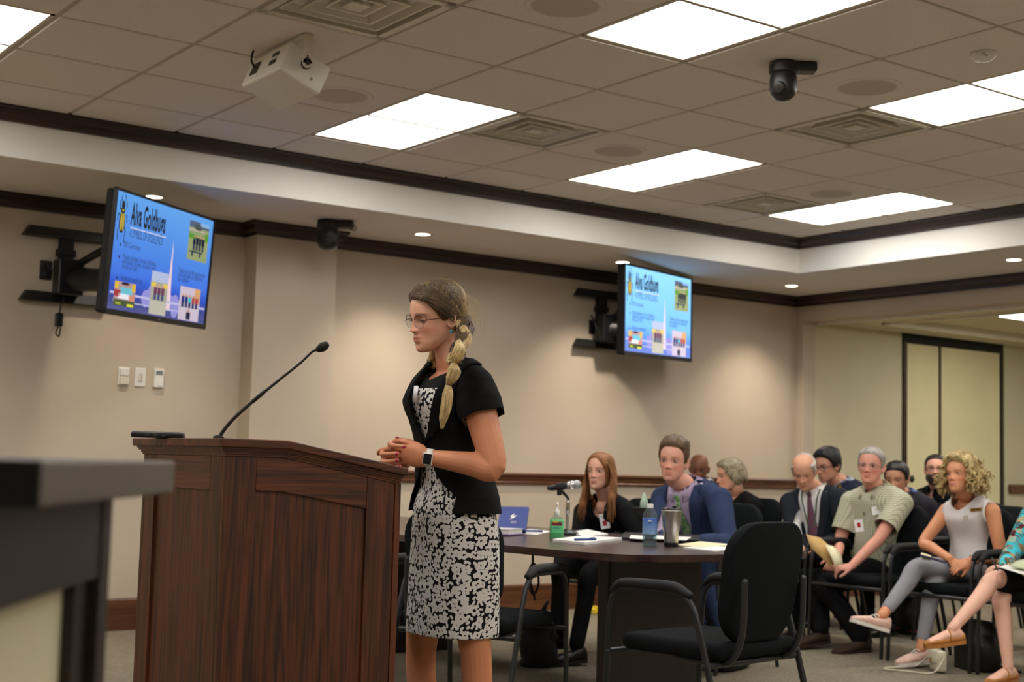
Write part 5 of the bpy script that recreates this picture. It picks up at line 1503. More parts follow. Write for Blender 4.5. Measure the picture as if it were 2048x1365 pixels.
bp = [P(926, 640, 4.80), P(930, 660, 4.755), P(924, 684, 4.70), P(914, 706, 4.655), P(909, 725, 4.625)]
C = spline(bp, 12); n_ = len(C)
for k in range(3):
    Q, Rr = [], []
    for i in range(n_):
        t_ = i/(n_-1); a = 2*math.pi*(1.15*t_)+k*2.094
        Q.append(C[i]+rv*math.sin(a)*.016-fv*math.cos(2*a)*.009); Rr.append(.0165*(1-.25*t_))
    lock(Q[::5]+[Q[-1]], [r for r in Rr[::5]]+[Rr[-1]], M['hair_db'] if k < 2 else M['hair_lb'], 'braid_strand', 26, 1.0, sr=.0018)
lock([P(918, 685, 4.635), P(919, 700, 4.605), P(913, 716, 4.60), P(908, 727, 4.605)], [.010, .019, .018, .007], M['hair_lb'], 'braid_lock', 40, .8)
lock([P(908, 727, 4.605), P(909, 741, 4.585), P(904, 757, 4.585), P(897, 770, 4.595)], [.007, .0205, .018, .007], M['hair_lb'], 'braid_lock', 44, .7)
lock([P(897, 770, 4.595), P(896, 788, 4.585), P(892, 815, 4.582), P(887, 838, 4.585), P(884, 857, 4.59)], [.007, .0155, .0165, .012, .003], M['hair_lb'], 'braid_tail', 48, .3)
for q in ((908, 727, 4.605), (897, 770, 4.595)):
    c = P(*q); ax = nrm(P(897, 770, 4.6)-P(908, 727, 4.6)); a1 = nrm(np.cross(ax, fv)); a2 = np.cross(ax, a1)
    w1.part('hair_tie', tube([c+(a1*math.cos(a)+a2*math.sin(a))*.0088 for a in np.arange(16)*2*math.pi/16], .0022, 6, closed=True), M['blk'])
# loose hair on the far side of the neck
lock([HT(w1.H, [[.05, -.02, .05]])[0], P(868, 712, 4.90), P(862, 722, 4.90), P(866, 735, 4.9)], [.012, .016, .013, .008], M['hair_lb'], 'hair_lock', 24, .3)
M['glass_rim'] = mat('brown_metal_rim', (84, 56, 48), .3, metal=.6, var=.05)
glasses(w1.H, w1.root, w1.o0, M['glass_rim'], w=.0255, h=.0225, rim=.0012, half=True)
M['turq'] = mat('turquoise_stone', (70, 158, 178), .45, var=.2, sc=120)
e0 = HT(w1.H, [[-.082, -.004, .062]])[0]
w1.part('earring', prism([(-.0085, -.006), (.0085, -.006), (0, .0085)], 0, .003, (nrm(rv+.2*fv), upv, -fv), e0-fv*.004), M['turq'])
# ================================================================== seated people
def from_axes(x, up):
    x = nrm(x); z = nrm(np.asarray(up, float)-x*(np.asarray(up, float) @ x)); return np.stack([x, np.cross(z, x), z], 1)
class Sitter(Person):
    def __init__(s, label, head, yaw, pitch=0, roll=0, scale=1.0, skin=(214, 160, 130), hip=None, N=None, SL=None, SR=None, WL=None, WR=None, hipyaw=None, AL=None, AR=None, KL=None, KR=None,
                 fem=False, w=.165, d=.105, face=None, poleL=None, poleR=None, nr=.054, hands=(None, None), handd=((None, None), (None, None)), legs=None, bare_arms=False, voxel=.0050, curl=(.5, .6, .65, .7), belly=.05, hs=1.0, toe=(None, None)):
        super().__init__(label, head, yaw, pitch, roll, scale, skin, (hip[0], hip[1], 0), face, voxel=voxel)
        s.hip, s.N, s.sh, s.fem, s.w, s.d, s.belly = hip, N, {'L': SL, 'R': SR}, fem, w, d, belly
        hy = yaw if hipyaw is None else hipyaw
        s.R0 = frame(hy)
        chest = hip+(N-hip)*.58
        s.R1 = from_axes(SR-SL, N-hip)
        s.chest = chest-s.R1[:, 1]*.015
        f0 = s.R0[:, 1]
        s.kn, s.an, s.hipj, s.wr, s.el, s.toe = {}, {}, {}, {}, {}, {}
        for c, sg, K, An in (('L', -1, KL, AL), ('R', 1, KR, AR)):
            hj = hip+s.R0[:, 0]*sg*.085
            if An is None: An = hj+f0*.42-A(0, 0, hip[2]-.09)
            s.hipj[c], s.an[c] = hj, An
            s.kn[c] = ik(hj, An, .43*hs, .42*hs, f0*.6+A(0, 0, .8)) if K is None else K
            s.toe[c] = f0
        for c, sg, W_, pole in (('L', -1, WL, poleL), ('R', 1, WR, poleR)):
            if W_ is None: W_ = s.kn[c]*.45+hip*.55+A(0, 0, .10)+s.R0[:, 0]*sg*.02
            s.wr[c] = W_
            pole = (-s.R1[:, 1]*.5+s.R1[:, 0]*sg*.6-A(0, 0, .7)) if pole is None else pole
            s.el[c] = ik(s.sh[c], W_, .285*hs, .25*hs, pole)
            l2 = np.linalg.norm(W_-s.el[c])
        s.nr = nr; s.flare = 1.05 if not fem else 1.35; s.head(); s.neck(N, nr)
        s.body.append(torso(hip, s.chest, N-s.R1[:, 2]*.02, s.R0, s.R1, w*.88, d*.86, -.010, fem, low=-.07))
        for k, c in enumerate('LR'):
            ar = (.050, .045, .038, .038, .026) if not fem else (.046, .041, .034, .034, .023)
            e_, wr_ = s.el[c], s.wr[c]
            s.body.append(limb([s.sh[c], s.sh[c]+(e_-s.sh[c])*.5, e_, e_+(wr_-e_)*.3, wr_], ar, 14))
            hd = handd[k]
            dd, nn = hd[0], hd[1]
            if dd is None: dd = nrm(nrm(wr_-e_)+s.R0[:, 1]*.3-A(0, 0, .12))
            if nn is None: nn = A(0, 0, -1.0)
            s.body += hand(wr_, dd, nn, (1 if c == 'L' else -1)*(1 if len(hd) < 3 else hd[2]), (.97 if not fem else .88), curl)
        if legs == 'shin':
            for c in 'LR':
                k_, a_ = s.kn[c], s.an[c]; s.body.append(limb([k_+(a_-k_)*.62, k_+(a_-k_)*.8, a_], [.034, .031, .031], 14))
        elif legs:
            for c in 'LR':
                a_, fd_ = s.an[c], nrm(legs[c]); up_ = nrm(A(0, 0, 1)-fd_*fd_[2]); x_ = np.cross(fd_, up_)
                s.body.append(loft([ring(a_+fd_*t+up_*zz, x_, up_, aa, hh, n=16) for t, aa, hh, zz in ((-.055, .02, .02, -.04), (-.03, .03, .036, -.03), (.05, .033, .030, -.036), (.11, .038, .020, -.048), (.15, .030, .013, -.055))]))
            for c in 'LR':
                h, k_, a_ = s.hipj[c], s.kn[c], s.an[c]
                s.body.append(limb([h, h+(k_-h)*.5, k_, k_+(a_-k_)*.28, a_-(a_-k_)*.12, a_], [.076, .062, .050, .047, .030, .029], 16))
    def top(s, grow, sleeve=1.0, r=(.062, .056, .048, .038), vox=.0075, sm=3, low=-.07, cuff=.0, wide=1.0):
        gs = [torso(s.hip, s.chest, s.N+s.R1[:, 2]*.01, s.R0, s.R1, s.w*.95*wide, s.d*.95, grow, s.fem, low=low, belly=s.belly)]
        for c in 'LR':
            sh, e_, wr_ = s.sh[c], s.el[c], s.wr[c]
            k_ = 1.0 if sleeve is not None else .66
            gs.append(tube(spline([s.N, s.N+(sh-s.N)*.55*k_+A(0, 0, .012), s.N+(sh-s.N)*k_], 5), [.045, .050, r[0]*.95 if sleeve is not None else .040], 16))
            if sleeve is None: continue
            gs.append(ell(sh, (r[0]*1.02,)*3, None, 18, 12))
            if sleeve >= 1: gs.append(limb([sh, sh+(e_-sh)*.5, e_, e_+(wr_-e_)*.5, wr_-nrm(wr_-e_)*cuff], [r[0], r[1], r[2], (r[2]+r[3])/2, r[3]], 16))
            else: gs.append(limb([sh, sh+(e_-sh)*sleeve*.5, sh+(e_-sh)*sleeve], [r[0], r[1]*1.04, r[1]*1.08], 18))
        g = remesh(gs, vox, sm)
        return g
    def rel(s, V): return (V-s.N) @ s.R1
    def neck_cut(s, g, front=.045, back=.0, extra=None):
        V = g[0]; q = s.rel(V)
        lim = np.where(q[:, 1] > 0, -front*np.clip(1-(np.abs(q[:, 0])/.095)**2, -.6, 1)+.02*(np.abs(q[:, 0])/.095), back+.01)
        near = (np.hypot(q[:, 0], q[:, 1]) < .16)
        f = np.where(near, lim-q[:, 2], 1.0)
        if extra is not None: f = np.minimum(f, extra)
        return clip(g, f)
    def sleeve_cut(s, V, frac):
        f = np.ones(len(V))
        for c in 'LR':
            sh, e_ = s.sh[c], s.el[c]; u = nrm(e_-sh); al = (V-sh) @ u; rad = np.linalg.norm(V-sh-al[:, None]*u, axis=1)
            f = np.where((rad < .095) & (al > 0), np.minimum(f, np.linalg.norm(e_-sh)*frac-.012-al), f)
        return f
    def vopen(s, V, depth, wN, below=0.0, off=0.0, side=1):
        """signed distance from the front opening of a jacket"""
        q = s.rel(V); t = np.clip((q[:, 2]+depth)/depth, 0, 1.6)
        wdt = np.where(q[:, 2] > -depth, wN*t**.85, below*np.clip((-depth-q[:, 2])/.12, 0, 1))
        return np.where(q[:, 1] > -.01, np.abs(q[:, 0]-off)-wdt, 1.0), q
    def jacket(s, m, grow=.02, depth=.30, wN=.085, below=.0, lap=.055, name='jacket', sleeve=1.0, r=(.068, .061, .053, .043), lapel=True, off=0.0, vox=.0075):
        g = s.top(grow, sleeve, r, vox, 3, cuff=.02)
        V = g[0]; f, q = s.vopen(V, depth, wN, below, off)
        nk = np.where(np.hypot(q[:, 0], q[:, 1]) < .16, np.where(q[:, 1] < 0, .028, .02)-q[:, 2], 1.0)
        s.cloth(name, clip(g, np.minimum(f, nk)), m, .005)
        if lapel:
            N_ = normals(g); C_ = s.chest; N_ = N_*np.where((N_*(V-C_)).sum(1) < 0, -1, 1)[:, None]
            wl = np.interp(q[:, 2], [-depth, -depth*.75, -.12, -.075, -.07, .04], [0, lap*.55, lap, lap*1.08, lap*.8, lap*.6])
            s.cloth('lapel', clip((V+N_*.007, g[1]), np.minimum(np.minimum(f, wl-f), np.minimum(np.minimum(q[:, 2]+depth, nk), np.where(q[:, 1] > -.01, 1.0, -1.0)))), m, .004)
        s.tj = bvh(g); return g
    def shirt(s, m, grow=.006, name='shirt', sleeve=1.0, r=(.056, .05, .042, .034), front=.0, collar=True, cm=None, wide=1.0, vox=.0075):
        g = s.top(grow, sleeve, r, vox, 3, cuff=.0, wide=wide)
        ex = s.sleeve_cut(g[0], sleeve) if sleeve is not None and sleeve < 1 else None
        s.cloth(name, s.neck_cut(g, front, .0, ex), m, .003)
        s.ts = bvh(g)
        s.tt = bvh(torso(s.hip, s.chest, s.N+s.R1[:, 2]*.01, s.R0, s.R1, s.w*.95*wide, s.d*.95, grow+.002, s.fem, belly=s.belly))
        if collar: s.collar(cm or m)
        return g
    def collar(s, m, rr=None, h=.044):
        rr = rr or s.nr+.016
        R = s.R1; up = nrm(s.H[0][:, 2]*.4+R[:, 2]*.6); a_, b_, c_ = [], [], []
        def out(p, d):
            h_ = cast(s.ts, p+d*.25, -d, .5)
            return p if h_ is None or (h_-p) @ d < .0 else (h_+d*.005 if (h_-p) @ d < .035 else p+d*.010+up*.012)
        for k in np.linspace(-2.85, 2.85, 31):
            d = R[:, 1]*math.cos(k+math.pi)+R[:, 0]*math.sin(k+math.pi); fr = (abs(k)/2.85)**2
            a_.append(out(s.N+d*rr*1.04+up*(.006-.020*fr), d)); b_.append(s.N+d*rr*.93+up*(h*.9-.022*fr)); c_.append(out(s.N+d*(rr*1.16)-up*(.003+.044*fr), d)+d*.005)
        n = len(a_); V = np.array(a_+b_+c_)
        s.cloth('collar', (V, [(i+r_*n, i+1+r_*n, i+1+(r_+1)*n, i+(r_+1)*n) for r_ in (0, 1) for i in range(n-1)]), m, .003)
    def tie(s, m, length=.36, wd=.042, knot=True, off=0.0, z0=-.028):
        R = s.R1; L, C = [], []
        for k, z in enumerate(np.linspace(z0, z0-length, 14)):
            p = cast(s.tt, s.N+R[:, 2]*z+R[:, 1]*.4+R[:, 0]*off*k/13, -R[:, 1], .6)
            if p is None or (C and np.linalg.norm(p-C[-1]) > .11): continue
            C.append(p+R[:, 1]*.007)
        gs = []; n = len(C)
        rings = [ring(c, R[:, 0], R[:, 1], (.011+.026*min(1, i/ (n-1)*1.15) if i else .011)*wd/.04, .004, n=12) for i, c in enumerate(C)]
        t_ = s.part('necktie', loft(rings), m)
        if knot: obj('knot', (lambda g: (g[0]-s.o0, g[1]))(ell(C[0]+R[:, 1]*.004+R[:, 2]*.006, (.017, .011, .018), R, 14, 10)), m, t_, smooth=True)
        return t_
    def trousers(s, m, name='trousers', r=(.096, .082, .066, .058, .048), low=.96, vox=.009, hem=None):
        gs = [loft([ring(s.hip+A(0, 0, z)+s.R0[:, 1]*y, s.R0[:, 0], s.R0[:, 1], a, b, n=28) for z, y, a, b in ((-.075, .02, .13, .10), (-.05, .01, .17, .125), (0, 0, .175, .125), (.05, -.005, .165, .115), (.10, -.01, .158, .108))])]
        for c in 'LR':
            h, k_, a_ = s.hipj[c], s.kn[c], s.an[c]; e_ = k_+(a_-k_)*low
            gs.append(limb([h, h+(k_-h)*.5, k_, k_+(a_-k_)*.35, e_], r, 16))
        g = remesh(gs, vox, 3); s.cloth(name, g, m, 0); return g
    def shoes(s, m, fd=None, L=.275, w=.046, **k):
        for c in 'LR': shoe(s.an[c], s.R0[:, 1] if fd is None else fd[c], m, s.root, s.o0, L, w, **k)
    def sticker(s, px, py, d, w, h, m=None, tree=None, name='badge', bits=(), lift=.006):
        o = at(px, py, d-.5); return badge(tree or s.ts, o, at(px, py, d)-o, w, h, s.R1[:, 2], s.root, s.o0, bits, name, m, lift)
def L2(m): return m
HM = {}
HM['red'] = hair_mat('red_brown_hair', (88, 52, 26), (172, 114, 64), along=2)
HM['brown'] = hair_mat('short_brown_hair', (62, 46, 32), (116, 90, 62), along=1)
HM['grey'] = hair_mat('grey_hair', (120, 114, 108), (190, 184, 176), along=1)
HM['white'] = hair_mat('white_hair', (164, 156, 146), (214, 208, 198), along=1)
HM['black'] = hair_mat('black_hair', (10, 10, 11), (30, 28, 28), along=1)
HM['blackb'] = hair_mat('dark_brown_hair', (22, 18, 16), (50, 42, 36), along=1)
HM['ashb'] = hair_mat('ash_blonde_hair', (70, 60, 48), (196, 182, 150), along=2)
HM['curl'] = hair_mat('curly_blonde_hair', (122, 96, 54), (222, 198, 140), along=2, sc=160)
BLK = fabric('black_cloth', (15, 15, 17), .85)
NAVY = fabric('navy_wool', (26, 30, 50), .85, bump=.3)
CHAR = fabric('charcoal_wool', (34, 38, 46), .85, bump=.3)
DKP = fabric('black_trousers', (17, 17, 19), .9)
SUIT = fabric('blue_suit_wool', (52, 66, 98), .85, c2=(42, 54, 84), sc=300, bump=.35, stretch=(1, 1, .2))
LAV = fabric('lavender_cotton', (192, 176, 206), .8)
WHT = fabric('white_cotton', (228, 226, 224), .85, var=.015)
def rs(a, b, n): return np.linspace(a, b, n)

# ---- red-haired woman at the table
s = Sitter('red-haired woman in a black blazer seated at the table', at(1200, 944, 8.42), 205, -2, 0, .97, (226, 172, 146), hip=at(1228, 1130, 8.55), N=at(1211, 999, 8.48), SL=at(1253, 1026, 8.36), SR=at(1168, 1026, 8.56),
           WL=at(1228, 1078, 8.05), WR=at(1168, 1074, 8.1), hipyaw=185, fem=True, w=.148, d=.095, nr=.044, face=dict(w=.94, jaw=.94, lips=1.1), AL=at(1152, 1296, 7.78), AR=at(1112, 1268, 7.95), KL=at(1180, 1150, 8.05), KR=at(1125, 1135, 8.2), handd=((_r*-1.0-_u*.0, A(0, 0, -1)), (_r*-.8-_f*.3, A(0, 0, -1))))
s.finish(2, blush=.7, lips=(190, 104, 100), brow=(120, 74, 44)); s.eyes(M['iris_b'], 1.0, (.15, 0))
s.shirt(BLK, .004, 'blouse', collar=False, front=.085)
s.jacket(BLK, .016, .24, .055, lap=.045, r=(.060, .053, .047, .040))
s.trousers(DKP, r=(.09, .078, .062, .05, .044)); s.shoes(M['blk'], L=.24, w=.042, fd={'L': nrm(-_r*.9-_f*.4), 'R': nrm(-_r*.9-_f*.4)})
s.part('hair', cap(s.H, .011, s.face, field=lambda V: V[:, 2]+1.1*np.maximum(0, np.abs(V[:, 0]-.012)-.022)-np.interp(V[:, 1], [-.12, -.05, .01, .03, .05, .07, .09], [0, .0, .02, .11, .165, .192, .204]), noise=.1, freq=30), HM['red'])
rg = np.random.default_rng(11); hs_ = []
for k in range(230):
    sd = -1 if k % 2 else 1; u = rg.random()
    y0 = .062-.14*u
    p0 = A(sd*.012*rg.random()+.012, y0, .215-.04*max(0, y0/.07)**2); p1 = A(sd*(.062+.006*rg.random()), y0*.8-.005, .165); p2 = A(sd*(.086+.006*rg.random()), y0*.55-.012, .09); p3 = A(sd*(.082+.02*rg.random()), y0*.5-.0, .0)
    e_ = A(sd*(.075+.05*rg.random()), .015+y0*.45+.03*rg.random(), -.08-.12*rg.random()) if y0 > -.04 else A(sd*(.05+.05*rg.random()), -.09, -.08-.08*rg.random())
    hs_.append(tube(spline(HT(s.H, [p0, p1, p2, p3, (p3+e_)/2, e_]), 4), [.0025, .005, .0055, .005, .004, .0015], 6, ref=s.H[0][:, 0], flat=.7))
s.part('hair_strands', hs_, HM['red'])
s.sticker(1209, 1043, 8.3, .055, .090, tree=s.tj, name='id_badge', bits=(('photo', 0, -.012, .024, .03, M['red']), ('name_line', 0, .028, .035, .008, M['grey_grille'])), lift=.016)
s.sticker(1212, 1018, 8.3, .018, .028, m=M['blk'], tree=s.tj, name='badge_reel', lift=.018)

# ---- man in the blue suit at the table
s = Sitter('man in a blue suit with a green patterned tie at the table', at(1347, 922, 7.92), 211, 2, -3, 1.03, (224, 164, 142), hip=at(1412, 1128, 8.12), N=at(1372, 973, 7.98), SL=at(1438, 1002, 7.82), SR=at(1328, 1000, 8.08),
           WL=at(1395, 1088, 7.45), WR=at(1330, 1080, 7.62), hipyaw=188, w=.172, d=.112, nr=.055, face=dict(w=.97, jaw=1.04), AL=at(1452, 1275, 7.55), AR=at(1400, 1260, 7.75), poleL=A(0, -.5, -.8), handd=((-_r*.9-_u*.05, A(0, 0, -1)), (-_r*.8-_f*.3, A(0, 0, -1))))
s.finish(2, blush=1.3, brow=(128, 92, 64), brow_k=.8, stubble=((190, 140, 120), .3)); s.eyes(M['iris_d'], .9, (.12, .02))
s.shirt(LAV, .012, r=(.054, .048, .04, .034))
s.jacket(SUIT, .026, .40, .088, lap=.062, r=(.072, .064, .055, .044))
mt, t_, b_ = base_mat('green_patterned_silk', .5)
tc_ = t_.new('ShaderNodeTexCoord'); mp_ = t_.new('ShaderNodeMapping'); mp_.inputs['Rotation'].default_value = (.6, .3, .78); t_.l(tc_.outputs['Object'], mp_.inputs[0])
ck = t_.new('ShaderNodeTexChecker'); ck.inputs['Scale'].default_value = 46; ck.inputs[1].default_value = lin((86, 140, 74)); ck.inputs[2].default_value = lin((150, 176, 130)); t_.l(mp_.outputs[0], ck.inputs[0])
vo = t_.new('ShaderNodeTexVoronoi'); vo.inputs['Scale'].default_value = 34; t_.l(mp_.outputs[0], vo.inputs['Vector'])
t_.l(t_.mix(t_.mth('LESS_THAN', vo.outputs['Distance'], .2), ck.outputs[0], lin((104, 110, 168))), b_.inputs['Base Color'])
s.tie(mt, .36, .046)
s.trousers(SUIT); s.shoes(M['blk'])
s.part('hair', cap(s.H, .009, s.face, noise=.35, freq=70, grow_top=.022, field=lambda V: V[:, 2]-np.interp(V[:, 1], [-.12, -.07, -.045, -.02, .004, .02, .034, .055, .075, .088], [.04, .045, .06, .088, .100, .098, .150, .182, .194, .198])), HM['brown'])
rg = np.random.default_rng(5)
s.part('hair_strands', [tube(spline(HT(s.H, [A(x, y, .212-.4*max(0, y-.02)**1.2), A(x*1.05+.01, y-.02, .238-.3*abs(x)), A(x*1.1+.02, y-.055, .232-.5*abs(x))]), 4), [.003, .003, .001], 5) for x, y in zip(rg.uniform(-.05, .05, 90), rg.uniform(.0, .068, 90))], HM['brown'])

# ---- bald man behind the blue suit
s = Sitter('bald man with a dark beard half hidden behind the blue suit', at(1398, 938, 10.95), 222, 14, 0, 0.94, (126, 80, 58), hip=at(1400, 1090, 11.05), N=at(1402, 966, 11.0), SL=at(1440, 1000, 10.95), SR=at(1362, 1000, 11.15), hipyaw=190, w=.165, d=.11, face=dict(w=1.0, jaw=1.05))
s.finish(2, blush=.3, brow=(36, 26, 22), stubble=((30, 22, 20), .9), lips=(116, 66, 56)); s.eyes(M['iris_d'], .7)
s.shirt(WHT, .006); s.jacket(CHAR, .02, .3, .08); s.trousers(DKP); s.shoes(M['blk'])
s.part('beard', cap(s.H, .007, s.face, field=lambda V: np.minimum(np.minimum(.060-V[:, 2]-.10*np.clip(-V[:, 1]+.05, 0, 1)*0, V[:, 1]-.03), (np.abs(V[:, 0])/.022)**4+((V[:, 2]-.046)/.010)**4-1), noise=.2), HM['black'])

# ---- grey-blonde woman, back turned
s = Sitter('woman with short grey-blonde hair and black top turned away', at(1461, 952, 9.95), 150, 8, 4, .99, (222, 166, 138), hip=at(1500, 1100, 9.95), N=at(1474, 990, 9.98), SL=at(1508, 1014, 9.80), SR=at(1452, 1012, 10.12), hipyaw=175, fem=True, w=.150, d=.10, nr=.046, WL=at(1420, 1075, 9.6), poleL=A(0, -.4, -1))
s.finish(2, lips=(190, 110, 104), brow=(130, 100, 70)); s.eyes(M['iris_b'], .8)
s.shirt(BLK, .012, 'top', collar=False, front=.06, r=(.058, .052, .046, .038)); s.trousers(DKP); s.shoes(M['blk'], L=.24, w=.042)
M['lanyard'] = mat('patterned_lanyard', (70, 76, 108), .7, c2=(190, 190, 196), sc=300)
R = s.R1
s.part('lanyard', tube([s.N+R[:, 1]*(.068*math.cos(a)+.0)+R[:, 0]*.068*math.sin(a)-R[:, 2]*(.012+.05*max(0, math.cos(a)))+R[:, 2]*.006 for a in np.arange(24)*2*math.pi/24], .005, 6, closed=True), M['lanyard'])
s.part('hair', cap(s.H, .018, s.face, noise=.2, freq=45, field=lambda V: V[:, 2]-np.interp(V[:, 1], [-.12, -.05, -.01, .02, .04, .06, .08], [.0, .015, .055, .085, .135, .170, .185])), HM['ashb'])
rg = np.random.default_rng(8); hs_ = []
for k in range(260):
    a = rg.uniform(.9, 5.4); c0_ = A(.005*rg.normal(), -.02+.02*rg.normal(), .226)
    d_ = A(math.sin(a), math.cos(a), 0); l = .055+.03*rg.random()
    z1 = .05+.05*rg.random() if d_[1] < .2 else .11+.04*rg.random()
    hs_.append(tube(spline(HT(s.H, [c0_+d_*.01, A(0, -.012, .205)+d_*A(.062, .075, 0)*1.0, A(0, -.012, .15)+d_*A(.088, .106, 0), A(0, -.012, z1)+d_*A(.088, .108, 0)+A(0, 0, .0)]), 4), [.003, .005, .005, .0015], 5))
s.part('hair_strands', hs_, HM['ashb'])

# ---- older balding man looking down
s = Sitter('balding older man in a dark suit and patterned tie looking down', at(1608, 944, 9.45), 214, 24, 5, 1.0, (214, 158, 128), hip=at(1640, 1118, 9.5), N=at(1632, 980, 9.53), SL=at(1680, 1000, 9.38), SR=at(1582, 1008, 9.60), hipyaw=188, w=.172, d=.12, belly=.16, WL=at(1640, 1094, 9.08), WR=at(1600, 1096, 9.1), face=dict(w=.98, jaw=1.0), handd=((-_r*.9-_u*.1, A(0, 0, -1)), (-_r*.2-_f*.8, A(0, 0, -1))))
s.finish(2, blush=1.0, brow=(150, 130, 112), brow_k=.5); s.eyes(M['iris_d'], .2, (0, -.3))
s.shirt(WHT, .008); s.jacket(CHAR, .020, .46, .092, below=.07, lap=.06, r=(.074, .066, .056, .045))
mt = mat('red_patterned_silk', (120, 36, 48), .5, c2=(70, 74, 96), sc=70)
s.tie(mt, .32, .046, off=-.01)
def lan(s, m, off=.0):
    R = s.R1; gs = []
    for sd in (-1, 1):
        Q = []
        for z in np.linspace(.0, -.24, 10):
            x = sd*(.062*(1+z/.34)+.004)
            p = cast(s.tt, s.N+R[:, 2]*z+R[:, 1]*.4+R[:, 0]*x, -R[:, 1], .6)
            if p is not None and (not Q or np.linalg.norm(p-Q[-1]) < .07): Q.append(p+R[:, 1]*.009)
        gs.append(tube(Q, .005, 6))
    return s.part('lanyard', gs, m)
lan(s, mat('green_lanyard', (78, 92, 62), .7, var=.2, sc=200))
s.sticker(1652, 985, 9.4, .018, .018, m=M['chrome'], tree=s.tj, name='lapel_pin', lift=.012)
s.trousers(DKP); s.shoes(M['blk'])
s.part('hair', cap(s.H, .010, s.face, bald=True, noise=.2, freq=50), HM['white'])

# ---- man in navy blazer behind, in profile
s = Sitter('dark-haired man with glasses and navy blazer in the second row', at(1655, 932, 10.36), 178, 12, 3, 1.02, (208, 150, 122), hip=at(1705, 1090, 10.45), N=at(1682, 968, 10.4), SL=at(1716, 993, 10.22), SR=at(1672, 993, 10.55), hipyaw=180, w=.178, d=.125, nr=.06, face=dict(w=1.04, jaw=1.15))
s.finish(2, brow=(26, 22, 22), stubble=((150, 106, 90), .4)); s.eyes(M['iris_d'], .5, (0, -.2))
s.shirt(fabric('pale_blue_cotton', (176, 182, 204), .85), .008); s.jacket(NAVY, .022, .32, .085, r=(.074, .066, .056, .045)); s.trousers(DKP); s.shoes(M['blk'])
s.sticker(1680, 974, 10.2, .02, .02, m=M['gold'], tree=s.tj, name='lapel_pin', lift=.014)
s.part('hair', cap(s.H, .017, s.face, noise=.25, freq=45, grow_top=.012), HM['black'])
glasses(s.H, s.root, s.o0, M['blk'], w=.027, h=.018, rim=.002)

# ---- man in the checked shirt
s = Sitter('grey-haired man in a green checked shirt with silver glasses', at(1742, 932, 9.02), 206, 0, -3, 1.02, (226, 160, 138), hip=at(1758, 1128, 9.12), N=at(1750, 977, 9.06), SL=at(1802, 1008, 8.90), SR=at(1704, 1006, 9.16), hipyaw=182, w=.178, d=.125, belly=.22, nr=.058, face=dict(w=1.0, jaw=1.02),
           WL=at(1704, 1132, 8.66), WR=at(1676, 1112, 8.86), poleL=A(.3, -.6, -.8), KL=at(1652, 1172, 8.86), KR=at(1640, 1168, 9.05), AL=at(1722, 1278, 8.70), AR=at(1640, 1262, 8.85), handd=((-_r*.95-_u*.15, A(0, .4, -.9)), (-_r*.5-_u*.6-_f*.3, A(0, .5, -.8))))
s.finish(2, blush=1.4, brow=(150, 130, 116), brow_k=.5); s.eyes(M['iris_b'], .8)
mt, t_, b_ = base_mat('green_check_cotton', .85, spec=.15)
tc_ = t_.new('ShaderNodeTexCoord'); mp_ = t_.new('ShaderNodeMapping'); mp_.inputs['Rotation'].default_value = (0, 0, .5); t_.l(tc_.outputs['Object'], mp_.inputs[0]); sp_ = t_.new('ShaderNodeSeparateXYZ'); t_.l(mp_.outputs[0], sp_.inputs[0])
def stripes(o_, f, w_): return t_.mth('LESS_THAN', t_.mth('FRACT', t_.mth('MULTIPLY', o_, f)), w_)
k_ = t_.mth('ADD', stripes(sp_.outputs[2], 72, .3), stripes(sp_.outputs[1], 72, .3), clamp=False)
c_ = t_.mix(t_.mth('MULTIPLY', k_, .42), lin((198, 198, 172)), lin((110, 116, 92)))
t_.l(c_, b_.inputs['Base Color'])
CHK = mt
s.shirt(CHK, .016, r=(.074, .070, .05, .04), sleeve=.72, wide=1.03, front=.012)
s.trousers(DKP, r=(.1, .088, .072, .066, .058)); s.shoes(fabric('brown_boot', (60, 48, 38), .7), fd={'L': nrm(-_r*.9-_f*.5), 'R': nrm(-_r*.9-_f*.5)}, w=.052, L=.29)
s.part('hair', cap(s.H, .008, s.face, noise=.2, freq=50), HM['grey'])
M['silver'] = mat('silver_rim', (190, 190, 190), .25, metal=.9, var=.03)
glasses(s.H, s.root, s.o0, M['silver'], w=.027, h=.019, rim=.0011)
s.sticker(1754, 1022, 8.95, .062, .052, name='name_sticker', bits=(('emblem', 0, .008, .02, .014, M['grey_grille']),))
s.sticker(1718, 1052, 8.85, .05, .072, name='id_badge', bits=(('photo', 0, .004, .02, .028, M['red']),), lift=.012)
s.sticker(1728, 1028, 8.95, .008, .022, m=M['chrome'], name='badge_clip', lift=.01)
p = s.wr['L']
# ---- man with moustache in the second row
s = Sitter('dark-haired man with a moustache and charcoal suit in the second row', at(1793, 957, 9.88), 203, 12, 0, .98, (206, 150, 118), hip=at(1830, 1110, 9.98), N=at(1807, 992, 9.92), SL=at(1854, 1016, 9.76), SR=at(1786, 1016, 10.05), hipyaw=182, w=.165, d=.11, face=dict(w=1.0, jaw=1.0))
s.finish(2, brow=(30, 24, 22), stubble=((120, 88, 72), .35)); s.eyes(M['iris_d'], .35, (0, -.3))
s.shirt(fabric('blue_cotton', (110, 140, 214), .85), .006); s.jacket(fabric('dark_grey_wool', (38, 36, 44), .85), .02, .30, .07, r=(.07, .062, .054, .045)); s.trousers(DKP); s.shoes(M['blk'])
s.part('hair', cap(s.H, .012, s.face, noise=.2, freq=50), HM['black'])
s.part('moustache', ell(HT(s.H, [[0, .0985, .0605]])[0], (.018, .003, .0035), s.H[0], 14, 8), HM['blackb'])
s.sticker(1833, 1035, 9.6, .06, .05, tree=s.tj, name='pocket_paper', m=M['paper'], lift=.01)
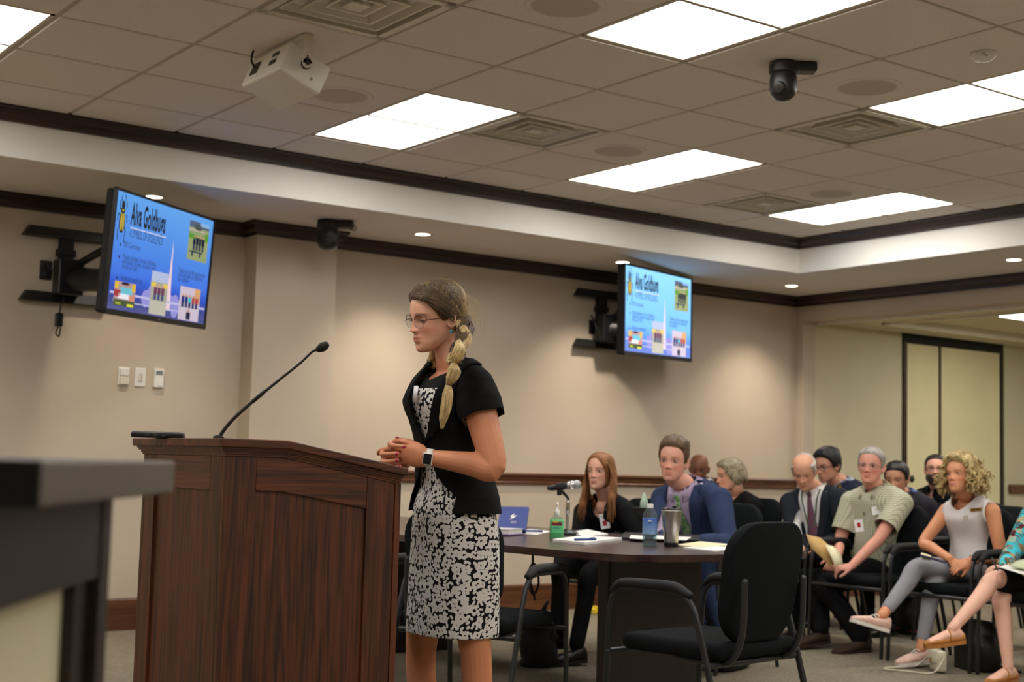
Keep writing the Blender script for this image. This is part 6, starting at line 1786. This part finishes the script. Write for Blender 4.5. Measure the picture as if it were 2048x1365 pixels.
# ---- bearded man in the last row
s = Sitter('bearded man with glasses and black polo shirt in the last row', at(1872, 940, 10.5), 214, -6, 0, .97, (220, 164, 140), hip=at(1888, 1080, 10.6), N=at(1877, 975, 10.55), SL=at(1915, 998, 10.42), SR=at(1848, 996, 10.7), hipyaw=185, w=.175, d=.12, nr=.058, face=dict(w=1.04, jaw=1.12))
s.finish(2, brow=(44, 32, 26), lips=(190, 110, 104)); s.eyes(M['iris_d'], .8)
s.shirt(BLK, .014, 'polo_shirt', sleeve=.7, r=(.074, .068, .05, .04), front=.07); s.trousers(DKP); s.shoes(M['blk'])
s.part('hair', cap(s.H, .009, s.face, noise=.2, freq=50), HM['blackb'])
s.part('beard', cap(s.H, .013, s.face, field=lambda V: np.minimum(np.minimum(.066+.10*np.clip(.075-V[:, 1], 0, 1)-V[:, 2], V[:, 1]-.012), (V[:, 0]/.021)**4+((V[:, 2]-.0475)/.0085)**4-1), noise=.3, freq=80), HM['blackb'])
glasses(s.H, s.root, s.o0, M['glass_rim'], w=.027, h=.018, rim=.0014)
# ---- curly-haired woman in white
s = Sitter('curly blonde woman in a white sleeveless top and grey trousers, legs crossed', at(1920, 950, 8.42), 186, -4, 4, .98, (222, 156, 118), hip=at(1945, 1146, 8.52), N=at(1934, 998, 8.50), SL=at(1985, 1022, 8.34), SR=at(1893, 1022, 8.60), hipyaw=175, fem=True, w=.160, d=.110, nr=.047, belly=.1, face=dict(w=.97, jaw=1.0, lips=1.1),
           WL=at(1940, 1122, 8.14), WR=at(1900, 1118, 8.24), poleL=nrm(_r*.8-_u*.6+_f*.2), poleR=nrm(-_r*.9-_u*.5+_f*.1), KL=at(1838, 1136, 8.22), AL=at(1764, 1232, 8.02), KR=at(1868, 1166, 8.26), AR=at(1842, 1298, 8.10), legs='shin', handd=((-_r*.92-_u*.35-_f*.1, -_f*-.7-_u*.7), (_r*.8-_u*.5-_f*.2, _f*.6-_u*.8)), curl=(.25, .3, .3, .35))
s.finish(2, blush=.8, lips=(196, 104, 104), brow=(150, 112, 74), tan=(216, 148, 106)); s.eyes(M['iris_b'], .85)
s.shirt(WHT, .010, 'sleeveless_top', sleeve=None, collar=False, front=.055)
for c, sg in (('L', -1), ('R', 1)): s.part('armhole_trim', tube([s.sh[c]+s.R1[:, 0]*sg*-.02+s.R1[:, 1]*.062*math.cos(a)+s.R1[:, 2]*(.066*math.sin(a)-.012) for a in np.arange(24)*2*math.pi/24], .007, 6, closed=True), WHT)
GREY = fabric('grey_knit', (146, 146, 152), .9, var=.04, sc=300)
s.trousers(GREY, r=(.088, .074, .058, .05, .038), low=.84)
PINK = fabric('pale_pink_canvas', (222, 186, 170), .85); SOLE = mat('white_rubber', (226, 222, 214), .6, var=.03)
for c, fd, pt_, up_ in (('L', nrm(at(1676, 1240, 7.96)-at(1755, 1264, 8.02)), 0, (0, 0, 1)), ('R', nrm(-_r*.9-_f*.45), 0, (0, 0, 1))):
    a_ = s.an[c]
    o_, W_, x_, u_ = shoe(a_, fd, PINK, s.root, s.o0, .245, .042, .07, SOLE, pt_, 'canvas_shoe', up=up_)
    for k in range(4): obj('lace', (lambda g: (g[0]-s.o0, g[1]))(tube(spline([W_(.36+.07*k)-x_*.022+u_*(.076-.010*k), W_(.39+.07*k)+u_*(.084-.010*k), W_(.42+.07*k)+x_*.022+u_*(.073-.010*k)], 3), .003, 5)), SOLE, o_, smooth=True)
s.sticker(1952, 1020, 8.35, .066, .022, m=M['gold'], name='name_bar', bits=(('engraving', 0, 0, .05, .006, M['glass_rim']),))
s.sticker(1932, 1036, 8.35, .03, .03, m=M['grey_grille'], name='top_motif')
q = s.wr['L']; dd_ = nrm(q-s.el['L']); nx_ = nrm(np.cross(dd_, A(0, 0, 1))); ny_ = np.cross(dd_, nx_)
s.part('bracelet', tube([q-dd_*.02+(nx_*math.cos(a)+ny_*math.sin(a))*.030 for a in np.arange(18)*2*math.pi/18], .0035, 6, closed=True), M['chrome'])
s.part('hair', cap(s.H, .032, s.face, noise=.35, freq=60, field=lambda V: V[:, 2]-np.interp(V[:, 1], [-.12, -.05, -.01, .02, .04, .06, .08], [.0, .0, .03, .09, .140, .172, .188])), HM['curl'])
rg = np.random.default_rng(21); cs = []
Rm, o_, sc_ = s.H
for k in range(620):
    a = rg.uniform(.8, 5.48); el0 = rg.uniform(-.35, 1.35)
    d_ = A(math.sin(a)*math.cos(el0), math.cos(a)*math.cos(el0)*.95, math.sin(el0))
    if d_[1] > .55 and d_[2] < .75: continue
    p0 = A(0, -.015, .118)+d_*A(.085, .105, .112)*(.92+.2*rg.random())
    ln = rg.uniform(.045, .085)+.035*(el0 < .5)
    out = A(d_[0], d_[1], 0)*.30+A(0, -.05, -.9); out = nrm(out+.25*rg.normal(size=3))
    n_ = 22; t = np.linspace(0, 1, n_); r_ = .006+.005*rg.random(); ph = rg.uniform(0, 6.28); tw = rg.uniform(2.2, 3.6)*6.283*ln/.12
    b1 = nrm(np.cross(out, A(.3, .2, 1))); b2 = np.cross(out, b1)
    arc = nrm(A(d_[0], d_[1], .15))
    Q = p0+out[None, :]*(t*ln)[:, None]+arc[None, :]*(.022*np.sin(t*math.pi*.8))[:, None]+(b1[None, :]*np.cos(t*tw+ph)[:, None]+b2[None, :]*np.sin(t*tw+ph)[:, None])*(r_*np.minimum(1, t*4))[:, None]
    cs.append(tube(HT(s.H, Q), [.0055, .0065, .006, .003], 5))
s.part('curls', cs, HM['curl'])
PC = s
# ---- woman cut off by the right edge
s = Sitter('woman in turquoise patterned sleeves and black skirt, cut off by right edge', at(2105, 950, 8.02), 186, 20, 0, .98, (226, 176, 152), hip=at(2105, 1160, 8.08), N=at(2110, 1006, 8.08), SL=at(2160, 1034, 7.92), SR=at(2062, 1036, 8.18), hipyaw=176, fem=True, w=.152, d=.10, nr=.046,
           WR=at(2010, 1132, 7.80), WL=at(2070, 1140, 7.75), poleR=nrm(-_r*.2-_u*.8+_f*.4), KL=at(1990, 1160, 7.70), AL=at(1905, 1258, 7.50), KR=at(2004, 1196, 7.76), AR=at(2016, 1335, 7.62), legs={'L': at(1852, 1270, 7.46)-at(1912, 1262, 7.5), 'R': -_r*.85-_f*.5}, handd=((-_r, A(0, 0, -1)), (-_r*.95-_u*.15, A(0, 0, -1))))
s.finish(2, tan=(228, 178, 154)); s.eyes(M['iris_d'], .4)
mt, t_, b_ = base_mat('turquoise_print', .8, spec=.15)
tc_ = t_.new('ShaderNodeTexCoord'); vo = t_.new('ShaderNodeTexVoronoi'); vo.inputs['Scale'].default_value = 26; t_.l(tc_.outputs['Object'], vo.inputs['Vector'])
wv = t_.new('ShaderNodeTexWave'); wv.inputs['Scale'].default_value = 22; wv.inputs['Distortion'].default_value = 6; t_.l(tc_.outputs['Object'], wv.inputs['Vector'])
rr = t_.new('ShaderNodeValToRGB'); rr.color_ramp.interpolation = 'CONSTANT'
rr.color_ramp.elements[0].color = lin((60, 190, 206)); rr.color_ramp.elements[1].position = .9; rr.color_ramp.elements[1].color = lin((20, 20, 22))
for p_, c_ in ((.3, (66, 50, 36)), (.45, (196, 176, 130)), (.6, (60, 186, 200)), (.75, (120, 40, 34))): rr.color_ramp.elements.new(p_).color = lin(c_)
sc2 = t_.new('ShaderNodeSeparateColor'); t_.l(vo.outputs['Color'], sc2.inputs[0]); t_.l(t_.mth('ADD', t_.mth('MULTIPLY', sc2.outputs[0], .85), t_.mth('MULTIPLY', wv.outputs['Fac'], .15)), rr.inputs[0]); t_.l(rr.outputs[0], b_.inputs['Base Color'])
s.shirt(mt, .016, 'blouse', collar=False, front=.05, r=(.062, .058, .052, .044))
s.part('cuff', tube([s.wr['R']-nrm(s.wr['R']-s.el['R'])*.03, s.wr['R']-nrm(s.wr['R']-s.el['R'])*.005], .047, 16, round_cap=False), mat('black_white_cuff', (20, 20, 20), .8, c2=(220, 214, 206), sc=90))
gs = [loft([ring(s.hip+A(0, 0, z), s.R0[:, 0], s.R0[:, 1], a, b, n=28) for z, a, b in ((-.08, .15, .12), (-.05, .175, .13), (.04, .168, .12), (.10, .155, .11))])]
for c in 'LR':
    h, k_ = s.hipj[c], s.kn[c]; gs.append(limb([h, h+(k_-h)*.5, h+(k_-h)*.86], [.098, .086, .074], 16))
mid = (s.hipj['L']+s.hipj['R']+s.kn['L']+s.kn['R'])/4; gs.append(ell(mid-A(0, 0, .01), (.2, .13, .075), rotz(0)))
s.cloth('skirt', remesh(gs, .009, 4), BLK, 0)
TAN = fabric('tan_leather', (176, 118, 62), .5)
for c, fd, pt_ in (('L', nrm(at(1852, 1270, 7.46)-at(1912, 1262, 7.5)), 0), ('R', nrm(-_r*.85-_f*.5), 0)):
    o_, W_, x_, u_ = shoe(s.an[c], fd, TAN, s.root, s.o0, .235, .040, .05, TAN, pt_, 'flat_shoe', open_top=True)
    obj('strap', (lambda g: (g[0]-s.o0, g[1]))(tube(spline([W_(.40)-x_*.036+u_*.03, W_(.38)-x_*.02+u_*.072, W_(.37)+u_*.08, W_(.38)+x_*.02+u_*.072, W_(.40)+x_*.036+u_*.03], 4), .006, 6)), TAN, o_, smooth=True)
s.part('hair', cap(s.H, .015, s.face, noise=.2), HM['blackb'])
PE = s
# ================================================================== things on and under the table
ZT = .741
def tp(px, py): return aton(px, py, 2, ZT)
# hand sanitizer
p = tp(1113, 1078)
t = thing('sanitizer_bottle', 'green hand sanitizer pump bottle on the table beside the microphone', 'bottle', p, math.radians(-36))
M['green_gel'] = mat('green_gel', (104, 222, 136), .12, var=.06, sc=20, spec=.6)
M['clear'] = glassy('clear_plastic', (225, 236, 232), .04, .93)
def rbody(secs, e=.75, n=24): return loft([ring((0, 0, z), (1, 0, 0), (0, 1, 0), a, b, n=n, e=e) for z, a, b in secs])
obj('gel', rbody([(0.002, .031, .019), (.006, .034, .021), (.085, .034, .021), (.093, .033, .020)]), M['green_gel'], t, smooth=True)
obj('bottle', rbody([(0, .033, .021), (.005, .0355, .0225), (.09, .0355, .0225), (.105, .026, .018), (.11, .013, .013), (.116, .012, .012)]), M['clear'], t, smooth=True)
obj('pump_collar', lathe([(.014, .112), (.0145, .13), (.011, .138), (.006, .142), (.005, .158)], 20), M['white'], t, smooth=True)
obj('pump_nozzle', tube(spline([(0, 0, .155), (0, 0, .168), (0, -.012, .172), (0, -.03, .168)], 4), [.006, .0065, .006, .004], 10), M['white'], t, smooth=True)
LB = obj('label', bx(-.026, .026, -.0232, -.0222, .028, .086), mat('sanitizer_label', (96, 196, 130), .5, var=.05), t)
obj('label_band', bx(-.026, .026, -.0236, -.0231, .064, .082), mat('maroon_print', (110, 22, 40), .5), LB)
obj('label_flash', bx(-.02, .006, -.0238, -.0236, .080, .086), M['yellow'], LB)
g = fit_w(text_mesh('PURELL', .016), .036); obj('label_text', (np.stack([g[0][:, 0]-.018, np.full(len(g[0]), -.0238), g[0][:, 1]+.048], 1), g[1]), M['blue'], LB)
# microphone on desk stand
p = tp(1134, 1070)
t = thing('desk_microphone', 'black handheld microphone with silver grille on a short desk stand', 'microphone', p)
obj('base', lathe([(.06, 0), (.062, .008), (.055, .016), (.02, .024), (.012, .03)], 32), M['frame'], t, smooth=True)
obj('stand_tube', tube([(0, 0, .02), (0, 0, .16)], .0085, 12), M['steel'], t, smooth=True)
obj('stand_sleeve', tube([(0, 0, .11), (0, 0, .17)], .0115, 12), M['chrome'], t, smooth=True)
dm = depth(p)
q0, q1, q2 = at(1098, 977, dm)-p, at(1140, 971, dm)-p, at(1153, 970, dm)-p
obj('stand_neck', tube(spline([(0, 0, .165), (0, 0, .19), (q0+q1)/2-A(0, 0, .012)], 4), [.007, .007, .01], 10), M['blk'], t, smooth=True)
obj('mic_clip', [tube([q0+(q1-q0)*.42, q0+(q1-q0)*.68], .020, 14), box((q0+q1)/2-A(0, 0, .03), (.02, .02, .03), bev=.004)], M['blk_m'], t, smooth=True)
obj('mic_body', tube([q0, q0+(q1-q0)*.1, q0+(q1-q0)*.6, q1], [.012, .0155, .0165, .019], 16), M['blk'], t, smooth=True)
obj('mic_grille', ell(q2, (.026, .024, .024)), mat('mic_mesh', (170, 172, 172), .45, metal=.7, var=.35, sc=900), t, smooth=True)
obj('grille_band', tube([q1-nrm(q1-q0)*.002, q1+nrm(q1-q0)*.008], .0225, 18), M['chrome'], t, smooth=True)
# water bottle
p = tp(1299, 1092)
t = thing('water_bottle', 'clear water bottle with blue label on the table beside the steel tumbler', 'bottle', p)
Hb = .19
obj('bottle', lathe([(.001, .002), (.028, 0), (.032, .006), (.031, .02), (.033, .03), (.033, .12), (.031, .145), (.02, .165), (.0135, .172), (.0135, .18)], 28), M['clear'], t, smooth=True)
obj('water', lathe([(.001, .004), (.030, .004), (.031, .03), (.031, .118), (.001, .118)], 28), glassy('water', (214, 228, 236), .02, .95), t, smooth=True)
obj('cap', lathe([(.0145, .172), (.0145, .19), (.013, .192), (.001, .192)], 24), M['white'], t, smooth=True, auto=40)
m, tt, bb = base_mat('blue_label', .4)
tc = tt.new('ShaderNodeTexCoord'); sp = tt.new('ShaderNodeSeparateXYZ'); tt.l(tc.outputs['Generated'], sp.inputs[0]); tt.l(tt.mix(sp.outputs[2], lin((150, 186, 226)), lin((58, 104, 190))), bb.inputs['Base Color'])
LB = obj('label', lathe([(.0336, .052), (.0338, .053), (.0338, .125), (.0336, .126)], 28), m, t, smooth=True)
a_ = math.atan2(*(CAM-p)[[1, 0]])
obj('label_mark', ell(A(math.cos(a_)*.034, math.sin(a_)*.034, .112), (.009, .009, .004)), M['white'], LB)
# tumbler
p = tp(1342, 1093)
t = thing('steel_tumbler', 'brushed steel tumbler with black lid on the table by the water bottle', 'cup', p)
obj('body', lathe([(.030, .012), (.033, .02), (.034, .06), (.044, .09), (.047, .16), (.0475, .168)], 36), M['steel'], t, smooth=True)
obj('base_ring', lathe([(.031, 0), (.033, .004), (.033, .016), (.030, .018)], 32), M['blk'], t, smooth=True, auto=40)
obj('lid', lathe([(.0475, .165), (.048, .172), (.044, .176), (.03, .174), (.001, .174)], 32), glassy('smoky_lid', (120, 120, 120), .1, .6), t, smooth=True, auto=40)
obj('lid_slider', box((.01, -.01, .181), (.035, .018, .014), rotz(.6), bev=.005), M['blk'], t)
# flat things lying on the table, as quads through photograph corners
def sheet(name, label, cat, corners, th, m, group=None, z=ZT, child=None):
    P_ = [aton(x, y, 2, z) for x, y in corners]; c = np.mean(P_, 0)
    n = len(P_)
    V = np.array([q-c for q in P_]+[q-c+A(0, 0, th) for q in P_])
    o = obj(name, (V, [tuple(range(n))[::-1], tuple(range(n, 2*n))]+[(j, (j+1) % n, n+(j+1) % n, n+j) for j in range(n)]), m, loc=c)
    return tag(o, label, cat, group)
sheet('paper_sheet', 'white paper sheet under the pen near the blue book', 'paper', [(1012, 1066), (1060, 1059), (1104, 1064), (1072, 1071)], .002, M['paper'], 'papers on the table')
sheet('paper_stack', 'thin stack of white paper in front of the red-haired woman', 'paper', [(1140, 1067), (1175, 1062), (1216, 1071), (1170, 1077)], .008, M['paper'], 'papers on the table')
sheet('notepad', 'white notepad with a blue pen near the sanitizer bottle', 'notepad', [(1106, 1084), (1165, 1076), (1244, 1081), (1170, 1091)], .012, M['paper'], 'papers on the table')
sheet('padfolio', 'black padfolio lying open in front of the man in blue', 'folder', [(1236, 1080), (1250, 1069), (1400, 1075), (1400, 1086)], .012, M['blk'])
sheet('paper_sheet', 'white sheet left of the water bottle on the black padfolio', 'paper', [(1258, 1078), (1262, 1072), (1290, 1074), (1288, 1080)], .003, M['paper'], 'papers on the table', z=ZT+.0125)
sheet('paper_sheet', 'white sheet right of the steel tumbler on the black padfolio', 'paper', [(1306, 1079), (1312, 1073), (1382, 1076), (1372, 1082)], .003, M['paper'], 'papers on the table', z=ZT+.0125)
sheet('paper_stack', 'cream and white papers beside the tumbler on the near side', 'paper', [(1352, 1093), (1400, 1086), (1470, 1093), (1400, 1098)], .007, M['paper_c'], 'papers on the table')
sheet('paper_stack', 'white paper stack nearest the near right table corner', 'paper', [(1366, 1098), (1420, 1094), (1482, 1100), (1430, 1105)], .006, M['paper'], 'papers on the table')
def pen(label, a, b, z=ZT, m1='white', m2='blue'):
    p0, p1 = aton(*a, 2, z+.006), aton(*b, 2, z+.006)
    p1 = p0+nrm(p1-p0)*.145; c = (p0+p1)/2
    t = thing('pen', label, 'pen', (c[0], c[1], z)); u = nrm(p1-p0); cc = A(c[0], c[1], z)
    obj('barrel', tube([p0-cc, p0-cc+u*.1], .0055, 8), M[m2], t, smooth=True)
    obj('cap', tube([p0-cc+u*.1, p0-cc+u*.143], .006, 8), M[m1], t, smooth=True)
    obj('clip', tube([p0-cc+u*.105+A(0, 0, .007), p0-cc+u*.14+A(0, 0, .007)], .0015, 6), M['chrome'], t)
pen('white and blue pen on the sheet near the blue book', (1084, 1063), (1050, 1062), ZT+.002)
pen('blue pen lying across the notepad by the sanitizer', (1150, 1080), (1186, 1079), ZT+.012, 'blue', 'blue')
# blue presentation folder, propped up, with a white emblem
p = at(1027, 1051, 7.25); 
u = nrm(rv*.95-fv*.1); v = nrm(upv*.45+fv*.85); v = nrm(v-u*(v @ u)); nn = np.cross(u, v)
zmin = ZT
c = at(1026, 1050, 7.3); R = np.stack([u, v, nn], 1)
cz = ZT+.5*.21*abs(v[2])+.5*.03*abs(nn[2])
lo = c.copy(); lo[2] = ZT
t = thing('blue_folder', 'royal blue presentation book with white emblem propped on the table', 'book', lo)
obj('cover', box(A(0, 0, cz-ZT), (.15, .21, .022), R, bev=.003), M['blue'], t)
em = A(0, 0, cz-ZT)+nn*.0118
obj('emblem', [(lambda g: (g[0] @ R.T+em+v*.01, g[1]))(prism([(-.02, -.03), (-.006, -.012), (-.016, .005), (.004, .03), (.0, .01), (.02, .014), (.002, -.012)], 0, .001))], M['white'], t)
for k in range(2): obj('emblem_line', box(em+v*(-.032-.012*k)+u*.006, (.03, .003, .001), R), M['white'], t)
t0 = at(993, 1060, 7.1); t0[2] = ZT
t = thing('notebook', 'white notebook with purple edge partly behind the patterned skirt', 'book', t0, .5)
obj('cover', box((0, 0, .006), (.16, .22, .008), bev=.002), mat('purple_cover', (120, 96, 160), .5), t)
obj('pages', box((0, 0, .02), (.155, .215, .02)), M['paper'], t)
obj('cover_top', box((.0, 0, .032), (.16, .22, .004), bev=.001), M['white'], t)
# tissue box between the two people
p = tp(1287, 1058)
t = thing('tissue_box', 'black tissue box with a pale green tissue between the seated pair', 'tissue box', p, .3)
obj('box', box((0, 0, .062), (.12, .12, .124), bev=.004), M['blk'], t)
ts_ = []
for k in range(9):
    a = k*2*math.pi/8; r_ = .026+.008*math.sin(k*2.4); ts_.append([A(math.cos(a)*r_, math.sin(a)*r_*.6, .12), A(math.cos(a)*.035*(1+.3*math.sin(k*1.7)), math.sin(a)*.02, .155+.01*math.sin(k*3)), A(.004*math.cos(a), .004*math.sin(a), .212)])
V = np.array([q for c_ in ts_ for q in c_]); F = [(i*3+j, (i+1)*3+j, (i+1)*3+j+1, i*3+j+1) for i in range(8) for j in range(2)]
obj('tissue', (V, F), mat('pale_green_tissue', (196, 222, 200), .9, var=.04), t, smooth=True)

# cables
t0 = at(1064, 1112, 6.95)
Q = [at(1066, 1100, 6.95), at(1065, 1130, 6.95), at(1062, 1150, 6.95), at(1058, 1165, 6.95), at(1066, 1190, 6.95), at(1077, 1170, 6.95), at(1074, 1140, 6.95), at(1066, 1128, 6.95), at(1058, 1150, 6.95), at(1070, 1200, 6.93)]
c = Q[0].copy(); o = obj('hanging_cable', tube(spline(Q, 6)-c, .006, 8), M['blk'], loc=c, smooth=True); tag(o, 'black cable looped under the left end of the table', 'cable')
Q = [aton(x, y, 2, .012+.02*k) for k, (x, y) in enumerate(((1200, 1228), (1172, 1226), (1168, 1218), (1190, 1212), (1206, 1222), (1180, 1226), (1165, 1216), (1182, 1204), (1200, 1212)))]
Qf = [np.array([q[0], q[1], .012+.01*(k % 3)]) for k, q in enumerate(Q)]
c = at(1182, 1216, 7.9); Qf = [A(c[0]+.09*math.cos(a)*(1+.15*math.sin(3*a)), c[1]+.10*math.sin(a), .012+.008*((k*7) % 5)) for k, a in enumerate(np.linspace(0, 6*math.pi, 40))]
c = aton(1178, 1228, 2, .0); Qf = [q-A(at(1182, 1216, 7.9)[0], at(1182, 1216, 7.9)[1], 0) for q in Qf]
o = obj('coiled_cord', tube(spline(Qf, 3), .009, 8), M['yellow'], loc=c, smooth=True); tag(o, 'yellow extension cord coiled on the carpet behind the table leg', 'cord')

# bags
def bag(label, p, rz, w, d_, h, m, extra=None, name='handbag', slump=.15, handle=True, hm=None):
    t = thing(name, label, 'bag', p, rz)
    rings = []
    for k, (z, s_) in enumerate(((0, .86), (.02, .97), (.3*h, 1.04), (.7*h, .97-slump*.5), (.95*h, .80-slump), (h, .68-slump))): rings.append(ring((.02*math.sin(k*1.9), .015*math.cos(k*2.3), z), (1, 0, 0), (0, 1, 0), w/2*s_, d_/2*s_, n=28, e=.6))
    obj('body', loft(rings), m, t, smooth=True)
    obj('flap', loft([ring((0, -d_*.04, z), (1, 0, 0), (0, 1, 0), w/2*s_, d_/2*s_, n=28, e=.6) for z, s_ in ((.60*h, 1.02-slump*.4), (.9*h, .88-slump*.9), (h*1.02, .70-slump))]), m, t, smooth=True)
    obj('clasp', box((.0, -d_*.5*.96, .62*h), (.03, .012, .03), bev=.004), M['gold'], t)
    if handle: obj('strap', tube(spline([(-w*.3, 0, h*.9), (-w*.25, -.03, h*1.25), (w*.1, -.05, h*1.3), (w*.3, 0, h*.9)], 6), .009, 8), hm or m, t, smooth=True)
    return t
p = aton(1512, 1375, 2, 0); bag('black bag standing on the floor behind the near chair', (p[0]+.32, p[1]+.55, 0), .4, .38, .2, .30, M['blk_m'])
p = aton(1075, 1330, 2, 0); bag('black tote bag under the left part of the table', (p[0], p[1], 0), 1.0, .34, .2, .26, M['blk_m'], name='tote_bag')
p = aton(1945, 1345, 2, 0); tb_ = bag('large black handbag on the carpet between the two women at right', (p[0]+.12, p[1]+.06, 0), 1.1, .34, .18, .27, M['blk'], slump=.1, handle=False)
obj('ring', tube([A(-.08+.018*math.cos(a), -.10, .19+.018*math.sin(a)) for a in np.arange(20)*2*math.pi/20], .004, 8, closed=True), M['chrome'], tb_, smooth=True)
for sx in (-.1, .08): obj('strap', tube(spline([(sx, -.06, .24), (sx-.02, -.11, .16), (sx-.03, -.13, .02), (sx-.10, -.16, .015)], 5), .009, 8), M['blk'], tb_, smooth=True)
p = aton(1806, 1272, 2, 0); r_ = bag('black bag with red trim under the curly-haired woman', (p[0]+.2, p[1]+.1, 0), .9, .36, .2, .24, M['blk_m'])
obj('trim', tube([A(.17*math.cos(a), .095*math.sin(a), .03) for a in np.arange(28)*2*math.pi/28], .007, 6, closed=True), M['red'], r_, smooth=True)
# small cream purse with a long strap on the floor
p = aton(1882, 1346, 2, 0)
t = thing('cream_purse', 'small cream purse with a long strap trailing on the carpet', 'bag', (p[0], p[1]+.02, 0), 4.08)
M['cream_l'] = fabric('cream_leather', (214, 208, 184), .5)
obj('body', box((0, 0, .065), (.14, .06, .115), bev=.014, seg=3), M['cream_l'], t, auto=40)
obj('flap', box((0, -.03, .09), (.142, .02, .075), bev=.008, seg=3), M['cream_l'], t, auto=40)
obj('clasp', box((0, -.042, .065), (.022, .008, .03), bev=.003), M['gold'], t)
obj('strap', tube(spline([(-.085, 0, .11), (-.11, -.02, .08), (-.12, -.10, .012), (-.08, -.24, .009), (.0, -.3, .009), (.06, -.2, .009), (.10, -.06, .009), (.09, 0, .08), (.085, .0, .11)], 6), .0065, 8, ref=(0, 0, 1), flat=.6), M['cream_l'], t, smooth=True)
# bottle on the floor
p = aton(1744, 1248, 2, 0)
t = thing('water_bottle', 'small clear water bottle standing on the carpet between audience chairs', 'bottle', (p[0], p[1], 0))
obj('bottle', lathe([(.028, 0), (.031, .006), (.031, .13), (.02, .155), (.0135, .165), (.0135, .172)], 22), M['clear'], t, smooth=True)
obj('label', lathe([(.0315, .05), (.0315, .11)], 22), M['white'], t, smooth=True)
obj('cap', lathe([(.0145, .165), (.0145, .185), (.001, .186)], 18), M['white'], t, smooth=True)

# held things
def held_sheet(name, label, cat, pts, m, th=.003):
    """a bent sheet through rows of points"""
    R_ = [np.array(r) for r in pts]; V = np.array([q for r in R_ for q in r]); k = len(R_[0]); c = V.mean(0)
    o = obj(name, (V-c, [(i*k+j, i*k+j+1, (i+1)*k+j+1, (i+1)*k+j) for i in range(len(R_)-1) for j in range(k-1)]), m, loc=c, smooth=True)
    md = o.modifiers.new('thickness', 'SOLIDIFY'); md.thickness = th
    return tag(o, label, cat)
mf = held_sheet('manila_folder', 'open manila folder held by the man in the checked shirt', 'folder', [[at(1612, 1069, 8.62), at(1622, 1096, 8.58), at(1660, 1132, 8.52)], [at(1640, 1076, 8.60), at(1652, 1100, 8.57), at(1672, 1130, 8.53)], [at(1660, 1092, 8.66), at(1668, 1108, 8.64), at(1680, 1128, 8.6)]], M['manila'])
held_sheet('paper_sheet', 'cream sheet curling over the open manila folder', 'paper', [[at(1650, 1090, 8.56), at(1664, 1118, 8.51), at(1670, 1134, 8.49)], [at(1664, 1092, 8.57), at(1676, 1112, 8.53), at(1680, 1130, 8.50)], [at(1678, 1102, 8.62), at(1684, 1116, 8.59), at(1686, 1130, 8.55)]], M['paper_c'], .002)
a, b = at(1846, 1113, 8.10), at(1886, 1124, 8.08); c = (a+b)/2; u = nrm(b-a); v = nrm(_f-u*(_f @ u)); R = np.stack([u, v, np.cross(u, v)], 1)
o = thing('mobile_phone', 'dark blue phone held on the lap of the curly-haired woman', 'phone', c, R=R)
obj('case', box((0, 0, 0), (.145, .07, .010), bev=.004), mat('dark_blue_case', (24, 28, 74), .35), o); obj('screen', box((0, 0, .0054), (.135, .064, .001)), M['blk'], o)
held_sheet('paper_sheet', 'corner of cream paper under the phone of the curly-haired woman', 'paper', [[at(1842, 1106, 8.16), at(1842, 1120, 8.12)], [at(1862, 1112, 8.14), at(1862, 1122, 8.10)]], M['paper_c'], .002)
held_sheet('notebook_sheet', 'white pages on the lap of the woman at the right edge', 'paper', [[at(1998, 1134, 7.66), at(2050, 1150, 7.5)], [at(2030, 1124, 7.9), at(2090, 1138, 7.74)]], M['paper'], .004)
held_sheet('notebook_cover', 'pale green notebook cover at the right edge of the photo', 'notebook', [[at(2018, 1132, 7.62), at(2060, 1140, 7.56)], [at(2034, 1122, 7.74), at(2080, 1126, 7.68)], [at(2050, 1118, 7.86), at(2100, 1122, 7.8)]], fabric('pale_green_cover', (196, 206, 170), .7), .004)
p0, p1 = at(1984, 1118, 7.72), at(1996, 1142, 7.62)
c = (p0+p1)/2; t = thing('pen', 'black pen in the hand of the woman at right edge', 'pen', c); obj('barrel', tube([p0-c, p1-c], .0055, 8), M['blk'], t, smooth=True); obj('tip', tube([p1-c, p1-c+nrm(p1-p0)*.012], [.004, .001], 8), M['chrome'], t, smooth=True)
